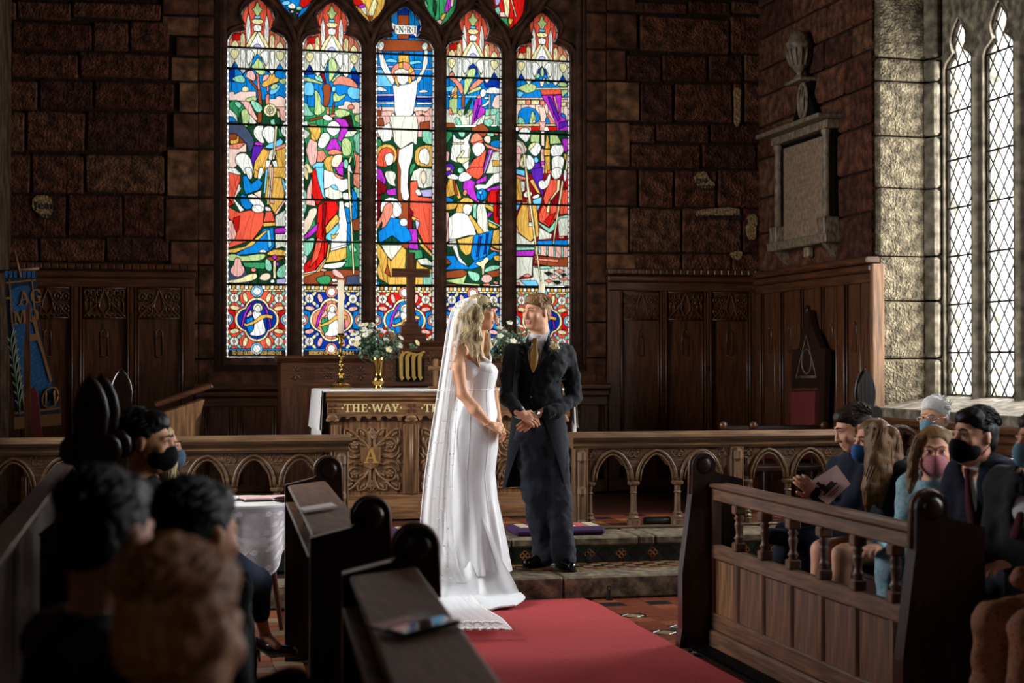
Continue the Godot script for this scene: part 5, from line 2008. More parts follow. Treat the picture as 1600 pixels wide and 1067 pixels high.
func build_sanctuary() -> void:
	var z := -12.1
	var yv := func(v: float) -> float: return on_z(580, v, z).y
	var x0 := 1.302
	var x1 := 3.226
	var t := thing("altar", "carved oak altar with gilt lettering and scrolling leaf panels", "altar")
	var b := MB.new()
	bx(b, Vector3(x0 + 0.03, 0.33, z - 0.74), Vector3(x1 - 0.03, yv.call(628), z - 0.07))
	part("body", b, M.oak_mid_y, t)
	b = MB.new()
	run_x(b, [[z + 0.02, yv.call(613)], [z + 0.02, yv.call(619)], [z, yv.call(622)], [z + 0.012, yv.call(625)], [z - 0.01, yv.call(629)], [z - 0.76, yv.call(629)], [z - 0.76, yv.call(613)]], x0, x1)
	part("table_top", b, M.oak_mid_x, t)
	b = MB.new()
	bx(b, Vector3(x0 + 0.01, yv.call(648), z - 0.03), Vector3(x1 - 0.01, yv.call(629), z), 0.003)
	part("frieze", b, M.oak_mid_x, t)
	# hanging cusped edge under the frieze
	b = MB.new()
	var cusp := PackedVector2Array([Vector2(x0 + 0.01, yv.call(647)), Vector2(x1 - 0.01, yv.call(647))])
	var n := 24
	for k in range(n, 0, -1):
		var xa := lerpf(x0 + 0.01, x1 - 0.01, float(k) / n)
		var xb := lerpf(x0 + 0.01, x1 - 0.01, float(k - 1) / n)
		cusp.append(Vector2(xa, yv.call(657.5 if k % 2 else 654.5)))
		cusp.append(Vector2(xa - 0.008, yv.call(657.5 if k % 2 else 654.5)))
		cusp.append(Vector2(lerpf(xa, xb, 0.3), yv.call(651)))
		cusp.append(Vector2(lerpf(xa, xb, 0.7), yv.call(651)))
		cusp.append(Vector2(xb + 0.008, yv.call(654.5 if k % 2 else 657.5)))
	prism(b, cusp, z - 0.03, z - 0.004, Transform3D(), 0.0)
	part("cusped_edge", b, M.oak_mid_x, t)
	for u in [518.0, 642.0, 766.0, 880.0]:
		b = MB.new()
		var c := on_z(u, 638, z)
		var cp := c
		for s in [Vector2(1, 1), Vector2(1, -1), Vector2(-1, 1), Vector2(-1, -1)]:
			bx(b, cp + Vector3(s.x * 0.008, s.y * 0.008, -0.002), cp + Vector3(s.x * 0.034, s.y * 0.034, 0.008), 0.006)
		ball(b, cp + Vector3(0, 0, 0.004), Vector3(0.01, 0.01, 0.008), 6)
		part("square_flower", b, M.oak_dark_x, t)
		b = MB.new()
		ball(b, on_z(u, 653, z), Vector3(0.045, 0.03, 0.018), 8)
		ball(b, on_z(u - 6, 657, z), Vector3(0.022, 0.018, 0.014), 8)
		ball(b, on_z(u + 6, 657, z), Vector3(0.022, 0.018, 0.014), 8)
		part("leaf_boss", b, M.oak_mid_x, t)
	for s in [["·THE·WAY·", 580.0, 0.084], ["·THE·", 680.0, 0.084]]:
		var w := words(s[0], s[2], 0.008, M.gold_letter, t, Transform3D(Basis().scaled(Vector3(1.02, 1, 1)), on_z(s[1], 638, z + 0.003)), "gilt_lettering", true, 700)
		w.mesh.vertical_alignment = VERTICAL_ALIGNMENT_CENTER
	# panels and stiles below
	var ptop: float = yv.call(664)
	var pbot: float = yv.call(775)
	var px := [[1.42, 1.90], [2.02, 2.50], [2.62, 3.10]]
	b = MB.new()
	bx(b, Vector3(x0 + 0.04, pbot - 0.02, z - 0.06), Vector3(x1 - 0.04, ptop + 0.02, z - 0.052))
	part("panel_ground", b, M.oak_mid_y, t)
	var ex := [x0 + 0.04, px[0][0], px[0][1], px[1][0], px[1][1], px[2][0], px[2][1], x1 - 0.04]
	for k in range(0, 8, 2):
		b = MB.new()
		bx(b, Vector3(ex[k], pbot, z - 0.05), Vector3(ex[k + 1], ptop, z - 0.02), 0.008)
		part("stile", b, M.oak_mid_y, t)
		b = MB.new()
		lathe(b, [[0.016, pbot], [0.016, ptop]], 8, Transform3D(Basis(), Vector3((ex[k] + ex[k + 1]) / 2, 0, z - 0.018)))
		part("bead_moulding", b, M.oak_mid_y, t)
	b = MB.new()
	bx(b, Vector3(x0 + 0.04, pbot - 0.07, z - 0.05), Vector3(x1 - 0.04, pbot, z - 0.015), 0.008)
	part("bottom_rail", b, M.oak_mid_x, t)
	b = MB.new()
	run_x(b, [[z + 0.03, 0.33], [z + 0.03, 0.42], [z + 0.005, yv.call(783)], [z - 0.02, yv.call(781)], [z - 0.7, yv.call(781)], [z - 0.7, 0.33]], x0, x1)
	part("plinth", b, M.oak_mid_x, t)
	for k in 3:
		var c := Vector3((px[k][0] + px[k][1]) / 2, (ptop + pbot) / 2, z - 0.05)
		carved_panel(t, c, px[k][1] - px[k][0] - 0.02, ptop - pbot - 0.03, M.oak_mid_y)
		if k == 0:
			b = MB.new()
			var sc := on_z(579, 715, z)
			prism(b, PackedVector2Array([Vector2(sc.x - 0.075, sc.y + 0.075), Vector2(sc.x + 0.075, sc.y + 0.075), Vector2(sc.x + 0.075, sc.y - 0.03), Vector2(sc.x + 0.05, sc.y - 0.075), Vector2(sc.x, sc.y - 0.10), Vector2(sc.x - 0.05, sc.y - 0.075), Vector2(sc.x - 0.075, sc.y - 0.03)]), z - 0.05, z - 0.02, Transform3D(), 0.005)
			var sh := part("shield", b, M.oak_mid_y, t)
			var w := words("A", 0.15, 0.008, M.gilt, sh, Transform3D(Basis(), Vector3(sc.x, sc.y + 0.005, z - 0.018)), "gilt_letter", true, 700)
			w.mesh.vertical_alignment = VERTICAL_ALIGNMENT_CENTER
	# linen cloth
	b = MB.new()
	var ct: float = yv.call(613) + 0.001
	bx(b, Vector3(x0 - 0.025, ct, z - 0.76), Vector3(x1 + 0.025, ct + 0.018, z + 0.03), 0.008)
	var cl := tag(part("altar_cloth", b, M.linen), "white linen cloth over the altar top with fringed falling ends", "cloth")
	for s in [[x0 - 0.03, -1.0], [x1 + 0.03, 1.0]]:
		b = MB.new()
		for lay_k in 2:
			var rows := []
			for j in 9:
				var row := PackedVector3Array()
				for i in 21:
					var f := j / 8.0
					var len: float = 0.30 if lay_k == 0 else 0.62
					row.append(Vector3(s[0] + s[1] * (0.004 + 0.018 * f + 0.012 * sin(i * 1.3 + lay_k) * f - 0.012 * lay_k), ct + 0.015 - len * f - (0.006 if j == 8 and i % 2 else 0.0), lerpf(z + 0.02, z - 0.74, i / 20.0)))
				rows.append(row)
			loft(b, rows, false, false)
		part("cloth_fall", b, M.linen, cl)
	var top := ct + 0.018
	candlestick(Vector3(1.452, top, -12.42), on_z(533, 524, -12.42).y - top, on_z(533, 437, -12.42).y - top, "brass altar candlestick with a tall white candle beside the bouquet vase")
	candlestick(Vector3(3.068, top, -12.42), on_z(533, 524, -12.42).y - top, on_z(533, 437, -12.42).y - top, "brass altar candlestick whose candle rises behind the groom's head")
	vase(Vector3(1.735, top, -12.35), "brass vase of white flowers and eucalyptus on the altar", 1)
	vase(Vector3(2.765, top, -12.38), "vase of white flowers standing between bride and groom", 2)
	# small plain cross
	var c0 := on_z(680, 610, -12.25)
	var sx := thing("table_cross", "small plain light-wood cross standing on the altar cloth", "cross", Vector3(c0.x, top, -12.25))
	b = MB.new()
	bx(b, Vector3(-0.055, 0, -0.035), Vector3(0.055, 0.022, 0.035), 0.004)
	part("foot", b, M.oak_light_x, sx)
	b = MB.new()
	bx(b, Vector3(-0.017, 0.02, -0.014), Vector3(0.017, 0.235, 0.014), 0.003)
	part("upright", b, M.oak_light_y, sx)
	b = MB.new()
	bx(b, Vector3(-0.055, 0.145, -0.012), Vector3(0.055, 0.18, 0.016), 0.003)
	part("crossbar", b, M.oak_light_x, sx)
	retable()

func candlestick(at: Vector3, socket: float, full: float, label: String) -> void:
	var t := thing("candlestick", label, "candlestick", at, 0, "altar candlesticks")
	var b := MB.new()
	lathe(b, [[0.088, 0], [0.09, 0.012], [0.082, 0.022], [0.078, 0.034], [0.05, 0.045], [0.035, 0.06], [0.022, 0.085]], 12, Transform3D(), false)
	part("foot", b, M.brass, t)
	b = MB.new()
	var s := socket
	lathe(b, [[0.02, 0.07], [0.016, 0.10], [0.014, s * 0.25], [0.034, s * 0.28], [0.036, s * 0.29], [0.014, s * 0.32], [0.013, s * 0.43], [0.026, s * 0.45], [0.013, s * 0.47], [0.013, s * 0.58], [0.036, s * 0.61], [0.036, s * 0.625], [0.014, s * 0.66], [0.013, s * 0.82], [0.03, s * 0.86], [0.015, s * 0.89], [0.024, s * 0.97]], 12)
	part("stem", b, M.brass, t)
	b = MB.new()
	lathe(b, [[0.02, s * 0.95], [0.052, s * 0.985], [0.056, s * 1.0], [0.028, s * 0.995], [0.026, s * 1.04]], 16)
	part("drip_pan", b, M.brass, t)
	b = MB.new()
	lathe(b, [[0.024, s * 1.0], [0.024, full - 0.004], [0.018, full]], 14)
	part("candle", b, M.candle_wax, t)

func vase(at: Vector3, label: String, sd: int) -> void:
	var t := thing("flower_vase", label, "vase", at, 0, "altar flower vases")
	var b := MB.new()
	lathe(b, [[0.038, 0], [0.04, 0.012], [0.032, 0.02], [0.03, 0.03], [0.048, 0.05], [0.05, 0.07], [0.046, 0.09], [0.03, 0.105], [0.03, 0.115], [0.033, 0.16], [0.044, 0.22], [0.062, 0.255], [0.058, 0.255], [0.028, 0.17]], 16)
	part("vase_body", b, M.brass, t)
	var r := RandomNumberGenerator.new()
	r.seed = sd
	var stems := MB.new()
	var leaves := MB.new()
	for k in 44:
		var a := r.randf() * TAU
		var e := r.randf_range(0.05, 1.0)
		var tip := Vector3(cos(a) * 0.23 * sqrt(e), 0.26 + r.randf_range(0.02, 0.27) * (1.15 - 0.45 * e), sin(a) * 0.15 * sqrt(e))
		if k == 0:
			tip = Vector3(0.30, 0.36, 0.05)
		tube(stems, [Vector3(0, 0.22, 0), tip * Vector3(0.4, 1, 0.4) + Vector3(0, -0.08, 0), tip], 0.0025, 4)
		var kind := k % 5
		if k < 20:
			# five-petalled white flower with its own centre
			var fb := MB.new()
			var face := (tip - Vector3(0, 0.15, 0) + Vector3(0, 0, 0.22)).normalized()
			var bs := Basis.looking_at(-face, Vector3.UP)
			for q in 5:
				var d := bs * Vector3(cos(TAU * q / 5), sin(TAU * q / 5), 0.15)
				ball(fb, tip + d * 0.015, Vector3(0.014, 0.014, 0.006), 6, bs)
			var fl := part("flower", fb, M.petal if kind else M.petal_cream, t)
			fb = MB.new()
			ball(fb, tip + face * 0.006, Vector3(0.006, 0.006, 0.006), 6)
			part("flower_centre", fb, M.petal_cream, fl)
		elif k < 24:
			var fb := MB.new()
			ball(fb, tip, Vector3(0.012, 0.012, 0.012), 6)
			part("bud", fb, M.petal_orange, t)
		for q in 7:
			var p := Vector3(0, 0.22, 0).lerp(tip, r.randf_range(0.35, 1.05)) + Vector3(r.randf_range(-0.03, 0.03), r.randf_range(-0.02, 0.03), r.randf_range(-0.03, 0.03))
			ball(leaves, p, Vector3(0.019, 0.003, 0.015), 6, Basis.from_euler(Vector3(r.randf() * 3, r.randf() * 3, r.randf() * 3)))
	part("stem", stems, M.leaf_dark, t)
	var lv := part("foliage", leaves, M.leaf_green, t)
	lv.set_meta("kind", "stuff")

func retable() -> void:
	var z := -13.15
	var xl := on_z(437, 560, z).x
	var xr := 2.264 * 2 - xl
	var y := func(v: float) -> float: return on_z(520, v, z).y
	var t := thing("retable", "dark carved oak retable behind the altar with a gilt monogram", "retable")
	var b := MB.new()
	bx(b, Vector3(xl, 0.33, z - 0.30), Vector3(xr, y.call(560), z), 0.006)
	part("body", b, M.oak_dark_x, t)
	b = MB.new()
	run_x(b, [[z + 0.05, y.call(556)], [z + 0.05, y.call(560)], [z + 0.02, y.call(565)], [z, y.call(567)], [z - 0.3, y.call(567)], [z - 0.3, y.call(556)]], xl - 0.03, xr + 0.03)
	part("cornice", b, M.oak_dark_x, t)
	var x := xl + 0.06
	var k := 0
	while x < xr - 0.12:
		# frieze squares: flower, bars, leaf and grape clusters in turn
		b = MB.new()
		var cy: float = (y.call(571) + y.call(595)) / 2
		var c := Vector3(x + 0.06, cy, z)
		match k % 4:
			0:
				for q in 8:
					ball(b, c + Vector3(cos(TAU * q / 8) * 0.032, sin(TAU * q / 8) * 0.042, 0.002), Vector3(0.024, 0.009, 0.01), 6, Basis(Vector3.BACK, TAU * q / 8))
			1:
				for q in 3:
					bx(b, c + Vector3(-0.05 + q * 0.035, -0.055, -0.004), c + Vector3(-0.034 + q * 0.035, 0.055, 0.008), 0.004)
			_:
				for q in 14:
					ball(b, c + Vector3((q % 5 - 2) * 0.022 + 0.01 * (q / 5), 0.0 - (q / 5) * 0.02, 0.003), Vector3(0.012, 0.012, 0.01), 6)
				tube(b, curve([c + Vector3(-0.06, 0.02, 0), c + Vector3(-0.02, 0.055, 0), c + Vector3(0.03, 0.03, 0), c + Vector3(0.06, 0.055, 0)], 4), 0.008, 5)
				ball(b, c + Vector3(0.035, 0.045, 0), Vector3(0.028, 0.012, 0.008), 6)
		part("frieze_carving", b, M.oak_dark_x, t)
		x += 0.135
		k += 1
	for s in 5:
		b = MB.new()
		bx(b, Vector3(lerpf(xl, xr, s / 5.0) + 0.004, 0.5, z), Vector3(lerpf(xl, xr, (s + 1) / 5.0) - 0.004, y.call(605), z + 0.012), 0.004)
		part("plank", b, M.oak_dark_y, t)
	# raised middle with the monogram
	var mx0 := on_z(600, 540, z + 0.04).x
	var mx1 := 2.264 * 2 - mx0
	b = MB.new()
	bx(b, Vector3(mx0, y.call(604), z), Vector3(mx1, y.call(536), z + 0.04), 0.006)
	part("centre_block", b, M.oak_dark_x, t)
	b = MB.new()
	run_x(b, [[z + 0.09, y.call(531)], [z + 0.09, y.call(535)], [z + 0.05, y.call(541)], [z - 0.2, y.call(541)], [z - 0.2, y.call(531)]], mx0 - 0.03, mx1 + 0.03)
	part("cornice", b, M.oak_dark_x, t)
	var c := on_z(642, 573, z + 0.05)
	b = MB.new()
	bx(b, c + Vector3(-0.13, -0.125, -0.02), c + Vector3(0.11, 0.125, -0.004))
	var gr := part("monogram_ground", b, M.charcoal, t)
	b = MB.new()
	for k2 in 4:
		var xx := -0.085 + k2 * 0.052
		prism(b, PackedVector2Array([Vector2(c.x + xx - 0.014, c.y - 0.085), Vector2(c.x + xx + 0.004, c.y - 0.115), Vector2(c.x + xx + 0.024, c.y - 0.092), Vector2(c.x + xx + 0.012, c.y - 0.075), Vector2(c.x + xx + 0.012, c.y + 0.08), Vector2(c.x + xx + 0.032, c.y + 0.10), Vector2(c.x + xx + 0.005, c.y + 0.118), Vector2(c.x + xx - 0.018, c.y + 0.085)]), c.z - 0.006, c.z + 0.016, Transform3D(), 0.004)
	tube(b, curve([c + Vector3(-0.1, 0.09, 0.006), c + Vector3(-0.04, 0.12, 0.006), c + Vector3(0.04, 0.10, 0.006), c + Vector3(0.11, 0.125, 0.006)], 5), 0.011, 6)
	part("gilt_monogram", b, M.gilt, t)
	for s in [-1.0, 1.0]:
		b = MB.new()
		for q in 4:
			for p in 4:
				var a := TAU * p / 4
				ball(b, c + Vector3(s * 0.16 + cos(a) * 0.02, -0.09 + q * 0.06 + sin(a) * 0.022, -0.005), Vector3(0.016, 0.007, 0.008), 6, Basis(Vector3.BACK, a))
		part("flower_strip", b, M.oak_dark_x, t)
	# the tall cross, standing on the raised middle
	var zc := -13.2
	var p0 := on_z(641, 531, zc)
	var cr := thing("standing_cross", "tall dark wooden cross on a stepped base, silhouetted against the window", "cross", Vector3(p0.x, p0.y - 0.005, zc))
	var hgt := on_z(641, 393, zc).y - p0.y
	var arm := on_z(641, 425, zc).y - p0.y
	b = MB.new()
	bx(b, Vector3(-0.035, 0.0, -0.025), Vector3(0.035, hgt, 0.025), 0.003)
	part("upright", b, M.oak_dark_y, cr)
	b = MB.new()
	bx(b, Vector3(-0.16, arm - 0.036, -0.025), Vector3(0.16, arm + 0.036, 0.027), 0.003)
	part("crossbar", b, M.oak_dark_x, cr)
	for s in [[0.125, 0.0, 0.062], [0.085, 0.06, 0.125], [0.058, 0.12, 0.16]]:
		b = MB.new()
		bx(b, Vector3(-s[0], s[1], -0.06), Vector3(s[0], s[2], 0.06), 0.003)
		part("base_step", b, M.oak_dark_x, cr)

# ---------- altar rails ----------
func build_rails() -> void:
	var z := -11.1
	var t := thing("altar_rail", "arcaded oak altar rail between the banner and the altar", "rail", Vector3.ZERO, 0, "altar rails")
	rail(t, NORTH + 0.02, on_z(545, 690, z).x, z)
	var cols := []
	var c0 := on_z(431, 780, z).x
	var sp := c0 - on_z(358, 780, z).x
	var k := 1
	while c0 + sp * k > NORTH + 0.1:
		cols.append(c0 + sp * k)
		k -= 1
	rail_bays(t, cols, z)
	rail_post(t, on_z(531, 750, z).x, z)
	t = thing("altar_rail", "arcaded oak altar rail running behind the groom to the memorial wall", "rail", Vector3.ZERO, 0, "altar rails")
	rail(t, on_z(891, 690, z).x, SOUTH - 0.12, z)
	var xs := []
	for u in [921.0, 990.5, 1059.5, 1130.0]:
		xs.append(on_z(u, 780, z).x)
	rail_bays(t, xs, z)
	rail_post(t, on_z(906, 750, z).x, z)
	rail_post(t, on_z(1150, 750, z).x, z)
	xs = []
	var x := on_z(1168, 780, z).x
	while x < SOUTH - 0.15:
		xs.append(x)
		x += 0.325
	rail_bays(t, xs, z)

func rail(t: Node3D, x0: float, x1: float, z: float) -> void:
	var b := MB.new()
	run_x(b, [[z + 0.075, 0.965], [z + 0.09, 0.985], [z + 0.085, 1.005], [z + 0.05, 1.022], [z - 0.05, 1.022], [z - 0.085, 1.005], [z - 0.09, 0.985], [z - 0.075, 0.965]], x0, x1)
	part("handrail", b, M.oak_rail_x, t)
	b = MB.new()
	run_x(b, [[z + 0.045, 0.905], [z + 0.06, 0.925], [z + 0.045, 0.94], [z + 0.06, 0.965], [z - 0.06, 0.965], [z - 0.045, 0.905]], x0 + 0.01, x1 - 0.01)
	part("rail_moulding", b, M.oak_rail_x, t)
	b = MB.new()
	bx(b, Vector3(x0 + 0.01, 0.326, z - 0.06), Vector3(x1 - 0.01, 0.345, z + 0.06), 0.005)
	part("base_rail", b, M.oak_rail_x, t)

func rail_post(t: Node3D, x: float, z: float) -> void:
	var b := MB.new()
	bx(b, Vector3(x - 0.05, 0.33, z - 0.045), Vector3(x + 0.05, 0.91, z + 0.05), 0.006)
	var o := part("post", b, M.oak_rail_y, t)
	for y in [[0.80, 0.90], [0.56, 0.64], [0.36, 0.40]]:
		b = MB.new()
		bx(b, Vector3(x - 0.032, y[0], z + 0.03), Vector3(x + 0.032, y[1], z + 0.085), 0.022)
		part("buttress_block", b, M.oak_rail_y, o)
	b = MB.new()
	bx(b, Vector3(x - 0.028, 0.36, z + 0.03), Vector3(x + 0.028, 0.82, z + 0.066), 0.008)
	part("buttress", b, M.oak_rail_y, o)

func rail_bays(t: Node3D, xs: Array, z: float) -> void:
	var cap := 0.665
	var top := 0.91
	for x in xs:
		var b := MB.new()
		lathe(b, [[0.05, 0.345], [0.05, 0.38], [0.042, 0.385], [0.045, 0.40], [0.032, 0.415], [0.034, 0.43], [0.024, 0.44], [0.022, cap - 0.09], [0.031, cap - 0.085], [0.023, cap - 0.075], [0.024, cap - 0.035], [0.045, cap - 0.025], [0.048, cap - 0.01], [0.036, cap], [0.036, cap + 0.02]], 12, Transform3D(Basis(), Vector3(x, 0, z)), false)
		part("colonnette", b, M.oak_rail_y, t)
	for k in xs.size() - 1:
		var a: float = minf(xs[k], xs[k + 1])
		var c: float = maxf(xs[k], xs[k + 1])
		var w := c - a
		var r := w / 2 - 0.022
		var mid := (a + c) / 2
		# pointed cusped arch
		var p := PackedVector2Array([Vector2(c, cap), Vector2(c, top), Vector2(a, top), Vector2(a, cap)])
		var left := [[-1.0, 0.0], [-0.97, 0.30], [-0.84, 0.56], [-0.70, 0.66], [-0.56, 0.70], [-0.46, 0.84], [-0.30, 1.0], [-0.14, 1.12], [0.0, 1.20]]
		for q in left:
			p.append(Vector2(mid + q[0] * r, cap + q[1] * 0.165))
		for i in range(left.size() - 2, -1, -1):
			p.append(Vector2(mid - left[i][0] * r, cap + left[i][1] * 0.165))
		var b := MB.new()
		prism(b, p, z - 0.03, z + 0.02)
		var o := part("arch_panel", b, M.oak_rail_x, t)
		for g in [[1.04, 0.012, 0.03, 1.05], [0.86, 0.009, 0.026, 0.92]]:
			b = MB.new()
			var pts := []
			for i in 13:
				var f := i / 12.0
				var ang := lerpf(PI, 0, f)
				var lift := 1.0 + 0.12 * (1.0 - absf(2 * f - 1))
				pts.append(Vector3(mid + cos(ang) * r * g[0], cap + 0.005 + sin(ang) * 0.185 * lift * g[3], z + g[2]))
			tube(b, pts, g[1], 6)
			part("arch_moulding", b, M.oak_rail_x, o)
	for x in xs:
		var b := MB.new()
		for q in 3:
			var ang := TAU * q / 3 + PI / 2
			tube(b, arc(Vector3(x + cos(ang) * 0.022, 0.868 + sin(ang) * 0.022, z + 0.022), Vector3(0.02, 0, 0), Vector3(0, 0.02, 0), 0, 360, 8), 0.005, 4)
		tube(b, arc(Vector3(x, 0.868, z + 0.02), Vector3(0.052, 0, 0), Vector3(0, 0.045, 0), 0, 360, 12), 0.004, 4)
		part("trefoil", b, M.oak_rail_x, t)

# ---------- choir stalls ----------
# aisle end of a desk: s = 1 with the scroll towards -x (stalls on the memorial side), -1 mirrored
func desk_end(parent: Node3D, x: float, z: float, s: float) -> void:
	var p := PackedVector2Array()
	var raw := [[-0.138, 0.0], [-0.138, 0.03], [-0.125, 0.10], [-0.125, 0.40], [-0.069, 0.82], [-0.066, 0.955]]
	for i in 11:
		var a := deg_to_rad(lerpf(180, -25, i / 10.0))
		raw.append([0.066 * cos(a), 0.975 + 0.066 * sin(a)])
	raw.append_array([[0.075, 0.935], [0.22, 0.90], [0.22, 0.0]])
	for q in raw:
		p.append(Vector2(x + q[0] * s, q[1]))
	var b := MB.new()
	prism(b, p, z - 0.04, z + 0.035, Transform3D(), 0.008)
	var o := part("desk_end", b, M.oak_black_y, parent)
	b = MB.new()
	lathe(b, [[0.048, -0.005], [0.05, 0.004], [0.03, 0.012], [0.012, 0.014]], 16, Transform3D(Basis(Vector3.RIGHT, PI / 2), Vector3(x, 0.975, z + 0.03)))
	part("scroll_roundel", b, M.oak_black_y, o)
	b = MB.new()
	var rim := []
	for i in range(4, 17):
		rim.append(Vector3(x + raw[i][0] * s, raw[i][1], z - 0.002))
	tube(b, rim, 0.012, 6)
	part("edge_roll", b, M.oak_stall_y, o)

func stall_front(parent: Node3D, x: float, z0: float, z1: float, n: int, s: float) -> void:
	# s: direction of the aisle face (-1 faces -x)
	var box := func(called: String, m: Material, y0: float, y1: float, a: float, c: float, w: float, ch: float, off := 0.0) -> void:
		var b := MB.new()
		bx(b, Vector3(x - w / 2 + off * s, y0, a), Vector3(x + w / 2 + off * s, y1, c), ch)
		part(called, b, m, parent)
	box.call("top_rail", M.oak_stall_z, 0.79, 0.855, z0, z1, 0.05, 0.006)
	box.call("capping", M.oak_stall_z, 0.855, 0.88, z0, z1, 0.085, 0.01)
	box.call("middle_rail", M.oak_stall_z, 0.475, 0.555, z0, z1, 0.055, 0.012)
	box.call("bottom_rail", M.oak_stall_z, 0.10, 0.19, z0, z1, 0.055, 0.008)
	box.call("plinth", M.oak_stall_z, 0.0, 0.10, z0, z1, 0.09, 0.012, 0.0)
	box.call("back_board", M.oak_stall_y, 0.15, 0.5, z0, z1, 0.016, 0.0, -0.012)
	var step := (z1 - z0) / n
	for k in n + 1:
		var z := z0 + k * step
		if k == 0 or k == n:
			box.call("stile", M.oak_stall_y, 0.1, 0.8, z - 0.03, z + 0.03, 0.05, 0.006)
			continue
		box.call("stile", M.oak_stall_y, 0.17, 0.49, z - 0.032, z + 0.032, 0.048, 0.01)
		var b := MB.new()
		bx(b, Vector3(x - 0.03, 0.553, z - 0.03), Vector3(x + 0.03, 0.60, z + 0.03), 0.006)
		bx(b, Vector3(x - 0.03, 0.745, z - 0.03), Vector3(x + 0.03, 0.792, z + 0.03), 0.006)
		lathe(b, [[0.026, 0.598], [0.018, 0.61], [0.028, 0.622], [0.02, 0.632], [0.016, 0.65], [0.024, 0.69], [0.022, 0.70], [0.017, 0.712], [0.027, 0.725], [0.018, 0.735], [0.026, 0.747]], 10, Transform3D(Basis(), Vector3(x, 0, z)))
		part("baluster", b, M.oak_stall_y, parent)
	for k in n:
		var b := MB.new()
		bx(b, Vector3(x - 0.006 + 0.004 * s, 0.18, z0 + k * step + 0.03), Vector3(x + 0.006 + 0.004 * s, 0.49, z0 + (k + 1) * step - 0.03))
		part("panel", b, M.oak_light_y if k == 0 and s < 0 else M.oak_stall_y, parent)

func poppyhead(parent: Node3D, x: float, z: float, s: float) -> void:
	var raw := [[-0.03, 1.12], [-0.045, 1.17], [-0.07, 1.195], [-0.105, 1.20], [-0.125, 1.225], [-0.12, 1.26], [-0.095, 1.282], [-0.06, 1.283], [-0.045, 1.27], [-0.062, 1.31], [-0.07, 1.36], [-0.058, 1.41], [-0.035, 1.45], [0.0, 1.49]]
	var p := PackedVector2Array()
	for q in raw:
		p.append(Vector2(x + q[0] * 0.74, q[1]))
	for i in range(raw.size() - 2, -1, -1):
		p.append(Vector2(x - raw[i][0] * 0.74, raw[i][1]))
	var b := MB.new()
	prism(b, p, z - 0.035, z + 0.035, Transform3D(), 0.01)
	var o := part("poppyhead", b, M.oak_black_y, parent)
	b = MB.new()
	var rim := []
	for q in p:
		rim.append(Vector3(q.x, q.y, z))
	tube(b, rim, 0.011, 6)
	part("edge_roll", b, M.oak_black_y, o)
	# bench end with a scrolled elbow
	var e := [[-0.16, 0.0], [-0.16, 0.95], [-0.08, 1.02], [-0.035, 1.14], [0.035, 1.14], [0.06, 1.05], [0.12, 0.97], [0.20, 0.93], [0.27, 0.90], [0.32, 0.85], [0.32, 0.78], [0.27, 0.74], [0.22, 0.66], [0.22, 0.0]]
	p = PackedVector2Array()
	for q in e:
		p.append(Vector2(x + q[0] * s, q[1]))
	b = MB.new()
	prism(b, p, z - 0.035, z + 0.035, Transform3D(), 0.008)
	part("bench_end", b, M.oak_black_y, parent)
	b = MB.new()
	rim = []
	for i in range(1, 12):
		rim.append(Vector3(x + e[i][0] * s, e[i][1], z))
	tube(b, rim, 0.012, 6)
	part("edge_roll", b, M.oak_black_y, parent)

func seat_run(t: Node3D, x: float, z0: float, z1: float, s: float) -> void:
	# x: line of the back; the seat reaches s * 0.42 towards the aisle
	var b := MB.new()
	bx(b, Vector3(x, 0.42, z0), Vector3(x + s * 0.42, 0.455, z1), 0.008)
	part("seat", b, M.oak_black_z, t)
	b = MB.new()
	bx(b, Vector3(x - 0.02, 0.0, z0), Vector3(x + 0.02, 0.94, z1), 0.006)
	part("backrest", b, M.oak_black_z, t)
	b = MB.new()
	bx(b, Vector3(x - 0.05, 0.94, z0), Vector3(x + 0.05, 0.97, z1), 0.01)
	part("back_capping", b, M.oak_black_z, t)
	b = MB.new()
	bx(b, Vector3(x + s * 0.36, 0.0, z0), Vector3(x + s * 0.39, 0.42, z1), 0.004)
	part("seat_front", b, M.oak_black_z, t)

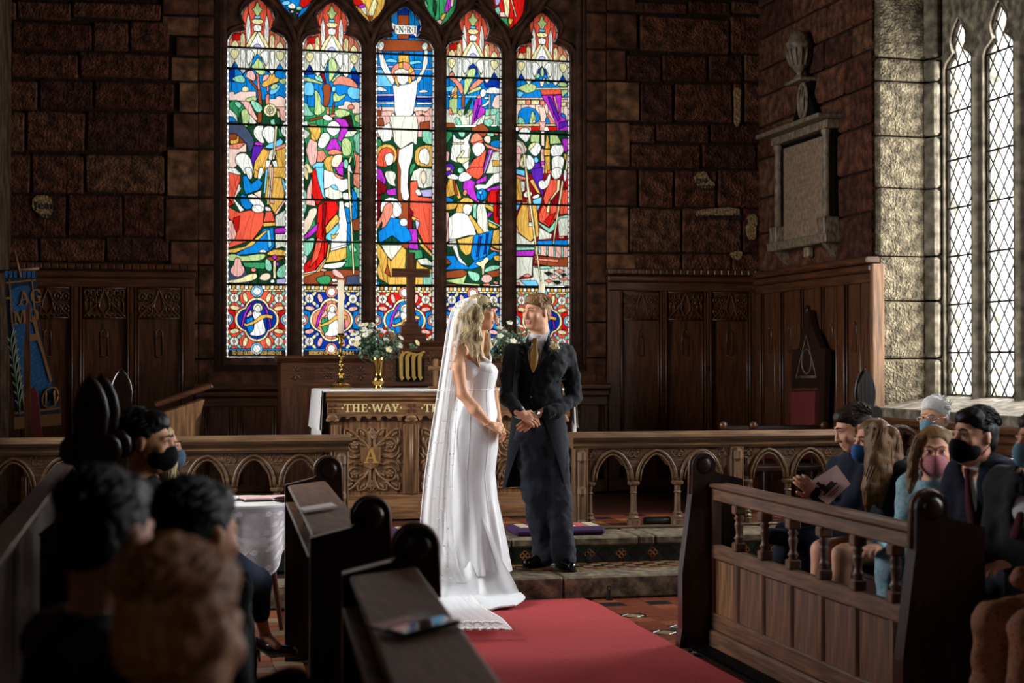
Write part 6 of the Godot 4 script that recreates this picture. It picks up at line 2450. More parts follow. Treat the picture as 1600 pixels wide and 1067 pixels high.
func build_stalls() -> void:
	# memorial side: desk with balustered front, bench behind it
	var za := -8.16
	var zb := -5.6
	var t := thing("choir_desk", "oak choir desk with turned balusters and panels along the aisle", "desk")
	desk_end(t, 2.905, za, 1.0)
	desk_end(t, 2.905, zb, 1.0)
	stall_front(t, 2.965, za + 0.04, zb - 0.04, 7, -1.0)
	var b := MB.new()
	cbox(b, Transform3D(Basis(Vector3.BACK, -0.2), Vector3(3.04, 0.868, (za + zb) / 2)), Vector3(0.09, 0.022, zb - za - 0.08), 0.006)
	part("book_rest", b, M.oak_stall_z, t)
	t = thing("choir_bench", "dark oak bench with a fleur-shaped finial where the masked guests sit", "bench")
	seat_run(t, 4.0, -8.2, -4.6, -1.0)
	poppyhead(t, 3.89, -8.24, -1.0)
	t = thing("choir_bench", "dark oak back bench of the white-haired guest below the leaded window", "bench")
	seat_run(t, 4.84, -9.2, -5.4, -1.0)
	b = MB.new()
	var pts := []
	for i in 9:
		var a := PI * i / 8
		pts.append(on_x(1407, 695, 4.12) + Vector3(0.12 * cos(a), 0.10 * sin(a), 0))
	tube(b, pts, 0.016, 6)
	part("curved_arm", b, M.oak_rail_z, t)
	# opposite side, seen from behind
	t = thing("choir_desk", "dark oak choir desk with an order of service lying on its book rest", "desk")
	t.transform = Transform3D(Basis(), Vector3(0.785, 0, -5.78)) * Transform3D(Basis(Vector3.UP, -0.046), Vector3.ZERO) * Transform3D(Basis(), Vector3(-0.785, 0, 5.78))
	desk_end(t, 0.785, -8.25, -1.0)
	desk_end(t, 0.785, -5.78, -1.0)
	stall_front(t, 0.73, -8.2, -5.83, 7, 1.0)
	b = MB.new()
	cbox(b, Transform3D(Basis(Vector3.BACK, 0.12), Vector3(0.672, 0.905, -6.98)), Vector3(0.195, 0.024, 2.3), 0.008)
	part("book_rest", b, M.oak_stall_z, t)
	b = MB.new()
	bx(b, Vector3(0.565, 0.80, -8.15), Vector3(0.70, 0.82, -5.9), 0.005)
	part("book_shelf", b, M.oak_stall_z, t)
	for z in [-7.6, -7.0, -6.4]:
		b = MB.new()
		bx(b, Vector3(0.60, 0.80, z - 0.012), Vector3(0.70, 0.90, z + 0.012), 0.003)
		part("bracket", b, M.oak_stall_y, t)
	var d1 := t
	t = thing("choir_desk", "dark oak choir desk carrying the open phone case near the carpet", "desk")
	t.transform = Transform3D(Basis(), Vector3(0.785, 0, -4.78)) * Transform3D(Basis(Vector3.UP, -0.07), Vector3.ZERO) * Transform3D(Basis(), Vector3(-0.785, 0, 4.78))
	desk_end(t, 0.785, -4.78, -1.0)
	stall_front(t, 0.74, -4.74, -1.9, 8, 1.0)
	b = MB.new()
	cbox(b, Transform3D(Basis(Vector3.BACK, 0.12), Vector3(0.685, 0.90, -3.32)), Vector3(0.205, 0.024, 2.8), 0.008)
	part("book_rest", b, M.oak_stall_z, t)
	b = MB.new()
	bx(b, Vector3(0.56, 0.79, -4.7), Vector3(0.70, 0.81, -1.95), 0.005)
	part("book_shelf", b, M.oak_stall_z, t)
	t = thing("choir_bench", "dark oak bench with fleur-shaped finials behind the man in a black mask", "bench")
	seat_run(t, -0.46, -9.2, -1.5, 1.0)
	poppyhead(t, -0.155, -9.26, 1.0)
	poppyhead(t, -0.195, -5.55, 1.0)
	poppyhead(t, -0.165, -5.82, 1.0)
	desk_end(t, -0.36, -2.66, -1.0)

# ---------- people: joints and radii to one skin (surface nets on a distance field) ----------
class Sdf:
	var pr := []
	var planes := []
	var noise: FastNoiseLite
	var amp := 0.0
	func cap(a: Vector3, b: Vector3, ra: float, rb: float, k := 0.02) -> void:
		pr.append([0, a, b, ra, rb, k])
	func chain(pts: Array, radii: Array, k := 0.02) -> void:
		for i in pts.size() - 1:
			cap(pts[i], pts[i + 1], radii[i], radii[i + 1], k)
	func ell(c: Vector3, r: Vector3, bs := Basis(), k := 0.02) -> void:
		pr.append([1, c, r, bs.inverse(), 0.0, k])
	func cut(c: Vector3, r: Vector3, bs := Basis(), k := 0.01) -> void:
		pr.append([2, c, r, bs.inverse(), 0.0, k])
	func cut_cap(a: Vector3, b: Vector3, ra: float, rb: float, k := 0.005) -> void:
		pr.append([3, a, b, ra, rb, k])
	func at(p: Vector3) -> float:
		var e := 1.0
		for q in pr:
			var d: float
			if q[0] in [0, 3]:
				var ba: Vector3 = q[2] - q[1]
				var t := clampf((p - q[1]).dot(ba) / maxf(ba.length_squared(), 1e-9), 0.0, 1.0)
				d = (p - q[1] - ba * t).length() - lerpf(q[3], q[4], t)
			else:
				var o: Vector3 = q[3] * (p - q[1]) / q[2]
				d = o.length() * (o.length() - 1.0) / maxf((o / q[2]).length(), 1e-6)
			var k: float = q[5]
			if q[0] < 2:
				e = minf(d, e) - pow(maxf(k - absf(d - e), 0.0), 2) / (4.0 * k)
			else:
				e = maxf(-d, e)
		return e
	# first point of the skin met when walking from p along dir
	func meet(p: Vector3, dir: Vector3) -> Vector3:
		var from := p
		for i in 80:
			var d := at(p)
			if d < 0.001:
				return p
			p += dir * clampf(d * 0.7, 0.001, 0.05)
		return from + dir * 0.13
	func keep_below(p: Vector3, n: Vector3) -> void:
		planes.append([p, n.normalized()])
	func skin(h: float) -> PackedVector3Array:
		var lo := Vector3.INF
		var hi := -Vector3.INF
		for q in pr:
			if q[0] == 0:
				var m := Vector3.ONE * maxf(q[3], q[4])
				lo = lo.min(q[1] - m).min(q[2] - m)
				hi = hi.max(q[1] + m).max(q[2] + m)
			elif q[0] == 1:
				var m := Vector3.ONE * maxf(q[2].x, maxf(q[2].y, q[2].z))
				lo = lo.min(q[1] - m)
				hi = hi.max(q[1] + m)
		lo -= Vector3.ONE * (h * 3 + amp)
		hi += Vector3.ONE * (h * 3 + amp)
		var nx := int((hi.x - lo.x) / h) + 1
		var ny := int((hi.y - lo.y) / h) + 1
		var nz := int((hi.z - lo.z) / h) + 1
		var D := PackedFloat32Array()
		D.resize(nx * ny * nz)
		D.fill(1.0)
		for q in pr:
			var k: float = q[5]
			var m := k + 2.5 * h
			var a: Vector3 = q[1]
			var b: Vector3 = q[2]
			var kind: int = q[0]
			var l: Vector3
			var u: Vector3
			if kind == 0 or kind == 3:
				var rr := Vector3.ONE * (maxf(q[3], q[4]) + m)
				l = a.min(b) - rr
				u = a.max(b) + rr
			else:
				var rr := Vector3.ONE * (maxf(b.x, maxf(b.y, b.z)) + m)
				l = a - rr
				u = a + rr
			var x0 := maxi(0, int((l.x - lo.x) / h))
			var y0 := maxi(0, int((l.y - lo.y) / h))
			var z0 := maxi(0, int((l.z - lo.z) / h))
			var x1 := mini(nx - 1, int((u.x - lo.x) / h) + 1)
			var y1 := mini(ny - 1, int((u.y - lo.y) / h) + 1)
			var z1 := mini(nz - 1, int((u.z - lo.z) / h) + 1)
			var ba := b - a
			var bb := maxf(ba.length_squared(), 1e-9)
			var inv: Basis = q[3] if kind in [1, 2] else Basis()
			var ra: float = q[3] if kind in [0, 3] else 0.0
			var rb: float = q[4]
			var ir := Vector3.ONE / b if kind in [1, 2] else Vector3.ONE
			for z in range(z0, z1 + 1):
				for y in range(y0, y1 + 1):
					var i := (z * ny + y) * nx + x0
					var p := lo + Vector3(x0, y, z) * h
					for x in range(x0, x1 + 1):
						var d: float
						if kind == 0 or kind == 3:
							var pa := p - a
							var t := clampf(pa.dot(ba) / bb, 0.0, 1.0)
							d = (pa - ba * t).length() - (ra + (rb - ra) * t)
						else:
							var o := inv * (p - a) * ir
							var k0 := o.length()
							var k1 := (o * ir).length()
							d = k0 * (k0 - 1.0) / k1 if k1 > 1e-6 else -minf(b.x, minf(b.y, b.z))
						var e := D[i]
						if kind < 2:
							var w := k - absf(d - e)
							D[i] = minf(d, e) - (w * w / (4.0 * k) if w > 0.0 else 0.0)
						elif e < 0.5:
							d = -d
							var w := k - absf(d - e)
							D[i] = maxf(d, e) + (w * w / (4.0 * k) if w > 0.0 else 0.0)
						i += 1
						p.x += h
		if planes.size() or noise:
			var i := 0
			for z in nz:
				for y in ny:
					for x in nx:
						var d := D[i]
						if d < 3.5 * h:
							var p := lo + Vector3(x, y, z) * h
							if noise and d > -4.0 * h:
								d += amp * noise.get_noise_3dv(p)
							for pl in planes:
								d = maxf(d, (p - pl[0]).dot(pl[1]))
							D[i] = d
						i += 1
		var id := {}
		var verts := PackedVector3Array()
		var active := PackedInt32Array()
		var off := [0, 1, nx, nx + 1, nx * ny, nx * ny + 1, nx * ny + nx, nx * ny + nx + 1]
		var edges := [[0, 1], [2, 3], [4, 5], [6, 7], [0, 2], [1, 3], [4, 6], [5, 7], [0, 4], [1, 5], [2, 6], [3, 7]]
		var cut3 := 3.0 * h
		for z in nz - 1:
			for y in ny - 1:
				var i := (z * ny + y) * nx
				for x in nx - 1:
					var d0 := D[i]
					if d0 < cut3 and d0 > -cut3:
						var inside := d0 < 0.0
						if (D[i + 1] < 0.0) != inside or (D[i + nx] < 0.0) != inside or (D[i + off[3]] < 0.0) != inside or (D[i + off[4]] < 0.0) != inside or (D[i + off[5]] < 0.0) != inside or (D[i + off[6]] < 0.0) != inside or (D[i + off[7]] < 0.0) != inside:
							var s := Vector3.ZERO
							var c := 0
							for e in edges:
								var da := D[i + off[e[0]]]
								var db := D[i + off[e[1]]]
								if (da < 0.0) != (db < 0.0):
									var t := da / (da - db)
									var va := Vector3(e[0] & 1, (e[0] >> 1) & 1, e[0] >> 2)
									var vb := Vector3(e[1] & 1, (e[1] >> 1) & 1, e[1] >> 2)
									s += va + (vb - va) * t
									c += 1
							id[i] = verts.size()
							active.append(i)
							verts.append(lo + (Vector3(x, y, z) + s / c) * h)
					i += 1
		var out := PackedVector3Array()
		for i in active:
			var inside := D[i] < 0.0
			for ax in [[1, nx, nx * ny], [nx, nx * ny, 1], [nx * ny, 1, nx]]:
				if (D[i + ax[0]] < 0.0) == inside:
					continue
				var p: int = i - ax[1]
				var q: int = i - ax[2]
				var r: int = i - ax[1] - ax[2]
				if not (id.has(p) and id.has(q) and id.has(r)):
					continue
				var v0 := verts[id[i]]
				var v1 := verts[id[p]]
				var v2 := verts[id[r]]
				var v3 := verts[id[q]]
				if inside:
					out.append_array([v0, v2, v1, v0, v3, v2])
				else:
					out.append_array([v0, v1, v2, v0, v2, v3])
		return out

func put_skin(b: MB, s: Sdf, h: float) -> void:
	var t := s.skin(h)
	if t.size():
		b.put(t, true, true)

# face towards bs.z, up bs.y; centre of the skull at c
func head_shape(s: Sdf, c: Vector3, bs: Basis, k := 1.0, fem := false, smile := 0.0) -> void:
	var f := bs.orthonormalized()
	var p := func(x: float, y: float, z: float) -> Vector3: return c + f * (Vector3(x, y, z) * k)
	s.ell(p.call(0, 0.028, -0.018), Vector3(0.074, 0.090, 0.094) * k, f, 0.01)
	s.ell(p.call(0, -0.03, 0.022), Vector3(0.060 if fem else 0.064, 0.082, 0.070) * k, f, 0.03 * k)
	s.ell(p.call(0, -0.088, 0.058), Vector3(0.024 if fem else 0.031, 0.020, 0.024) * k, f, 0.03 * k)
	s.cap(p.call(-0.045, -0.06, 0.0), p.call(-0.018, -0.095, 0.05), 0.018 * k, 0.016 * k, 0.025 * k)
	s.cap(p.call(0.045, -0.06, 0.0), p.call(0.018, -0.095, 0.05), 0.018 * k, 0.016 * k, 0.025 * k)
	for x in [-1.0, 1.0]:
		s.ell(p.call(x * 0.042, -0.022 + 0.004 * smile, 0.062), Vector3(0.022, 0.02, 0.02) * k, f, 0.02 * k)
		s.cap(p.call(x * 0.012, 0.026, 0.088), p.call(x * 0.044, 0.024, 0.072), 0.009 * k, 0.008 * k, 0.014 * k)
		s.cut(p.call(x * 0.031, 0.009, 0.095), Vector3(0.017, 0.011, 0.016) * k, f, 0.008 * k)
		s.ell(p.call(x * 0.031, 0.007, 0.074), Vector3(0.014, 0.012, 0.012) * k, f, 0.004 * k)
		s.ell(p.call(x * 0.074, -0.004, -0.012), Vector3(0.009, 0.030, 0.018) * k, f * Basis(Vector3.UP, x * 0.35), 0.006 * k)
		s.ell(p.call(x * 0.012, -0.036, 0.098), Vector3(0.008, 0.007, 0.010) * k, f, 0.006 * k)
	s.cap(p.call(0, 0.018, 0.086), p.call(0, -0.028, 0.108), 0.008 * k, 0.010 * k, 0.012 * k)
	s.ell(p.call(0, -0.034, 0.107), Vector3(0.011, 0.009, 0.010) * k, f, 0.008 * k)
	s.cap(p.call(-0.018, -0.058, 0.088), p.call(0.018, -0.058, 0.088), 0.006 * k, 0.006 * k, 0.008 * k)
	s.cap(p.call(-0.014, -0.068, 0.087), p.call(0.014, -0.068, 0.087), 0.007 * k, 0.007 * k, 0.008 * k)
	s.cut(p.call(0, -0.063, 0.102), Vector3(0.024 + 0.006 * smile, 0.003 + 0.002 * smile, 0.008) * k, f, 0.003 * k)

func face_details(parent: Node3D, c: Vector3, bs: Basis, k: float, brow: Material, mouth := true) -> void:
	var f := bs.orthonormalized()
	var p := func(x: float, y: float, z: float) -> Vector3: return c + f * (Vector3(x, y, z) * k)
	for x in [-1.0, 1.0]:
		var b := MB.new()
		ball(b, p.call(x * 0.031, 0.008, 0.0755), Vector3(0.0115, 0.0065, 0.0115) * k, 10, f)
		var e := part("eye", b, M.eye_white, parent)
		b = MB.new()
		ball(b, p.call(x * 0.031 + 0.001, 0.008, 0.0845), Vector3(0.0052, 0.0052, 0.0035) * k, 8, f)
		part("iris", b, M.iris, e)
		b = MB.new()
		tube(b, [p.call(x * 0.017, 0.0145, 0.086), p.call(x * 0.030, 0.017, 0.088), p.call(x * 0.045, 0.012, 0.079)], [0.0016 * k, 0.0022 * k, 0.0012 * k], 5)
		part("eyelid", b, brow, parent)
		b = MB.new()
		tube(b, [p.call(x * 0.013, 0.031, 0.0975), p.call(x * 0.030, 0.037, 0.091), p.call(x * 0.048, 0.030, 0.077)], [0.003 * k, 0.0036 * k, 0.0018 * k], 6)
		part("eyebrow", b, brow, parent)
	if mouth:
		var b := MB.new()
		tube(b, [p.call(-0.024, -0.060, 0.086), p.call(-0.010, -0.0575, 0.0945), p.call(0, -0.0585, 0.0955), p.call(0.010, -0.0575, 0.0945), p.call(0.024, -0.060, 0.086)], [0.001, 0.0032 * k, 0.003 * k, 0.0032 * k, 0.001], 6)
		tube(b, [p.call(-0.022, -0.062, 0.086), p.call(0, -0.0685, 0.0945), p.call(0.022, -0.062, 0.086)], [0.001, 0.0042 * k, 0.001], 6)
		part("lips", b, M.lips, parent)

# wrist, direction of the fingers, back of the hand, thumb side (+1 along dir x back)
func hand_shape(s: Sdf, wrist: Vector3, dir: Vector3, back: Vector3, side: float, curl := 0.6, k := 1.0) -> void:
	dir = dir.normalized()
	var across := dir.cross(back).normalized() * side
	back = across.cross(dir).normalized() * side
	var bs := Basis(across, dir, across.cross(dir))
	s.ell(wrist + dir * 0.046 * k, Vector3(0.039, 0.050, 0.015) * k, bs, 0.012)
	s.cap(wrist - dir * 0.02 * k, wrist + dir * 0.02 * k, 0.026 * k, 0.026 * k, 0.015)
	var long := [0.070, 0.078, 0.072, 0.056]
	for i in 4:
		var base: Vector3 = wrist + dir * (0.083 - 0.006 * absf(i - 1.3)) * k + across * (0.029 - 0.0195 * i) * k
		var d1 := (dir - back * curl * 0.55).normalized()
		var d2 := (dir - back * curl * 1.7).normalized()
		var d3 := (dir * (1.0 - curl) - back * curl * 2.4).normalized()
		var q1: Vector3 = base + d1 * long[i] * 0.48 * k
		var q2: Vector3 = q1 + d2 * long[i] * 0.32 * k
		s.cap(base - dir * 0.02 * k, q1, 0.0095 * k, 0.0088 * k, 0.004)
		s.cap(q1, q2, 0.0088 * k, 0.0082 * k, 0.003)
		s.cap(q2, q2 + d3 * long[i] * 0.25 * k, 0.0082 * k, 0.007 * k, 0.003)
	var t0 := wrist + dir * 0.028 * k + across * 0.028 * k
	var t1 := t0 + (dir * 0.7 + across * 0.6 - back * 0.25).normalized() * 0.042 * k
	s.cap(t0 - across * 0.012, t1, 0.014 * k, 0.011 * k, 0.008)
	s.cap(t1, t1 + (dir * 0.9 + across * 0.1 - back * 0.3).normalized() * 0.034 * k, 0.0105 * k, 0.0085 * k, 0.004)

func rough(amount: float, freq: float, sd := 3) -> FastNoiseLite:
	var n := FastNoiseLite.new()
	n.seed = sd
	n.frequency = freq
	n.fractal_octaves = 2
	return n

func short_hair(parent: Node3D, c: Vector3, bs: Basis, k: float, m: Material, h := 0.006, lift := 1.0, wild := 1.0) -> MeshInstance3D:
	var f := bs.orthonormalized()
	var s := Sdf.new()
	var p := func(x: float, y: float, z: float) -> Vector3: return c + f * (Vector3(x, y, z) * k)
	s.ell(p.call(0, 0.034, -0.022), Vector3(0.0785, 0.0935, 0.098) * k, f, 0.01)
	s.ell(p.call(0, 0.085, 0.022), Vector3(0.060, 0.036 * lift, 0.060) * k, f, 0.03)
	s.ell(p.call(0, -0.02, -0.062), Vector3(0.062, 0.06, 0.048) * k, f, 0.02)
	s.cut(p.call(0, -0.005, 0.085), Vector3(0.09, 0.066, 0.088) * k, f, 0.012)
	s.cut(p.call(0, -0.115, 0.0), Vector3(0.13, 0.07, 0.12) * k, f, 0.012)
	for x in [-1.0, 1.0]:
		s.cut(p.call(x * 0.085, -0.012, -0.008), Vector3(0.022, 0.036, 0.026) * k, f, 0.008)
	s.noise = rough(1, 45.0)
	s.amp = 0.006 * k
	var b := MB.new()
	put_skin(b, s, h)
	# loose locks that break up the outline
	var r := RandomNumberGenerator.new()
	r.seed = int(absf(c.x) * 1000)
	for i in 260:
		var a := r.randf_range(-PI, PI)
		var e := r.randf_range(0.15, 1.35)
		var dir := Vector3(cos(e) * sin(a), sin(e), cos(e) * cos(a) - 0.15)
		var q: Vector3 = p.call(dir.x * 0.078, 0.036 + dir.y * 0.095, -0.02 + dir.z * 0.098)
		var comb := Vector3(dir.x * 0.5 + r.randf_range(-0.35, 0.35), -0.15, -1.0)
		comb = (comb - dir * comb.dot(dir)).normalized()
		var sw := f * (comb * r.randf_range(0.018, 0.034) * (0.6 + 0.4 * wild) * k)
		if (dir.z > 0.3 and dir.y < 0.62) or dir.y < 0.2:
			continue
		tube(b, [q - sw - f * dir * 0.004 * k, q + f * dir * 0.004 * k, q + sw + f * dir * (0.008 * (wild - 1.0) - 0.001) * k], [0.002 * k, 0.0045 * k * sqrt(wild), 0.001], 4)
	return part("hair", b, m, parent)

func face_mask(parent: Node3D, c: Vector3, bs: Basis, k: float, m: Material, pointed := true) -> void:
	var f := bs.orthonormalized()
	var s := Sdf.new()
	var p := func(x: float, y: float, z: float) -> Vector3: return c + f * (Vector3(x, y, z) * k)
	s.ell(p.call(0, -0.048, 0.040), Vector3(0.068, 0.066, 0.072) * k, f, 0.02)
	if pointed:
		s.ell(p.call(0, -0.046, 0.088), Vector3(0.022, 0.044, 0.034) * k, f, 0.04)
	s.keep_below(p.call(0, -0.006, 0.10), f * Vector3(0, 0.92, -0.38))
	s.keep_below(p.call(0, -0.05, 0.012), f * Vector3(0, 0.0, -1.0))
	var b := MB.new()
	put_skin(b, s, 0.006)
	var o := part("face_mask", b, m, parent)
	b = MB.new()
	for x in [-1.0, 1.0]:
		tube(b, [p.call(x * 0.062, -0.025, 0.022), p.call(x * 0.079, 0.005, -0.012), p.call(x * 0.08, -0.02, -0.03), p.call(x * 0.066, -0.075, 0.02)], 0.0022 * k, 5)
	part("ear_loop", b, m, o)

# a seated guest. d: head, face, front (Vector3s), coat, legs, hair kind and materials
func seated(d: Dictionary) -> Node3D:
	var t := thing("person", d.label, "person", Vector3.ZERO, 0, d.get("group", ""))
	var up := Vector3.UP
	var k: float = d.get("k", 0.95)
	var hc: Vector3 = d.head
	var look: Vector3 = d.face.normalized()
	var hb := Basis(up.cross(look).normalized(), look.cross(up.cross(look).normalized()), look)
	hb = Basis(hb.x, look.cross(hb.x).normalized(), look)
	var fr: Vector3 = d.front.normalized()
	var rt := fr.cross(up).normalized()
	var neck := hc - hb.y * 0.10 * k - look * 0.02
	var chest: Vector3 = d.get("chest", hc + Vector3(0, -0.36, 0) - fr * 0.03)
	var hip: Vector3 = d.get("hip", Vector3(chest.x, 0.64, chest.z) - fr * 0.06)
	var wid: float = d.get("wide", 0.195)
	var sh := [chest + up * 0.135 + rt * wid, chest + up * 0.135 - rt * wid]
	var elbows: Array = d.get("elbows", [sh[0] - up * 0.27 + rt * 0.005 + fr * 0.06, sh[1] - up * 0.27 - rt * 0.005 + fr * 0.06])
	var hands: Array = d.get("hands", [hip + fr * 0.34 + rt * 0.05 + up * 0.13, hip + fr * 0.34 - rt * 0.05 + up * 0.13])
	var bodyb := Basis(rt, up, -fr)
	var build := func(s: Sdf, g: float, with_legs: bool) -> void:
		s.ell(chest + up * 0.01, Vector3(wid * 0.86 + g, 0.20 + g, 0.115 + g), bodyb, 0.05)
		s.ell((chest + hip) / 2, Vector3(wid * 0.78 + g, 0.20 + g, 0.115 + g), bodyb, 0.06)
		s.ell(hip, Vector3(wid * 0.9 + g, 0.13 + g, 0.14 + g), bodyb, 0.05)
		s.cap(sh[0] - rt * 0.02, sh[1] + rt * 0.02, 0.062 + g, 0.062 + g, 0.06)
		s.cap(neck - up * 0.03, chest + up * 0.14, 0.05 + g * 0.5, 0.09 + g, 0.05)
		for i in 2:
			s.cap(sh[i], elbows[i], 0.056 + g, 0.044 + g, 0.03)
			s.cap(elbows[i], hands[i], 0.043 + g, 0.030 + g, 0.02)
		if with_legs:
			for i in 2:
				var sd := 1.0 if i == 0 else -1.0
				var knee: Vector3 = hip + fr * 0.43 + rt * sd * 0.10 - up * 0.02
				s.cap(hip + rt * sd * 0.09, knee, 0.082 + g, 0.06 + g, 0.03)
				s.cap(knee, knee - up * 0.40 + fr * 0.04, 0.056 + g, 0.04 + g, 0.02)
	var b := MB.new()
	var s1 := Sdf.new()
	build.call(s1, -0.006, d.get("legs", true))
	put_skin(b, s1, 0.022)
	var s2 := Sdf.new()
	head_shape(s2, hc, hb, k, d.get("fem", false))
	s2.cap(hc - hb.y * 0.05 * k - look * 0.025, neck - up * 0.05, 0.048 * k, 0.052 * k, 0.03)
	put_skin(b, s2, d.get("cell", 0.008))
	if d.has("show_hands"):
		for i in d.show_hands:
			var s3 := Sdf.new()
			var dir: Vector3 = d.get("hand_dir", (hands[i] - elbows[i]))
			hand_shape(s3, hands[i], dir, d.get("hand_back", up), 1.0 if i == 0 else -1.0, d.get("curl", 0.5), 0.95)
			put_skin(b, s3, 0.006)
	part("body", b, M[d.get("skin", "skin_fair")], t)
	face_details(t, hc, hb, k, M[d.get("brow", "hair_brown")], false)
	b = MB.new()
	var s4 := Sdf.new()
	build.call(s4, 0.012, d.get("legs", true) and not d.has("bare_legs"))
	s4.noise = rough(1, 9.0, 8)
	s4.amp = 0.012
	s4.cut(neck + look * 0.01, Vector3(0.062, 0.075, 0.062), Basis(), 0.01)
	if d.has("open_front"):
		s4.cut_cap(neck + fr * 0.075 - up * 0.01, chest + fr * 0.15 - up * 0.05, 0.055, 0.012)
	put_skin(b, s4, d.get("cloth_cell", 0.016))
	part("clothing", b, M[d.coat], t)
	if d.has("open_front"):
		b = MB.new()
		var s5 := Sdf.new()
		s5.ell(chest + up * 0.01, Vector3(wid * 0.80, 0.195, 0.115), bodyb, 0.05)
		s5.cap(neck - up * 0.02, chest + up * 0.14, 0.056, 0.085, 0.04)
		s5.keep_below(neck - up * 0.005, up)
		put_skin(b, s5, 0.014)
		part("shirt", b, M.shirt, t)
		b = MB.new()
		var k0 := neck + fr * 0.074 - up * 0.045
		var k1 := chest + fr * 0.132 - up * 0.06
		tube(b, [k0 + up * 0.015, k0, k0 - up * 0.02, k0.lerp(k1, 0.6) + fr * 0.012, k1], [0.018, 0.02, 0.013, 0.026, 0.03], 8, 0.5)
		part("necktie", b, M[d.get("tie", "burgundy")], t)
	if d.get("hair_kind", "short") == "short":
		short_hair(t, hc, hb, k, M[d.hair], 0.008, d.get("lift", 1.0), d.get("wild", 1.0))
	else:
		long_hair(t, hc, hb, k, M[d.hair], d.get("locks", []))
	if d.has("mask"):
		face_mask(t, hc, hb, k, M[d.mask])
	return t

func long_hair(parent: Node3D, c: Vector3, bs: Basis, k: float, m: Material, locks: Array, h := 0.009) -> void:
	var f := bs.orthonormalized()
	var s := Sdf.new()
	var p := func(x: float, y: float, z: float) -> Vector3: return c + f * (Vector3(x, y, z) * k)
	s.ell(p.call(0, 0.030, -0.024), Vector3(0.085, 0.098, 0.103) * k, f, 0.01)
	s.ell(p.call(0, -0.03, -0.05), Vector3(0.080, 0.10, 0.07) * k, f, 0.03)
	s.cut(p.call(0, -0.02, 0.092), Vector3(0.11, 0.095, 0.075) * k, f, 0.02)
	for l in locks:
		s.chain(l[0], l[1], 0.03)
	s.noise = rough(1, 20.0, 6)
	s.amp = 0.006
	var b := MB.new()
	put_skin(b, s, h)
	var r := RandomNumberGenerator.new()
	r.seed = 5
	for l in locks:
		for i in 30:
			var pts := []
			var rad := []
			var a := r.randf() * TAU
			for j in l[0].size():
				var q: Vector3 = l[0][j]
				pts.append(q + Vector3(cos(a + j * 0.5), 0, sin(a + j * 0.5)) * l[1][j] * 0.98)
			var cv := curve(pts, 5)
			for j in cv.size():
				rad.append(0.0045 if j < cv.size() - 2 else 0.001)
			tube(b, cv, rad, 4)
	part("hair", b, m, parent)

# ---------- bride ----------
const BZ := -10.15
const GZ := -10.40

func bp(u: float, v: float, off := 0.0) -> Vector3:
	return on_z(u, v, BZ + off)

func gp(u: float, v: float, off := 0.0) -> Vector3:
	return on_z(u, v, GZ + off)

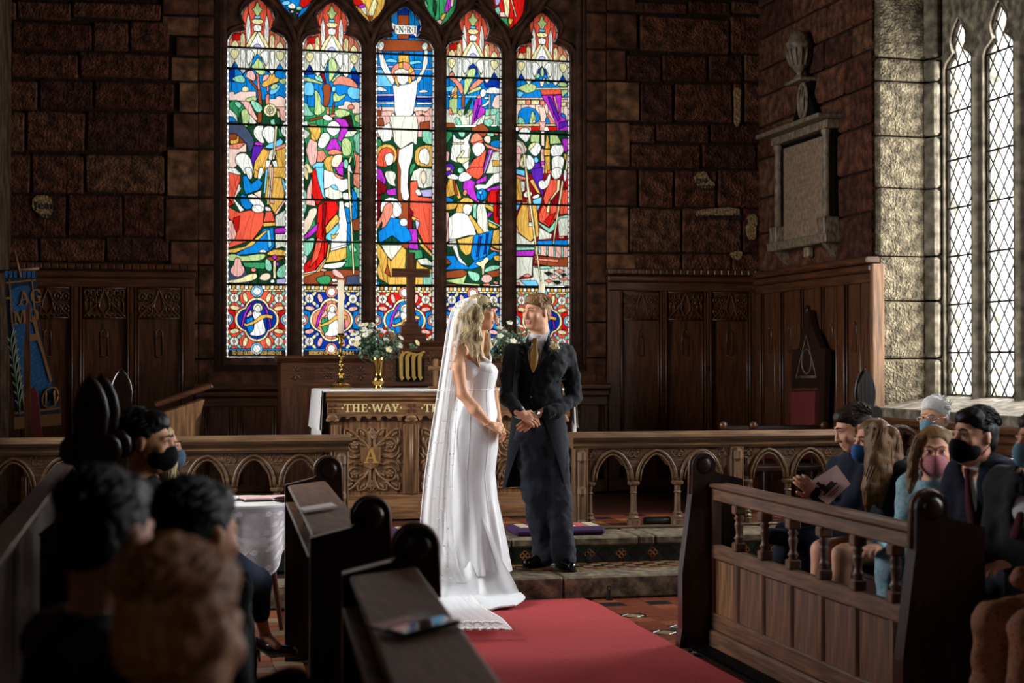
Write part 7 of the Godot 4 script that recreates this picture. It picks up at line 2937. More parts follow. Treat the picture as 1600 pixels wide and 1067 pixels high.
func build_bride() -> void:
	var t := thing("person", "bride in a white satin gown, long veil and leafy flower crown", "person")
	var look := Vector3(0.95, 0.0, 0.31).normalized()
	var x := Vector3.UP.cross(look).normalized()
	var hb := Basis(x, look.cross(x).normalized(), look)
	var hc := bp(751.5, 489)
	var k := 0.93
	var b := MB.new()
	# body: torso, neck, both arms
	var s := Sdf.new()
	var tb := Basis(Vector3.UP.cross(look), Vector3.UP, look)
	var waist := bp(743, 612)
	var chest := bp(742, 572)
	var hips := bp(741, 665)
	s.ell(chest, Vector3(0.108, 0.105, 0.082), tb, 0.04)
	s.ell(waist, Vector3(0.078, 0.13, 0.075), tb, 0.04)
	s.ell(hips, Vector3(0.105, 0.13, 0.105), tb, 0.04)
	var shn := bp(716, 547, 0.10)
	var shf := bp(748, 545, -0.19)
	s.cap(shn, shf, 0.042, 0.042, 0.05)
	s.cap(bp(741, 540, -0.04), bp(748, 515, -0.02), 0.062, 0.045, 0.04)
	var eln := bp(722, 615, 0.14)
	var wrn := bp(764, 663, 0.16)
	s.chain([shn, bp(715, 575, 0.13), eln, bp(742, 640, 0.16), wrn], [0.046, 0.045, 0.037, 0.036, 0.024], 0.02)
	var elf := bp(770, 615, -0.12)
	var wrf := bp(779, 662, 0.06)
	s.chain([shf, elf, wrf], [0.042, 0.035, 0.023], 0.02)
	for sd in [-0.06, 0.06]:
		s.cap(hips + tb.x * sd * 1.2, bp(740, 770) + tb.x * sd, 0.07, 0.055, 0.03)
		s.cap(bp(740, 770) + tb.x * sd, bp(738, 870) + tb.x * sd, 0.055, 0.035, 0.02)
	put_skin(b, s, 0.011)
	s = Sdf.new()
	head_shape(s, hc, hb, k, true, 1.0)
	s.cap(hc - hb.y * 0.05 - look * 0.028, bp(743, 540, -0.04), 0.044, 0.050, 0.03)
	put_skin(b, s, 0.0045)
	s = Sdf.new()
	hand_shape(s, wrn, bp(790, 675, 0.17) - wrn, Vector3(-0.2, 0.75, 0.6), -1.0, 0.55, 0.92)
	put_skin(b, s, 0.004)
	s = Sdf.new()
	hand_shape(s, wrf, bp(790, 684, 0.12) - wrf, Vector3(0.8, 0.5, 0.2), 1.0, 0.6, 0.9)
	put_skin(b, s, 0.004)
	part("body", b, M.skin_bride, t)
	face_details(t, hc, hb, k, M.hair_fair)
	b = MB.new()
	tube(b, arc(wrn + Vector3(-0.012, 0.006, 0.0), Vector3(0.02, 0.018, 0.0), Vector3(0, 0, 0.028), 0, 360, 12), 0.002, 5)
	part("bracelet", b, M.gilt, t)
	# gown: bodice and skirt as one skin of rings
	b = MB.new()
	var lv := [[566, 724, 766, 0.088], [572, 717, 774, 0.10], [580, 714, 778, 0.108], [592, 714, 776, 0.105], [609, 716, 771.5, 0.098], [625, 712, 773, 0.105], [645, 706, 776.5, 0.125], [668, 702.5, 778.5, 0.145], [700, 700.5, 777.5, 0.145], [740, 698, 773, 0.135], [780, 697, 777, 0.15], [820, 696, 784, 0.18], [850, 695, 789, 0.21], [875, 693, 793, 0.235], [893, 691, 797, 0.25]]
	var rings := []
	for j in 57:
		var f := j / 56.0 * (lv.size() - 1)
		var a: Array = lv[int(f)]
		var c: Array = lv[mini(int(f) + 1, lv.size() - 1)]
		var fr := f - int(f)
		fr = fr * fr * (3 - 2 * fr) * 0.4 + fr * 0.6
		var v: float = lerpf(a[0], c[0], fr)
		var pl := bp(lerpf(a[1], c[1], fr), v)
		var prr := bp(lerpf(a[2], c[2], fr), v)
		var dep: float = lerpf(a[3], c[3], fr)
		var mid := (pl + prr) / 2
		var hw := pl.distance_to(prr) / 2
		var low := clampf((v - 690) / 170.0, 0, 1)
		var ring := PackedVector3Array()
		for i in 72:
			var an := TAU * i / 72
			var fold := 1.0 + low * low * (0.085 * sin(8 * an + 2.0 * sin(low * 3.0)) + 0.04 * sin(15 * an + 1.0)) + 0.006 * sin(3 * an + v * 0.11) * clampf((v - 600) / 60, 0, 1)
			ring.append(mid + Vector3(cos(an) * hw * (1.0 + (fold - 1.0) * 0.6), 0, sin(an) * dep * fold))
		rings.append(ring)
	loft(b, rings, true, false)
	var gown := part("gown", b, M.satin, t)
	# neckline: two triangular cups and straps
	b = MB.new()
	var apex := bp(765.5, 566, 0.075)
	var cup := [[bp(720, 532, 0.085), bp(718, 540, 0.12), bp(724, 566, 0.125), apex], [bp(752, 531, -0.13), bp(760, 545, -0.10), bp(768, 560, -0.02), apex]]
	tube(b, curve([bp(712, 560, -0.03), bp(711, 540, 0.0), bp(717, 530.5, 0.07), bp(728, 535, 0.115), bp(738, 546, 0.118), bp(752, 558, 0.10), apex], 6), 0.012, 8, 0.5)
	tube(b, curve([bp(735, 545, -0.17), bp(748, 531, -0.17), bp(757, 540, -0.13), bp(766, 556, -0.03), apex], 6), 0.010, 8, 0.5)
	part("strap", b, M.satin, gown)
	b = MB.new()
	var cs := Sdf.new()
	cs.ell(bp(757, 577, 0.045), Vector3(0.058, 0.066, 0.066), tb, 0.02)
	cs.ell(bp(764, 577, -0.06), Vector3(0.055, 0.062, 0.06), tb, 0.02)
	cs.ell(bp(734, 580, 0.03), Vector3(0.095, 0.075, 0.072), tb, 0.05)
	cs.cap(bp(728, 566, 0.10), bp(755, 574, 0.09), 0.02, 0.02, 0.03)
	cs.cut_cap(bp(757, 540, 0.12), bp(765, 566, 0.08), 0.075, 0.012, 0.01)
	cs.keep_below(bp(742, 560, 0.1), Vector3(0.35, 1, -0.1))
	put_skin(b, cs, 0.008)
	part("bodice_cup", b, M.satin, gown)
	b = MB.new()
	var belt := []
	for i in 25:
		var an := TAU * i / 24
		var pl := bp(715, 609)
		var prr := bp(772, 609)
		belt.append((pl + prr) / 2 + Vector3(cos(an) * (pl.distance_to(prr) / 2 + 0.002), 0, sin(an) * 0.100))
	tube(b, belt, 0.0035, 5)
	for an in [1.15, 1.95]:
		var seam := []
		for j in range(6, 44, 2):
			var ring: PackedVector3Array = rings[j]
			seam.append(ring[int(an / TAU * 72)])
		tube(b, seam, 0.0022, 4)
	part("waist_seam", b, M.satin, gown)
	# train that falls over the step and spreads on the carpet
	b = MB.new()
	var path := [
		[bp(694, 800, -0.02), bp(748, 800, 0.16)], [bp(692, 850, 0.03), bp(768, 840, 0.20)], [on_z(686, 895, -9.97), on_z(783, 875, -9.93)], [on_z(678, 915, -9.88), on_z(800, 905, -9.88)],
		[on_y(672, 938, 0.06), on_y(812, 930, 0.06)], [on_y(672, 950, 0.035), on_y(821, 941, 0.035)], [on_y(676, 962, 0.02), on_y(806, 952, 0.015)]]
	var rows := []
	for j in 37:
		var f := j / 36.0 * (path.size() - 1)
		var i0 := mini(int(f), path.size() - 2)
		var fr := f - i0
		var row := PackedVector3Array()
		for i in 45:
			var g := i / 44.0
			var p: Vector3 = path[i0][0].lerp(path[i0][1], g)
			var q: Vector3 = path[i0 + 1][0].lerp(path[i0 + 1][1], g)
			var a0: Vector3 = path[maxi(i0 - 1, 0)][0].lerp(path[maxi(i0 - 1, 0)][1], g)
			var a3: Vector3 = path[mini(i0 + 2, path.size() - 1)][0].lerp(path[mini(i0 + 2, path.size() - 1)][1], g)
			var w := p.cubic_interpolate(q, a0, a3, fr)
			var amp := 0.035 * smoothstep(0.0, 0.25, j / 36.0) * (1.0 - 0.45 * j / 36.0)
			var wave := sin(g * 13.0 + j * 0.06) * 0.7 + sin(g * 27.0 - j * 0.05 + 1.0) * 0.3
			row.append(w + Vector3(0, maxf(0.0, amp * (0.5 + 0.5 * wave)) if j > 24 else 0.0, amp * wave if j <= 24 else 0.0))
		rows.append(row)
	loft(b, rows, false, false)
	var hem := []
	for i in 45:
		hem.append(rows[36][i] + Vector3(0, 0.004, 0))
	tube(b, hem, 0.009, 6)
	part("train", b, M.satin, gown)
	# veil
	var veil_rows := [[466, 724, 741, 0], [473, 714, 741, 0], [483, 706, 738, 0], [500, 700, 733, 0], [540, 694, 722, 0], [580, 688, 715, 0], [620, 682, 711, 0], [680, 672, 707, 0], [740, 663, 703, 0], [800, 657, 701, 0], [850, 654, 704, 0], [895, 652, 712, 1], [930, 653, 728, 2], [955, 664, 752, 2], [972, 684, 782, 2], [988, 703, 797, 2]]
	for lay_k in 3:
		b = MB.new()
		rows = []
		for j in 53:
			var f := j / 52.0 * (veil_rows.size() - 1)
			var i0 := mini(int(f), veil_rows.size() - 2)
			var fr := f - i0
			var row := PackedVector3Array()
			for i in 31:
				var g := i / 30.0
				var pt := []
				for e in [i0, i0 + 1]:
					var q: Array = veil_rows[e]
					var inset := 2.5 * lay_k
					var u := lerpf(q[1] + inset, q[2] + (4 - 3 * lay_k), g)
					var off: float = [0.10, -0.02, -0.14][lay_k]
					if q[3] == 0:
						pt.append(bp(u, q[0], off + 0.05 * sin(g * PI) + clampf((q[0] - 700) / 200.0, 0, 1) * 0.12))
					elif q[3] == 1:
						pt.append(on_z(u, q[0] - 2 * lay_k, -9.9 + off * 0.5))
					else:
						pt.append(on_y(u, q[0] - 3 * lay_k, 0.035 + 0.012 * (2 - lay_k)))
				var w: Vector3 = pt[0].lerp(pt[1], fr)
				var pleat := sin(g * 22.0 + lay_k * 2.0 + j * 0.05) * 0.012 * smoothstep(0, 0.3, j / 52.0)
				row.append(w + (Vector3(0, 0, pleat) if j < 36 else Vector3(0, absf(pleat) * 1.2, 0)))
			rows.append(row)
		loft(b, rows, false, false)
		var o := part("veil", b, M.tulle, t)
		if lay_k == 0:
			var e := MB.new()
			var r := RandomNumberGenerator.new()
			r.seed = 9
			for q in 130:
				var p: Vector3 = rows[r.randi_range(2, 40)][r.randi_range(0, 30)]
				ball(e, p + Vector3(0, 0, 0.004), Vector3(0.006, 0.005, 0.002), 6)
			var em := part("embroidered_dot", e, M.embroidery, o)
			em.set_meta("kind", "stuff")
			e = MB.new()
			for side in [0, 30]:
				var ln := []
				for j in range(0, 53):
					ln.append(rows[j][side])
				tube(e, ln, 0.003, 4)
			for q in 26:
				var p: Vector3 = rows[52][q + 2]
				tube(e, arc(p + Vector3(0, 0.006, 0.012), Vector3(0.018, 0, 0), Vector3(0, 0.0, 0.02), 0, 360, 8), 0.004, 4)
				tube(e, arc(rows[50][q + 2] + Vector3(0, 0.008, 0), Vector3(0.014, 0, 0), Vector3(0, 0, 0.018), 0, 360, 8), 0.003, 4)
			part("lace_edge", e, M.embroidery, o)
	# hair
	b = MB.new()
	s = Sdf.new()
	var f := hb
	var p := func(a: float, c: float, d: float) -> Vector3: return hc + f * (Vector3(a, c, d) * k)
	s.ell(p.call(0, 0.034, -0.024), Vector3(0.088, 0.098, 0.106) * k, f, 0.01)
	s.ell(p.call(0.02, -0.04, -0.052), Vector3(0.088, 0.10, 0.072) * k, f, 0.04)
	s.cut(p.call(0, -0.025, 0.092), Vector3(0.10, 0.095, 0.072) * k, f, 0.018)
	var locks := [
		[[bp(735, 478, 0.09), bp(726, 494, 0.115), bp(733, 511, 0.125), bp(729, 527, 0.13), bp(739, 541, 0.13), bp(740, 555, 0.125), bp(749, 573, 0.11)], [0.036, 0.038, 0.036, 0.034, 0.028, 0.022, 0.008]],
		[[bp(744, 480, 0.10), bp(748, 496, 0.11), bp(742, 513, 0.125), bp(748, 529, 0.13), bp(745, 545, 0.125), bp(755, 564, 0.115)], [0.024, 0.028, 0.027, 0.024, 0.018, 0.006]],
		[[bp(726, 482, 0.02), bp(720, 508, 0.06), bp(717, 528, 0.08), bp(722, 545, 0.10)], [0.045, 0.042, 0.034, 0.012]],
		[[bp(722, 490, -0.08), bp(716, 515, -0.06), bp(714, 540, -0.05)], [0.04, 0.04, 0.02]],
		[[bp(758, 520, -0.07), bp(762, 540, -0.06), bp(760, 558, -0.04)], [0.022, 0.022, 0.008]]]
	for l in locks:
		s.chain(l[0], l[1], 0.025)
	s.noise = rough(1, 22.0, 6)
	s.amp = 0.006
	put_skin(b, s, 0.0065)
	var r := RandomNumberGenerator.new()
	r.seed = 31
	for l in locks:
		for i in 44:
			var pts := []
			var rad := []
			var a := r.randf() * TAU
			var tw := r.randf_range(0.3, 0.9)
			for j in l[0].size():
				pts.append(l[0][j] + Vector3(cos(a + j * tw), 0, sin(a + j * tw)) * l[1][j] * r.randf_range(0.98, 1.12) + Vector3(0.010 * sin(j * 2.6 + tw * 4.0), 0, 0))
			var cv := curve(pts, 6)
			for j in cv.size():
				rad.append(0.0036 if j < cv.size() - 3 else 0.001)
			tube(b, cv, rad, 5)
	for i in 90:
		var a := r.randf_range(-1.5, 1.5)
		var pts := []
		for j in 6:
			var e := lerpf(1.25, -0.15, j / 5.0)
			var dirv := Vector3(sin(a) * cos(e), sin(e), -cos(a) * cos(e) * 0.9 + 0.25 * sin(e))
			pts.append(p.call(dirv.x * 0.089, 0.036 + dirv.y * 0.098, -0.022 + dirv.z * 0.106))
		tube(b, pts, 0.0038, 4)
	part("hair", b, M.hair_blonde, t)
	# flower crown
	var lf := MB.new()
	var ring_pts := []
	for i in 120:
		var a := TAU * i / 120.0
		var base: Vector3 = p.call(sin(a) * 0.094, 0.035 + 0.022 * cos(a), -0.018 + cos(a) * 0.112)
		ring_pts.append(base)
		for q in 2:
			ball(lf, base + Vector3(r.randf_range(-0.012, 0.012), r.randf_range(-0.014, 0.014), r.randf_range(-0.012, 0.012)), Vector3(0.014, 0.003, 0.007), 6, Basis.from_euler(Vector3(r.randf() * 3, r.randf() * 3, r.randf() * 3)))
	var cw := thing("hair_garland", "garland of small green leaves and cream blossoms on the bride's hair", "garland")
	var bb := MB.new()
	tube(bb, ring_pts + [ring_pts[0]], 0.005, 5)
	part("wire_ring", bb, M.leaf_dark, cw)
	var fo := part("foliage", lf, M.leaf_green, cw)
	fo.set_meta("kind", "stuff")
	for i in 14:
		var fb := MB.new()
		var c: Vector3 = ring_pts[(i * 9 + 4) % 120]
		var n := (c - hc).normalized()
		for q in 5:
			var d := Basis(n, TAU * q / 5) * n.cross(Vector3.UP).normalized()
			ball(fb, c + n * 0.008 + d * 0.006, Vector3(0.008, 0.008, 0.006), 6)
		part("blossom", fb, M.petal_cream if i % 2 else M.petal, cw)

# ---------- groom ----------
func build_groom() -> void:
	var t := thing("person", "groom in a dark morning coat, gold tie and buttonhole facing the bride", "person")
	var look := Vector3(-0.84, -0.06, 0.54).normalized()
	var x := Vector3.UP.cross(look).normalized()
	var hb := Basis(x, look.cross(x).normalized(), look)
	var hc := gp(838, 488)
	var k := 0.97
	var fr := Vector3(-0.30, 0, 0.95).normalized()
	var rt := fr.cross(Vector3.UP).normalized()
	var tb := Basis(rt, Vector3.UP, -fr)
	var sh_a := gp(802, 552, 0.06)   # his right shoulder
	var sh_b := gp(884, 552, -0.02)
	var el_a := gp(794, 622, 0.08)
	var el_b := gp(897, 622, 0.02)
	var wr_a := gp(812, 646, 0.19)
	var wr_b := gp(846, 645, 0.17)
	var chest := gp(843, 570)
	var belly := gp(842, 625)
	var hip := gp(843, 672)
	var legs := [[gp(824, 675, 0.0), gp(836, 768, 0.02), gp(851, 864, -0.06)], [gp(864, 675, 0.0), gp(872, 775, 0.05), gp(881, 868, 0.10)]]
	var b := MB.new()
	var s := Sdf.new()
	s.ell(chest, Vector3(0.15, 0.14, 0.09), tb, 0.05)
	s.ell(belly, Vector3(0.135, 0.16, 0.09), tb, 0.06)
	s.ell(hip, Vector3(0.155, 0.13, 0.115), tb, 0.05)
	s.cap(sh_a, sh_b, 0.05, 0.05, 0.05)
	s.chain([sh_a, el_a, wr_a], [0.04, 0.034, 0.026], 0.02)
	s.chain([sh_b, el_b, wr_b], [0.04, 0.034, 0.026], 0.02)
	for l in legs:
		s.chain(l, [0.085, 0.058, 0.042], 0.03)
	put_skin(b, s, 0.014)
	s = Sdf.new()
	head_shape(s, hc, hb, k, false, 1.0)
	s.cap(hc - hb.y * 0.05 - look * 0.03, gp(842, 538, -0.02), 0.055, 0.062, 0.03)
	put_skin(b, s, 0.0045)
	s = Sdf.new()
	hand_shape(s, wr_a, gp(848, 664, 0.22) - wr_a, Vector3(0.1, 0.45, 0.9), -1.0, 0.35, 1.0)
	put_skin(b, s, 0.004)
	s = Sdf.new()
	hand_shape(s, gp(838, 650, 0.15), gp(812, 672, 0.17) - gp(838, 650, 0.15), Vector3(0.2, 0.3, 0.9), 1.0, 0.3, 1.0)
	put_skin(b, s, 0.004)
	part("body", b, M.skin_pink, t)
	face_details(t, hc, hb, k, M.hair_fair)
	short_hair(t, hc, hb, k, M.hair_fair, 0.005, 1.25)
	# shirt, tie
	b = MB.new()
	s = Sdf.new()
	s.ell(chest, Vector3(0.145, 0.16, 0.117), tb, 0.05)
	s.cap(gp(841, 530, 0.0), gp(842, 548, 0.0), 0.064, 0.092, 0.04)
	s.keep_below(gp(840, 521, 0.0), Vector3(0.15, 1, 0.15))
	put_skin(b, s, 0.008)
	for sd in [[826, 519, 834, 533, 818, 536], [857, 517, 838, 532, 862, 535]]:
		var q := PackedVector3Array()
		var a0 := gp(sd[0], sd[1], 0.055)
		var a1 := gp(sd[2], sd[3], 0.105)
		var a2 := gp(sd[4], sd[5], 0.085)
		var cb := MB.new()
		loft(b, [PackedVector3Array([a0, a1, a2]), PackedVector3Array([a0 + fr * 0.012, a1 + fr * 0.014, a2 + fr * 0.012])], true, true, false)
	var shirt := part("shirt", b, M.shirt, t)
	b = MB.new()
	loft(b, [ring_flat(gp(836.5, 528, 0.112), 0.017, 0.012, rt), ring_flat(gp(836, 535, 0.118), 0.021, 0.016, rt), ring_flat(gp(835.5, 539, 0.118), 0.014, 0.010, rt), ring_flat(gp(834.5, 555, 0.128), 0.030, 0.013, rt), ring_flat(gp(833.5, 570, 0.132), 0.026, 0.010, rt), ring_flat(gp(833, 582, 0.128), 0.006, 0.006, rt)])
	part("necktie", b, M.gold_silk, t)
	b = MB.new()
	for sd in [-1.0, 1.0]:
		tube(b, [gp(834 + sd * 9, 545, 0.108), gp(833.5 + sd * 6, 562, 0.118), gp(833, 580, 0.120)], 0.007, 5)
	part("waistcoat_edge", b, M.waistcoat, t)
	# coat
	b = MB.new()
	s = Sdf.new()
	s.ell(chest + Vector3(0, 0.01, 0), Vector3(0.190, 0.165, 0.125), tb, 0.05)
	s.ell(belly, Vector3(0.168, 0.19, 0.125), tb, 0.06)
	s.cap(sh_a + Vector3(0, 0.004, 0), sh_b + Vector3(0, 0.004, 0), 0.060, 0.060, 0.06)
	s.cap(gp(841, 532, -0.02), gp(842, 560, -0.01), 0.07, 0.10, 0.05)
	s.chain([sh_a, gp(796, 588, 0.05), el_a, wr_a - (wr_a - el_a).normalized() * 0.03], [0.064, 0.060, 0.052, 0.043], 0.02)
	s.chain([sh_b, gp(893, 588, -0.01), el_b, gp(870, 642, 0.14), gp(855, 646, 0.17)], [0.064, 0.060, 0.053, 0.046, 0.043], 0.02)
	s.keep_below(gp(842, 655, 0.0), Vector3(0, -1, 0))
	s.planes.clear()
	s.cut(gp(840, 516, 0.01), Vector3(0.072, 0.05, 0.085), Basis(), 0.01)
	s.cut_cap(gp(839, 520, 0.11), gp(833, 588, 0.135), 0.088, 0.010, 0.004)
	s.noise = rough(1, 13.0, 12)
	s.amp = 0.010
	put_skin(b, s, 0.0085)
	var coat := part("tail_coat", b, M.navy_wool, t)
	# lapels, laid on the coat
	s.pr = s.pr.filter(func(q): return q[0] < 2)
	b = MB.new()
	for l in [[[826, 523], [819, 536], [813, 550], [819, 554], [816, 560], [825, 576], [832.5, 586], [829.5, 566], [826.5, 545]], [[857, 521], [866, 536], [872, 549], [866, 554], [870, 560], [853, 578], [834, 588], [843, 563], [852, 542]]]:
		var rings2 := []
		for lift in [0.002, 0.013]:
			var ring := PackedVector3Array()
			for q in l:
				var w := gp(q[0], q[1], 0.25)
				var toward := (w - Vector3(0, EYE, 0)).normalized()
				ring.append(s.meet(w, toward) - toward * lift)
			rings2.append(ring)
		loft(b, rings2, true, true, false)
	part("lapel", b, M.navy_wool, coat)
	b = MB.new()
	for line in [[[833, 587], [830, 604], [828, 621], [834, 636], [846, 652]], [[872, 596], [884, 592]], [[806, 560], [802, 590], [801, 612]], [[880, 566], [883, 590], [885, 614]]]:
		var pts := []
		for q in line:
			var w := gp(q[0], q[1], 0.25)
			var toward := (w - Vector3(0, EYE, 0)).normalized()
			pts.append(s.meet(w, toward) - toward * 0.002)
		tube(b, curve(pts, 4), 0.0045, 5)
	part("coat_seam", b, M.navy_wool, coat)
	# coat skirts cut away to the tails
	b = MB.new()
	var rows := []
	for j in 25:
		var f := j / 24.0
		var v := lerpf(640, 764, f)
		var ring := PackedVector3Array()
		# open from the front at the waist round the back
		var gap := lerpf(0.10, 2.2, pow(f, 0.8))
		for i in 33:
			var an := lerpf(PI / 2 + gap / 2 + 0.0, PI / 2 + TAU - gap / 2, i / 32.0)
			var fl := lerpf(1.0, 1.12, f)
			var c := gp(lerpf(842, 838, f), v)
			var q := rt * cos(an) * -0.176 * fl * lerpf(1.0, 1.16, f) + fr * sin(an) * 0.135 * fl
			ring.append(c + q * (1.0 + 0.02 * sin(i * 1.1) * f))
		rows.append(ring)
	loft(b, rows, false, false)
	part("coat_skirt", b, M.navy_wool, coat)
	b = MB.new()
	for i in 4:
		ball(b, gp(868 + i * 3.0 - 10, 655 - i * 2.0, 0.215), Vector3(0.005, 0.005, 0.004), 6)
	ball(b, gp(829, 621, 0.14), Vector3(0.008, 0.008, 0.005), 8)
	part("button", b, M.black_plastic, coat)
	b = MB.new()
	tube(b, arc(wr_a - (wr_a - el_a).normalized() * 0.012, rt * 0.036, Vector3(0, 0.036, 0), 0, 360, 14), 0.008, 6)
	part("shirt_cuff", b, M.shirt, coat)
	# trousers
	b = MB.new()
	s = Sdf.new()
	s.ell(hip, Vector3(0.165, 0.14, 0.125), tb, 0.05)
	for l in legs:
		s.chain([l[0], l[1], l[2] + Vector3(0, 0.03, 0)], [0.105, 0.086, 0.078], 0.03)
		s.cap(l[2] + Vector3(0, 0.05, 0), l[2] + Vector3(0, -0.015, 0.015), 0.078, 0.082, 0.02)
	s.noise = rough(1, 10.0, 15)
	s.amp = 0.016
	put_skin(b, s, 0.011)
	part("trousers", b, M.trouser, t)
	# shoes
	for q in [[legs[0][2], Vector3(-0.86, 0, 0.5)], [legs[1][2], Vector3(0.05, 0, 1.0)]]:
		var sb := MB.new()
		var ss := Sdf.new()
		var d: Vector3 = q[1].normalized()
		var heel := Vector3(q[0].x, 0.15, q[0].z) - d * 0.05
		ss.cap(heel + Vector3(0, 0.05, 0), heel + d * 0.10 + Vector3(0, 0.055, 0), 0.042, 0.043, 0.03)
		ss.cap(heel + d * 0.10 + Vector3(0, 0.045, 0), heel + d * 0.215 + Vector3(0, 0.034, 0), 0.043, 0.032, 0.03)
		ss.cap(heel + Vector3(0, 0.06, 0), heel + Vector3(0, 0.11, 0), 0.042, 0.045, 0.02)
		ss.keep_below(heel + Vector3(0, 0.012, 0), Vector3(0, -1, 0))
		put_skin(sb, ss, 0.007)
		var so := part("shoe", sb, M.leather, t)
		sb = MB.new()
		bar(sb, heel - d * 0.035 + Vector3(0, 0.007, 0), heel + d * 0.03 + Vector3(0, 0.007, 0), 0.07, 0.016, 0.004)
		bar(sb, heel + d * 0.06 + Vector3(0, 0.008, 0), heel + d * 0.235 + Vector3(0, 0.008, 0), 0.078, 0.012, 0.006)
		part("sole", sb, M.black_plastic, so)
		sb = MB.new()
		for i in 3:
			var lc := heel + d * (0.085 + i * 0.022) + Vector3(0, 0.098 - i * 0.006, 0)
			var ac := d.cross(Vector3.UP)
			tube(sb, [lc - ac * 0.022, lc + Vector3(0, 0.004, 0), lc + ac * 0.022], 0.0025, 4)
		part("lace", sb, M.black_plastic, so)
	b = MB.new()
	var wp := gp(838.5, 646, 0.215)
	lathe(b, [[0.001, 0.0], [0.017, 0.001], [0.019, 0.006], [0.017, 0.010], [0.001, 0.011]], 14, Transform3D(Basis(Vector3.RIGHT, PI / 2 - 0.4), wp))
	part("watch", b, M.silver, t)
	# buttonhole
	var bh := thing("buttonhole", "cream flower buttonhole with green leaves on the groom's lapel", "flower")
	var c := gp(866, 540, 0.125)
	b = MB.new()
	for q in 6:
		var a := TAU * q / 6
		ball(b, c + Vector3(cos(a) * 0.016, sin(a) * 0.016, 0.006), Vector3(0.016, 0.014, 0.010), 8)
	ball(b, c + Vector3(0, 0, 0.016), Vector3(0.012, 0.012, 0.01), 8)
	part("blossom", b, M.petal_cream, bh)
	b = MB.new()
	for q in [[0.02, 0.02], [-0.024, -0.006], [0.026, -0.014], [-0.018, 0.022]]:
		ball(b, c + Vector3(q[0], q[1], 0.01), Vector3(0.011, 0.011, 0.009), 8)
	part("bud", b, M.petal, bh)
	b = MB.new()
	var r := RandomNumberGenerator.new()
	r.seed = 77
	for i in 26:
		var a := r.randf() * TAU
		ball(b, c + Vector3(cos(a) * r.randf_range(0.015, 0.045), sin(a) * r.randf_range(0.015, 0.04), 0.004), Vector3(0.016, 0.005, 0.004), 6, Basis(Vector3.BACK, a))
	for i in 5:
		tube(b, [c, c + Vector3(-0.01 + i * 0.006, -0.03, 0.004), c + Vector3(-0.035 + i * 0.016, -0.07 + 0.006 * i, 0.0)], 0.003, 4)
	part("leaf", b, M.leaf_green, bh)

func ring_flat(c: Vector3, w: float, d: float, rt: Vector3) -> PackedVector3Array:
	var out := PackedVector3Array()
	for i in 10:
		var a := TAU * i / 10
		out.append(c + rt * cos(a) * w + Vector3(0, 0, sin(a) * d))
	return out

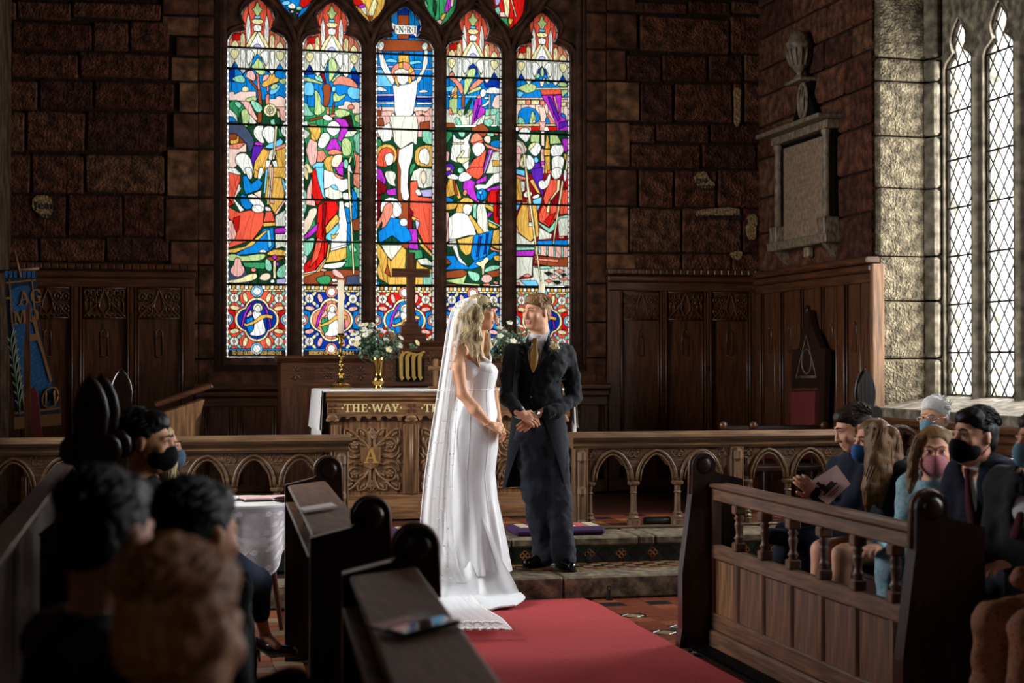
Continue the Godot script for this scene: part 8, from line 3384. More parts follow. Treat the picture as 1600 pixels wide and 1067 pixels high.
# ---------- guests ----------
func build_guests() -> void:
	var cam := -ray_f
	# memorial side
	seated({"label": "man with short brown hair bending over the programme beside his long-haired neighbour", "head": at_depth(1334, 670, 8.3), "face": Vector3(-0.97, -0.34, -0.05), "front": Vector3(-1, 0, 0.15), "coat": "navy_suit", "hair": "hair_brown", "skin": "skin_fair", "wide": 0.165, "chest": at_depth(1342, 775, 8.42), "show_hands": [1], "hands": [at_depth(1205, 838, 8.15), at_depth(1278, 772, 7.95)], "elbows": [at_depth(1290, 850, 8.2), at_depth(1312, 818, 8.3)], "hand_dir": Vector3(-0.6, 0.45, 0.2), "hand_back": Vector3(0.2, -0.2, 1.0)})
	var w := at_depth(1364, 691, 7.8)
	seated({"label": "woman with long straight light-brown hair in a blue floral mask", "head": w, "face": Vector3(-0.98, -0.05, 0.22), "front": Vector3(-1, 0, 0.1), "coat": "jacket_teal", "hair": "hair_light_brown", "hair_kind": "long", "fem": true, "mask": "mask_floral", "k": 0.92, "wide": 0.165, "chest": at_depth(1408, 792, 7.74), "brow": "hair_light_brown", "bare_legs": true, "cloth_cell": 0.014,
		"locks": [[[at_depth(1376, 668, 7.68), at_depth(1370, 720, 7.66), at_depth(1362, 760, 7.64), at_depth(1357, 800, 7.66)], [0.04, 0.042, 0.036, 0.012]], [[at_depth(1396, 680, 7.75), at_depth(1400, 720, 7.72), at_depth(1394, 752, 7.72), at_depth(1385, 780, 7.72)], [0.04, 0.042, 0.036, 0.012]], [[at_depth(1382, 690, 7.68), at_depth(1382, 740, 7.66), at_depth(1376, 790, 7.66)], [0.04, 0.042, 0.02]], [[at_depth(1358, 668, 7.7), at_depth(1361, 695, 7.7), at_depth(1362, 730, 7.68)], [0.015, 0.02, 0.02]]]})
	var old := at_depth(1462, 654, 9.2)
	var of := Vector3(-0.80, -0.05, 0.60)
	var om := seated({"label": "white-haired man with glasses and a pale blue surgical mask below the leaded window", "head": old, "face": of, "front": Vector3(-1, 0, 0.1), "coat": "grey_suit", "hair": "hair_white", "brow": "hair_white", "mask": "mask_blue", "legs": false, "lift": 1.5, "wild": 2.6, "skin": "skin_pink"})
	spectacles(om, old, of, 0.95)
	var pk := at_depth(1463, 707, 7.25)
	seated({"label": "woman in a pink mask and pale floral dress turning round between two neighbours", "head": pk, "face": cam + Vector3(-0.22, -0.03, 0), "front": Vector3(-0.75, 0, 0.65), "coat": "floral_dress", "hair": "hair_fair", "hair_kind": "long", "fem": true, "mask": "mask_pink", "k": 0.96, "wide": 0.16, "chest": at_depth(1478, 812, 7.27), "brow": "hair_light_brown", "show_hands": [0], "hands": [at_depth(1372, 858, 7.0), at_depth(1400, 862, 6.95)],
		"locks": [[[at_depth(1438, 684, 7.23), at_depth(1430, 715, 7.23), at_depth(1428, 745, 7.21), at_depth(1424, 772, 7.19)], [0.018, 0.02, 0.022, 0.008]], [[at_depth(1487, 682, 7.25), at_depth(1494, 715, 7.25), at_depth(1492, 745, 7.25)], [0.022, 0.026, 0.012]]]})
	seated({"label": "dark-haired man in a black mask, navy suit and burgundy tie on the front bench", "head": at_depth(1524, 683, 6.75), "face": Vector3(-0.95, 0.0, 0.25), "front": Vector3(-0.9, 0, 0.45), "coat": "navy_suit", "hair": "hair_dark", "brow": "hair_dark", "mask": "mask_black", "k": 1.0, "chest": at_depth(1553, 800, 6.72), "open_front": true, "wide": 0.16, "cell": 0.007})
	seated({"label": "man in a grey suit and pale blue mask beside the dark-haired man", "head": at_depth(1626, 690, 6.3), "face": Vector3(-0.97, -0.03, 0.15), "front": Vector3(-0.92, 0, 0.4), "coat": "grey_suit", "hair": "hair_brown", "mask": "mask_blue", "legs": false, "wide": 0.16, "chest": at_depth(1622, 815, 6.28), "open_front": true, "show_hands": [0], "hands": [at_depth(1588, 880, 6.3), at_depth(1606, 890, 6.25)], "hand_dir": Vector3(-1, -0.1, 0.1), "hand_back": Vector3(0, 1, 0.2)})
	seated({"label": "guest in a brown leaf-patterned skirt beyond the carved desk end", "head": at_depth(1745, 690, 5.6), "face": Vector3(-0.97, -0.03, 0.15), "front": Vector3(-1, 0, 0.12), "coat": "leaf_dress", "hair": "hair_dark", "wide": 0.22, "hip": at_depth(1740, 960, 5.7), "fem": true})
	# banner side
	seated({"label": "man with tousled dark hair in a black mask, in profile before the rail", "head": at_depth(228, 692, 6.3), "face": Vector3(0.96, -0.08, 0.22), "front": Vector3(1, 0, 0.1), "coat": "charcoal", "hair": "hair_dark", "brow": "hair_dark", "mask": "mask_black", "k": 1.0, "skin": "skin_tan", "lift": 1.2, "wild": 1.7, "cell": 0.007})
	var g := seated({"label": "fair-haired guest in a grey-blue mask half hidden behind the black-masked man", "head": at_depth(248, 700, 7.3), "face": Vector3(0.98, -0.05, 0.12), "front": Vector3(1, 0, 0), "coat": "denim", "hair": "hair_blonde", "hair_kind": "long", "fem": true, "mask": "mask_grey", "k": 0.93, "wide": 0.165, "legs": false,
		"locks": [[[at_depth(250, 690, 7.2), at_depth(256, 725, 7.2), at_depth(262, 760, 7.2)], [0.05, 0.05, 0.02]]]})
	var b := MB.new()
	var s := Sdf.new()
	s.chain([at_depth(330, 870, 7.5), at_depth(398, 912, 7.9), at_depth(405, 960, 7.95)], [0.09, 0.075, 0.05], 0.03)
	put_skin(b, s, 0.014)
	part("trouser_leg", b, M.denim, g)
	b = MB.new()
	s = Sdf.new()
	s.chain([at_depth(404, 955, 7.95), at_depth(412, 995, 7.97), at_depth(432, 1012, 7.9)], [0.035, 0.028, 0.022], 0.02)
	put_skin(b, s, 0.008)
	part("foot", b, M.skin_tan, g)
	b = MB.new()
	s = Sdf.new()
	s.chain([at_depth(400, 1006, 7.97), at_depth(425, 1018, 7.93), at_depth(455, 1020, 7.88)], [0.03, 0.034, 0.028], 0.02)
	put_skin(b, s, 0.008)
	tube(b, [at_depth(400, 1008, 7.97), at_depth(404, 1036, 7.97)], [0.014, 0.006], 6)
	part("heeled_shoe", b, M.leather, g)
	seated({"label": "dark-haired guest seen from behind beside the lace-covered table", "head": at_depth(308, 838, 3.6), "face": Vector3(0.75, -0.12, -0.65), "front": Vector3(0.9, 0, -0.3), "coat": "charcoal", "hair": "hair_dark", "legs": false, "k": 1.0, "skin": "skin_tan"})
	seated({"label": "guest with cropped auburn-blond hair seen from behind", "head": at_depth(283, 990, 2.25), "face": Vector3(0.6, -0.15, -0.8), "front": Vector3(0.9, 0, -0.3), "coat": "rust", "hair": "hair_auburn", "legs": false, "k": 1.0, "skin": "skin_tan"})
	seated({"label": "guest in dark patterned clothes with black hair in front of the finial", "head": at_depth(165, 838, 2.95), "face": Vector3(0.6, -0.1, -0.8), "front": Vector3(0.9, 0, -0.3), "coat": "dark_floral", "hair": "hair_dark", "legs": false, "k": 0.98})

func spectacles(parent: Node3D, c: Vector3, face: Vector3, k: float) -> void:
	var look := face.normalized()
	var x := Vector3.UP.cross(look).normalized()
	var f := Basis(x, look.cross(x).normalized(), look)
	var b := MB.new()
	for sd in [-1.0, 1.0]:
		tube(b, arc(c + f * (Vector3(sd * 0.034, 0.002, 0.103) * k), f.x * 0.026 * k, f.y * 0.018 * k, 0, 360, 14), 0.0018, 5)
		tube(b, [c + f * (Vector3(sd * 0.060, 0.006, 0.10) * k), c + f * (Vector3(sd * 0.080, 0.008, 0.0) * k)], 0.0022, 5)
	tube(b, [c + f * (Vector3(-0.008, 0.006, 0.106) * k), c + f * (Vector3(0.008, 0.006, 0.106) * k)], 0.0018, 5)
	part("spectacles", b, M.silver, parent)

# ---------- smaller things ----------
func crop_poly(nums: Array, u0: float, v0: float, s: float, z: float) -> PackedVector2Array:
	var out := PackedVector2Array()
	for i in range(0, nums.size(), 2):
		var p := on_z(u0 + nums[i] / s, v0 + nums[i + 1] / s, z)
		out.append(Vector2(p.x, p.y))
	return out

func sheet(called: String, nums: Array, z: float, thick: float, m: Material, parent: Node3D, s := 3.68, u0 := 0.0, v0 := 400.0) -> MeshInstance3D:
	var b := MB.new()
	prism(b, crop_poly(nums, u0, v0, s, z), z - thick, z)
	return part(called, b, m, parent)

func build_details() -> void:
	memorial()
	banner()
	chairs()
	small_things()

func memorial() -> void:
	var X := SOUTH - 0.045
	var z := func(u: float) -> float: return on_x(u, 300, X).z
	var t := thing("memorial_tablet", "marble wall memorial with columns, inscription panel and a carved urn on top", "memorial")
	var z0: float = z.call(1226)
	var z1: float = z.call(1311)
	var top := 3.55
	var box := func(called: String, m: Material, a: float, c: float, y0: float, y1: float, out: float, ch: float) -> MeshInstance3D:
		var b := MB.new()
		bx(b, Vector3(X - out, y0, a), Vector3(X + 0.03, y1, c), ch)
		return part(called, b, m, t)
	box.call("back_slab", M.iron, z0 + 0.02, z1 - 0.02, 2.58, top, 0.02, 0.0)
	box.call("base_shelf", M.marble, z0 - 0.06, z1 + 0.06, 2.52, 2.60, 0.14, 0.01)
	box.call("cornice", M.marble, z0 - 0.13, z1 + 0.10, top, top + 0.04, 0.22, 0.008)
	box.call("entablature", M.marble, z0 - 0.03, z1 + 0.03, top - 0.07, top, 0.11, 0.006)
	var panel: MeshInstance3D = box.call("inscription_panel", M.marble_panel, z0 + 0.12, z1 - 0.16, 2.60, top - 0.11, 0.05, 0.004)
	var y := top - 0.2
	var r := RandomNumberGenerator.new()
	r.seed = 4
	var lines := MB.new()
	while y > 2.72:
		var half := r.randf_range(0.12, 0.28)
		var mid := (z0 + z1) / 2 - 0.02
		var zz := mid - half
		while zz < mid + half:
			var l := r.randf_range(0.02, 0.06)
			bx(lines, Vector3(X - 0.052, y, zz), Vector3(X - 0.049, y + 0.014, zz + l))
			zz += l + 0.018
		y -= 0.05 if r.randf() < 0.8 else 0.1
	part("inscription", lines, M.faint_letter, panel)
	for c in [z0 + 0.05, z1 - 0.07]:
		var b := MB.new()
		lathe(b, [[0.045, 2.72], [0.045, 2.74], [0.036, 2.75], [0.034, top - 0.12], [0.045, top - 0.10], [0.045, top - 0.07]], 12, Transform3D(Basis(), Vector3(X - 0.07, 0, c)))
		part("column", b, M.marble, t)
		b = MB.new()
		bx(b, Vector3(X - 0.13, 2.58, c - 0.075), Vector3(X + 0.02, 2.74, c + 0.075), 0.01)
		part("pedestal", b, M.marble, t)
		b = MB.new()
		prism(b, PackedVector2Array([Vector2(X - 0.10, 2.52), Vector2(X + 0.02, 2.52), Vector2(X + 0.02, 2.40), Vector2(X - 0.03, 2.44)]), c - 0.04, c + 0.04)
		part("bracket", b, M.marble, t)
	var b := MB.new()
	var mz := (z0 + z1) / 2
	# crest slab and urn
	prism(b, PackedVector2Array([Vector2(mz - 0.30, top + 0.04), Vector2(mz + 0.30, top + 0.04), Vector2(mz + 0.20, top + 0.16), Vector2(mz + 0.10, top + 0.30), Vector2(mz + 0.14, top + 0.40), Vector2(mz - 0.14, top + 0.40), Vector2(mz - 0.10, top + 0.30), Vector2(mz - 0.20, top + 0.16)]), -0.03, 0.05, Transform3D(Basis(Vector3(0, 0, 1), Vector3(0, 1, 0), Vector3(-1, 0, 0)), Vector3(X, 0, 0)))
	part("crest", b, M.iron, t)
	b = MB.new()
	tube(b, arc(Vector3(X - 0.06, top + 0.25, mz), Vector3(0, 0, 0.09), Vector3(0, 0.15, 0), 0, 360, 16), 0.018, 6)
	for q in [-0.04, 0.0, 0.04]:
		tube(b, [Vector3(X - 0.06, top + 0.10, mz), Vector3(X - 0.075, top + 0.25, mz + q), Vector3(X - 0.06, top + 0.38, mz + q * 1.6)], 0.012, 5)
	part("shield_carving", b, M.marble, t)
	b = MB.new()
	bx(b, Vector3(X - 0.16, top + 0.40, mz - 0.17), Vector3(X + 0.03, top + 0.43, mz + 0.17), 0.008)
	part("urn_shelf", b, M.marble, t)
	b = MB.new()
	lathe(b, [[0.05, 0.0], [0.05, 0.02], [0.025, 0.04], [0.03, 0.06], [0.075, 0.12], [0.105, 0.20], [0.115, 0.27], [0.11, 0.28], [0.12, 0.30], [0.12, 0.32], [0.10, 0.335], [0.09, 0.37], [0.06, 0.41], [0.02, 0.425]], 18, Transform3D(Basis(), Vector3(X - 0.09, top + 0.43, mz)))
	for q in 14:
		var a := TAU * q / 14
		tube(b, [Vector3(X - 0.09 + cos(a) * 0.075, top + 0.55, mz + sin(a) * 0.075), Vector3(X - 0.09 + cos(a) * 0.108, top + 0.63, mz + sin(a) * 0.108), Vector3(X - 0.09 + cos(a) * 0.117, top + 0.69, mz + sin(a) * 0.117)], 0.009, 5)
	part("urn", b, M.marble, t)
	b = MB.new()
	var tz: float = z.call(1270)
	bx(b, Vector3(X - 0.06, 2.43, tz - 0.05), Vector3(X, 2.53, tz + 0.05), 0.012)
	part("pendant", b, M.marble_panel, t)

func banner() -> void:
	var z := -13.1
	var t := thing("church_banner", "hanging blue church banner with gold lettering, lily border and fringe", "banner")
	sheet("border_cloth", [18, 100, 197, 88, 215, 400, 250, 560, 300, 740, 336, 915, 75, 935, 45, 600, 25, 300], z, 0.012, M.banner_navy, t)
	sheet("blue_cloth", [48, 195, 100, 172, 150, 168, 172, 195, 190, 330, 215, 470, 262, 660, 300, 800, 318, 880, 135, 905, 120, 780, 80, 520, 56, 330], z + 0.006, 0.006, M.banner_blue, t)
	for k in 7:
		var a := 16 + k * 26
		sheet("hanging_loop", [a, 84, a + 18, 83, a + 18, 122, a, 124], z + 0.012, 0.02, M.banner_blue, t)
	for l in [[[22, 148, 194, 130, 195, 140, 23, 158]], [[40, 130, 47, 130, 60, 360, 135, 880, 126, 885, 52, 365]], [[170, 132, 177, 132, 196, 360, 208, 420, 200, 420, 188, 360]], [[22, 236, 48, 234, 48, 246, 22, 248]], [[72, 900, 335, 870, 337, 882, 73, 912]]]:
		sheet("braid", l[0], z + 0.012, 0.004, M.banner_gold, t)
	sheet("gold_cross_stem", [170, 345, 186, 345, 215, 450, 250, 580, 290, 720, 276, 728, 238, 590, 200, 470], z + 0.014, 0.006, M.banner_gold, t)
	sheet("gold_cross_arm", [150, 450, 205, 446, 212, 482, 160, 490], z + 0.016, 0.006, M.banner_gold, t)
	for f in [["AG", 92, 245, 0.15], ["MO", 62, 358, 0.145]]:
		var l := words(f[0], f[3], 0.006, M.banner_gold, t, Transform3D(Basis(Vector3.BACK, 0.12).scaled(Vector3(0.8, 1.0, 1)), on_z(f[1] / 3.68, 400 + f[2] / 3.68, z + 0.012)), "gold_lettering", true, 700)
		l.mesh.horizontal_alignment = HORIZONTAL_ALIGNMENT_LEFT
	var c := on_z(277 / 3.68, 400 + 815 / 3.68, z + 0.014)
	var b := MB.new()
	tube(b, arc(c, Vector3(0.06, 0.01, 0), Vector3(0.01, 0.08, 0), 0, 360, 16), 0.009, 5)
	tube(b, [c + Vector3(-0.035, -0.06, 0.004), c + Vector3(-0.025, 0.06, 0.004), c + Vector3(0, -0.01, 0.004), c + Vector3(0.03, 0.06, 0.004), c + Vector3(0.035, -0.06, 0.004)], 0.010, 5)
	part("gold_monogram", b, M.banner_gold, t)
	b = MB.new()
	for k in 8:
		var p := on_z((52 + k * 7) / 3.68, 400 + (480 + k * 52) / 3.68, z + 0.012)
		tube(b, [p + Vector3(0, -0.1, 0), p, p + Vector3(0.02, 0.09, 0)], 0.005, 4)
		ball(b, p + Vector3(0.02, 0.05, 0), Vector3(0.03, 0.008, 0.003), 6, Basis(Vector3.BACK, 0.9))
		ball(b, p + Vector3(-0.02, 0.0, 0), Vector3(0.028, 0.008, 0.003), 6, Basis(Vector3.BACK, 2.2))
	part("lily_embroidery", b, M.banner_leaf, t)
	b = MB.new()
	for k in 44:
		var f := k / 43.0
		var p := on_z(lerpf(75, 337, f) / 3.68, 400 + lerpf(935, 912, f) / 3.68, z)
		bx(b, p + Vector3(-0.005, -0.085, -0.006), p + Vector3(0.005, 0.008, 0.004))
	var fr := part("fringe", b, M.banner_gold, t)
	fr.set_meta("kind", "stuff")
	b = MB.new()
	tube(b, [on_z(19, 390, z - 0.02), on_z(29, 433, z + 0.01)], 0.012, 6)
	tube(b, [on_z(-4, 424, z - 0.01), on_z(58, 419, z - 0.01)], 0.014, 6)
	part("pole", b, M.oak_mid_x, t)

func chairs() -> void:
	# high-backed chair before the banner, seen edge on
	var t := thing("sanctuary_chair", "dark carved chair with a red padded back in front of the blue banner", "chair")
	var z := -12.75
	sheet("carved_post", [150, 262, 160, 268, 160, 340, 156, 400, 160, 505, 164, 760, 175, 1080, 130, 1080, 126, 760, 124, 510, 132, 480, 136, 400, 138, 300], z, 0.06, M.oak_dark_y, t)
	sheet("padded_back", [165, 760, 185, 750, 205, 790, 222, 960, 235, 1080, 170, 1080], z - 0.02, 0.05, M.red_cloth, t)
	var b := MB.new()
	bx(b, on_z(37, 660, z) + Vector3(0, -0.4, -0.05), on_z(66, 660, z) + Vector3(0, -0.34, 0.3), 0.01)
	part("seat", b, M.red_cloth, t)
	for u in [38, 64]:
		for dz in [0.0, 0.27]:
			b = MB.new()
			var p := on_z(u, 700, z)
			bx(b, Vector3(p.x - 0.022, 0.33, z + dz - 0.02), Vector3(p.x + 0.022, p.y - 0.2, z + dz + 0.02), 0.005)
			part("leg", b, M.oak_dark_y, t)
	# reading desk
	t = thing("reading_desk", "light oak reading desk with a sloping top behind the altar rail", "desk")
	z = -12.3
	var a := on_z(240, 634, z)
	var c := on_z(330, 603, z)
	b = MB.new()
	bar(b, a + Vector3(0, 0, -0.22), c + Vector3(0, 0, -0.22), 0.035, 0.5, 0.008, Vector3(0, 0, 1))
	part("sloping_top", b, M.oak_dark_x, t)
	b = MB.new()
	prism(b, PackedVector2Array([Vector2(on_z(256, 645, z).x, on_z(256, 645, z).y), Vector2(on_z(318, 624, z).x, on_z(318, 624, z).y), Vector2(on_z(312, 645, z).x, on_z(312, 645, z).y), Vector2(on_z(303, 660, z).x, on_z(303, 660, z).y), Vector2(on_z(298, 685, z).x, 0.6), Vector2(on_z(300, 700, z).x, 0.33), Vector2(on_z(256, 700, z).x, 0.33)]), z - 0.03, z, Transform3D(), 0.004)
	part("side_panel", b, M.oak_light_y, t)
	b = MB.new()
	prism(b, PackedVector2Array([Vector2(on_z(256, 645, z).x, on_z(256, 645, z).y), Vector2(on_z(318, 624, z).x, on_z(318, 624, z).y), Vector2(on_z(300, 700, z).x, 0.33), Vector2(on_z(256, 700, z).x, 0.33)]), z - 0.45, z - 0.42)
	part("side_panel", b, M.oak_light_y, t)
	# tall chair with its back to the memorial wall, facing across the sanctuary
	t = thing("sanctuary_chair", "tall chair with a gabled back, inlaid triangle and circle, and red upholstery", "chair")
	var s := 3.95
	var X := SOUTH - 0.14
	var side := func(called: String, nums: Array, x: float, thick: float, m: Material) -> void:
		var poly := PackedVector2Array()
		for i in range(0, nums.size(), 2):
			var p := on_x(1120 + nums[i] / s, 420 + nums[i + 1] / s, x)
			poly.append(Vector2(p.z, p.y))
		var mb := MB.new()
		prism(mb, poly, -thick, 0, Transform3D(Basis(Vector3(0, 0, 1), Vector3(0, 1, 0), Vector3(-1, 0, 0)), Vector3(x, 0, 0)))
		part(called, mb, m, t)
	side.call("gable_back", [555, 255, 575, 255, 590, 340, 650, 490, 680, 495, 665, 1000, 470, 1000, 470, 495, 510, 495, 540, 340], X, 0.05, M.oak_black_y)
	var in1 := MB.new()
	for e in [[560, 410, 497, 672], [560, 410, 622, 672], [497, 672, 622, 672], [500, 664, 620, 664]]:
		tube(in1, [on_x(1120 + e[0] / s, 420 + e[1] / s, X - 0.004), on_x(1120 + e[2] / s, 420 + e[3] / s, X - 0.004)], 0.005, 4)
	tube(in1, arc(on_x(1120 + 561 / s, 420 + 572 / s, X - 0.004), Vector3(0, 0, 0.10), Vector3(0, 0.105, 0), 0, 360, 20), 0.006, 4)
	part("inlay", in1, M.marble, t)
	side.call("upholstery", [470, 760, 615, 755, 610, 1000, 460, 1000], X - 0.03, 0.03, M.red_cloth)
	side.call("nail_band", [480, 738, 625, 734, 625, 748, 480, 752], X - 0.012, 0.012, M.oak_dark_z)
	var fb := MB.new()
	var fp := on_x(1120 + 567 / s, 420 + 262 / s, X + 0.02)
	ball(fb, fp, Vector3(0.03, 0.06, 0.045), 8)
	part("finial", fb, M.oak_black_y, t)
	fb = MB.new()
	bx(fb, Vector3(X - 0.5, 0.70, fp.z - 0.26), Vector3(X, 0.80, fp.z + 0.26), 0.015)
	part("seat", fb, M.red_cloth, t)
	for q in [-0.24, 0.24]:
		for dx in [0.03, 0.46]:
			fb = MB.new()
			bx(fb, Vector3(X - dx - 0.03, 0.33, fp.z + q - 0.03), Vector3(X - dx + 0.03, 0.72, fp.z + q + 0.03), 0.005)
			part("leg", fb, M.oak_black_y, t)
	# low bench with knobbed ends
	t = thing("low_bench", "low dark bench with round knobbed ends behind the altar rail", "bench")
	z = -12.2
	b = MB.new()
	var p0 := on_z(1131, 664, z)
	var p1 := on_z(1300, 664, z)
	bx(b, p0 + Vector3(0, -0.05, -0.02), p1 + Vector3(0, 0.0, 0.03), 0.006)
	part("back_rail", b, M.oak_black_x, t)
	b = MB.new()
	bx(b, Vector3(p0.x, 0.66, z), Vector3(p1.x, 0.70, z + 0.35), 0.006)
	part("seat", b, M.oak_black_x, t)
	for u in [1132.0, 1179.0, 1290.0]:
		b = MB.new()
		var p := on_z(u, 672, z + 0.03)
		bx(b, Vector3(p.x - 0.03, 0.33, z), Vector3(p.x + 0.03, p.y, z + 0.06), 0.006)
		lathe(b, [[0.001, -0.025], [0.03, -0.02], [0.034, 0.0], [0.03, 0.02], [0.001, 0.025]], 14, Transform3D(Basis(Vector3.RIGHT, PI / 2), Vector3(p.x, p.y + 0.035, z + 0.03)))
		part("knobbed_end", b, M.oak_dark_y, t)

func small_things() -> void:
	# lace-covered register table
	var tc := Vector3(0.52, 0, -9.22)
	var t := thing("round_table", "small round table standing beside the choir desk under a lace cloth", "table", tc)
	var b := MB.new()
	lathe(b, [[0.001, 0.696], [0.325, 0.696], [0.33, 0.706], [0.325, 0.716], [0.001, 0.718]], 28)
	part("table_top", b, M.oak_dark_x, t)
	for k in 3:
		b = MB.new()
		var a := TAU * k / 3 + 0.5
		tube(b, [Vector3(cos(a) * 0.16, 0.70, sin(a) * 0.16), Vector3(cos(a) * 0.18, 0.4, sin(a) * 0.18), Vector3(cos(a) * 0.24, 0.013, sin(a) * 0.24)], [0.022, 0.018, 0.013], 8)
		part("leg", b, M.oak_dark_y, t)
	var lace := mat("lace", Color(0.93, 0.92, 0.94), 0.9, 0.3)
	lace.albedo_texture = ImageTexture.create_from_image(lace_image())
	lace.transparency = BaseMaterial3D.TRANSPARENCY_ALPHA_SCISSOR
	lace.alpha_scissor_threshold = 0.5
	lace.cull_mode = BaseMaterial3D.CULL_DISABLED
	var cl := thing("lace_tablecloth", "white lace cloth draped over the round register table", "tablecloth", tc)
	b = MB.new()
	lathe(b, [[0.001, 0.741], [0.343, 0.741], [0.352, 0.735], [0.354, 0.728]], 36)
	part("cloth_top", b, M.linen, cl)
	var st := SurfaceTool.new()
	st.begin(Mesh.PRIMITIVE_TRIANGLES)
	st.set_smooth_group(0)
	var n := 96
	var rows := 10
	var pos := func(i: int, j: int) -> Vector3:
		var a := TAU * i / n
		var f := float(j) / rows
		var drop := 0.30 + 0.10 * cos(4 * a + 0.6)
		var r := 0.353 + 0.02 * f + 0.028 * f * sin(12 * a) + 0.012 * f * sin(5 * a + 1)
		return Vector3(cos(a) * r, 0.735 - drop * f, sin(a) * r)
	for j in rows:
		for i in n:
			for q in [[0, 0], [1, 0], [1, 1], [0, 0], [1, 1], [0, 1]]:
				st.set_uv(Vector2((i + q[0]) * 14.0 / n, (j + q[1]) * 2.0 / rows))
				st.add_vertex(pos.call((i + q[0]), j + q[1]))
	st.generate_normals()
	st.index()
	var am := st.commit()
	am.surface_set_material(0, lace)
	part_mesh("lace_fall", am, cl)
	# things on the table
	var bk := thing("register_book", "open register book with a ribbon on the lace-covered table", "book", Vector3(0.66, 0.742, -9.22), 0.15)
	b = MB.new()
	bx(b, Vector3(-0.16, 0, -0.10), Vector3(0.16, 0.006, 0.11), 0.002)
	part("cover", b, M.black_plastic, bk)
	b = MB.new()
	bx(b, Vector3(-0.152, 0.006, -0.095), Vector3(-0.003, 0.018, 0.10), 0.003)
	bx(b, Vector3(0.003, 0.006, -0.095), Vector3(0.152, 0.018, 0.10), 0.003)
	part("page", b, M.paper_pink, bk)
	b = MB.new()
	tube(b, [Vector3(-0.16, 0.012, 0.1), Vector3(-0.25, 0.006, 0.02), Vector3(-0.30, 0.004, -0.08)], 0.005, 5)
	part("ribbon", b, M.black_plastic, bk)
	var gc := thing("spectacle_case", "small brown leather case at the edge of the lace-covered table", "case", Vector3(0.74, 0.742, -9.02), 0.2)
	b = MB.new()
	ball(b, Vector3(0, 0.018, 0), Vector3(0.075, 0.018, 0.03), 10)
	part("case_body", b, M.rust, gc)
	b = MB.new()
	tube(b, arc(Vector3(0, 0.02, 0), Vector3(0.074, 0, 0), Vector3(0, 0, 0.029), 0, 360, 16), 0.002, 4)
	part("zip", b, M.silver, gc)
	# paper on the first book rest
	var q0 := on_y(486, 796, 0.925)
	var pp := thing("order_of_service", "folded white order of service lying on the book rest", "leaflet", Vector3(q0.x + 0.025, 0.930, q0.z), 0.12)
	b = MB.new()
	bx(b, Vector3(-0.07, -0.006, -0.05), Vector3(0.07, -0.002, 0.05))
	part("back_leaf", b, M.paper, pp)
	b = MB.new()
	cbox(b, Transform3D(Basis(Vector3.RIGHT, 0.05), Vector3(0, 0.003, 0)), Vector3(0.14, 0.002, 0.10))
	part("front_leaf", b, M.paper, pp)
	pp.rotation = Vector3(0, 0.12, 0.12)
	# open phone case on the near book rest
	var ph := thing("phone_case", "open black phone case with a glossy screen on the near book rest", "phone", on_y(640, 985, 0.915) + Vector3(0.01, 0.007, 0), 0.35)
	ph.rotation = Vector3(0, 0.38, 0.12)
	b = MB.new()
	bx(b, Vector3(-0.078, 0, 0.002), Vector3(0.078, 0.010, 0.085), 0.003)
	part("phone_body", b, M.black_plastic, ph)
	b = MB.new()
	bx(b, Vector3(-0.072, 0.010, 0.008), Vector3(0.072, 0.0112, 0.079))
	part("screen_glass", b, M.screen_glass, ph)
	b = MB.new()
	bx(b, Vector3(-0.078, 0, -0.09), Vector3(0.078, 0.006, -0.004), 0.002)
	part("case_cover", b, M.black_plastic, ph)
	b = MB.new()
	bx(b, Vector3(-0.075, 0.006, -0.08), Vector3(0.03, 0.008, -0.015))
	part("card_pocket", b, M.paper_pink, ph)
	# programme in the guest's hand
	var pr := thing("printed_programme", "pink wedding programme with a church drawing held up by the seated guest", "leaflet")
	var c1 := at_depth(1258, 760, 7.94)
	var c2 := at_depth(1309, 727, 7.94)
	var c3 := at_depth(1331, 757, 7.88)
	var c4 := at_depth(1296, 790, 7.88)
	b = MB.new()
	var nrm := (c2 - c1).cross(c4 - c1).normalized() * 0.003
	loft(b, [PackedVector3Array([c1, c2, c3, c4]), PackedVector3Array([c1 + nrm, c2 + nrm, c3 + nrm, c4 + nrm])], true, true, false)
	var pb := part("leaf", b, M.paper_pink, pr)
	b = MB.new()
	var ex := (c3 - c4)
	var ey := (c1 - c4)
	if nrm.dot(-ray_f) < 0:
		nrm = -nrm
	for e in [[0.15, 0.30, 0.75, 0.36], [0.25, 0.36, 0.45, 0.62], [0.30, 0.62, 0.40, 0.78], [0.45, 0.36, 0.70, 0.50], [0.2, 0.18, 0.7, 0.21], [0.26, 0.12, 0.6, 0.145]]:
		var o := c4 + nrm * 1.4
		loft(b, [PackedVector3Array([o + ex * e[0] + ey * e[1], o + ex * e[2] + ey * e[1], o + ex * e[2] + ey * e[3], o + ex * e[0] + ey * e[3]]), PackedVector3Array([o + nrm * 0.3 + ex * e[0] + ey * e[1], o + nrm * 0.3 + ex * e[2] + ey * e[1], o + nrm * 0.3 + ex * e[2] + ey * e[3], o + nrm * 0.3 + ex * e[0] + ey * e[3]])], true, true, false)
	part("church_print", b, M.ink, pb)
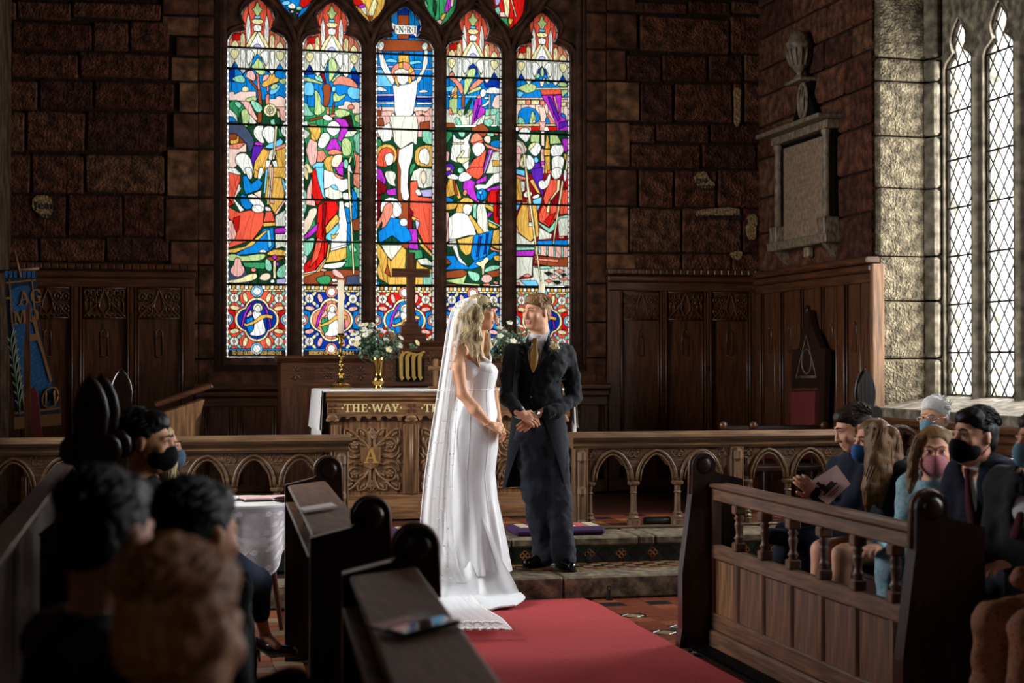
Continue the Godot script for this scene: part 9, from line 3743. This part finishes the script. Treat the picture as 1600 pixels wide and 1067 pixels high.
	# kneelers on the upper step
	for e in [[on_y(786, 826, 0.35).x, on_y(943, 830, 0.35).x, "purple kneeler with a red and white pattern behind the groom's legs"], [on_y(598, 828, 0.35).x, on_y(655, 828, 0.35).x, "patterned purple kneeler beside the end of the veil"]]:
		var kn := thing("kneeler", e[2], "kneeler", Vector3.ZERO, 0, "kneelers along the rail")
		b = MB.new()
		bx(b, Vector3(e[0], 0.328, -11.0), Vector3(e[1], 0.385, -10.66), 0.022)
		part("cushion", b, M.purple_cloth, kn)
		var x: float = e[0] + 0.05
		var k := 0
		while x < e[1] - 0.06:
			b = MB.new()
			bx(b, Vector3(x, 0.384, -10.95), Vector3(x + 0.07, 0.389, -10.72), 0.002)
			part("woven_motif", b, M.pink_cloth if k % 2 else M.cream_cloth, kn)
			x += 0.082
			k += 1
	# stair-rod clips
	for e in [[on_y(951, 938, 0.0) + Vector3(0, 0, 0.02), "small iron carpet clip standing against the lower step"], [on_y(919, 880, 0.152) + Vector3(0, 0, 0.02), "small iron carpet clip against the tiled riser by the groom's shoe"]]:
		var cp := thing("carpet_clip", e[1], "clip", e[0], 0, "carpet clips")
		b = MB.new()
		bx(b, Vector3(-0.022, 0, -0.015), Vector3(0.022, 0.012, 0.02), 0.003)
		part("foot", b, M.iron, cp)
		b = MB.new()
		bar(b, Vector3(-0.008, 0.01, 0), Vector3(0.0, 0.065, -0.005), 0.026, 0.012, 0.004)
		tube(b, arc(Vector3(0.002, 0.075, -0.004), Vector3(0.012, 0, 0), Vector3(0, 0.014, 0), 0, 360, 10), 0.004, 5)
		part("eyelet", b, M.iron, cp)
	# black floor lamp tube behind the rail
	var lm := thing("floor_speaker", "black tubular fitting lying on the step beneath the altar rail", "speaker", on_y(1034, 825, 0.33) + Vector3(0, 0.035, -0.1))
	b = MB.new()
	lathe(b, [[0.001, -0.10], [0.03, -0.10], [0.032, -0.09], [0.032, 0.09], [0.03, 0.10], [0.001, 0.10]], 14, Transform3D(Basis(Vector3.BACK, PI / 2), Vector3.ZERO))
	part("tube_body", b, M.black_plastic, lm)
	b = MB.new()
	bx(b, Vector3(-0.06, -0.037, -0.03), Vector3(0.06, -0.02, 0.03), 0.004)
	part("cradle", b, M.black_plastic, lm)
	# iron heating grate beside the stalls
	var gr := thing("floor_grate", "black iron floor grating between the carpet and the choir desk", "grate", Vector3(2.865, 0.0, -7.1))
	b = MB.new()
	bx(b, Vector3(-0.055, 0.0, -1.0), Vector3(0.055, 0.006, 2.0))
	part("bed", b, M.iron, gr)
	var sl := MB.new()
	bar(sl, Vector3(-0.05, 0.014, 0), Vector3(0.05, 0.014, 0.03), 0.012, 0.014, 0.002)
	var slm := sl.mesh(M.iron)
	for k in 90:
		part_mesh("grate_bar", slm, gr, Transform3D(Basis(), Vector3(0, 0, -0.98 + k * 0.033)))

func lace_image() -> Image:
	var n := 256
	var im := Image.create(n, n, false, Image.FORMAT_RGBA8)
	im.fill(Color(1, 1, 1, 1))
	var clear := Color(1, 1, 1, 0)
	# net ground
	for y in range(0, n, 8):
		for x in range(0, n, 8):
			var ox := 4 if (y / 8) % 2 else 0
			im.fill_rect(Rect2i((x + ox) % n, y, 5, 5), clear)
	# solid leaves and scrolls
	for c in [[64, 70, 34, 20], [190, 60, 30, 22], [128, 150, 40, 18], [40, 190, 26, 26], [215, 195, 28, 20]]:
		for a in 220:
			var t := a / 220.0 * TAU * 2.2
			var r := 1.0 - a / 260.0
			im.fill_rect(Rect2i(int(c[0] + cos(t) * c[2] * r) - 4, int(c[1] + sin(t) * c[3] * r) - 4, 8, 7), Color(1, 1, 1, 1))
	im.fill_rect(Rect2i(0, 0, n, 14), Color(1, 1, 1, 1))
	im.fill_rect(Rect2i(0, n - 18, n, 18), Color(1, 1, 1, 1))
	return im
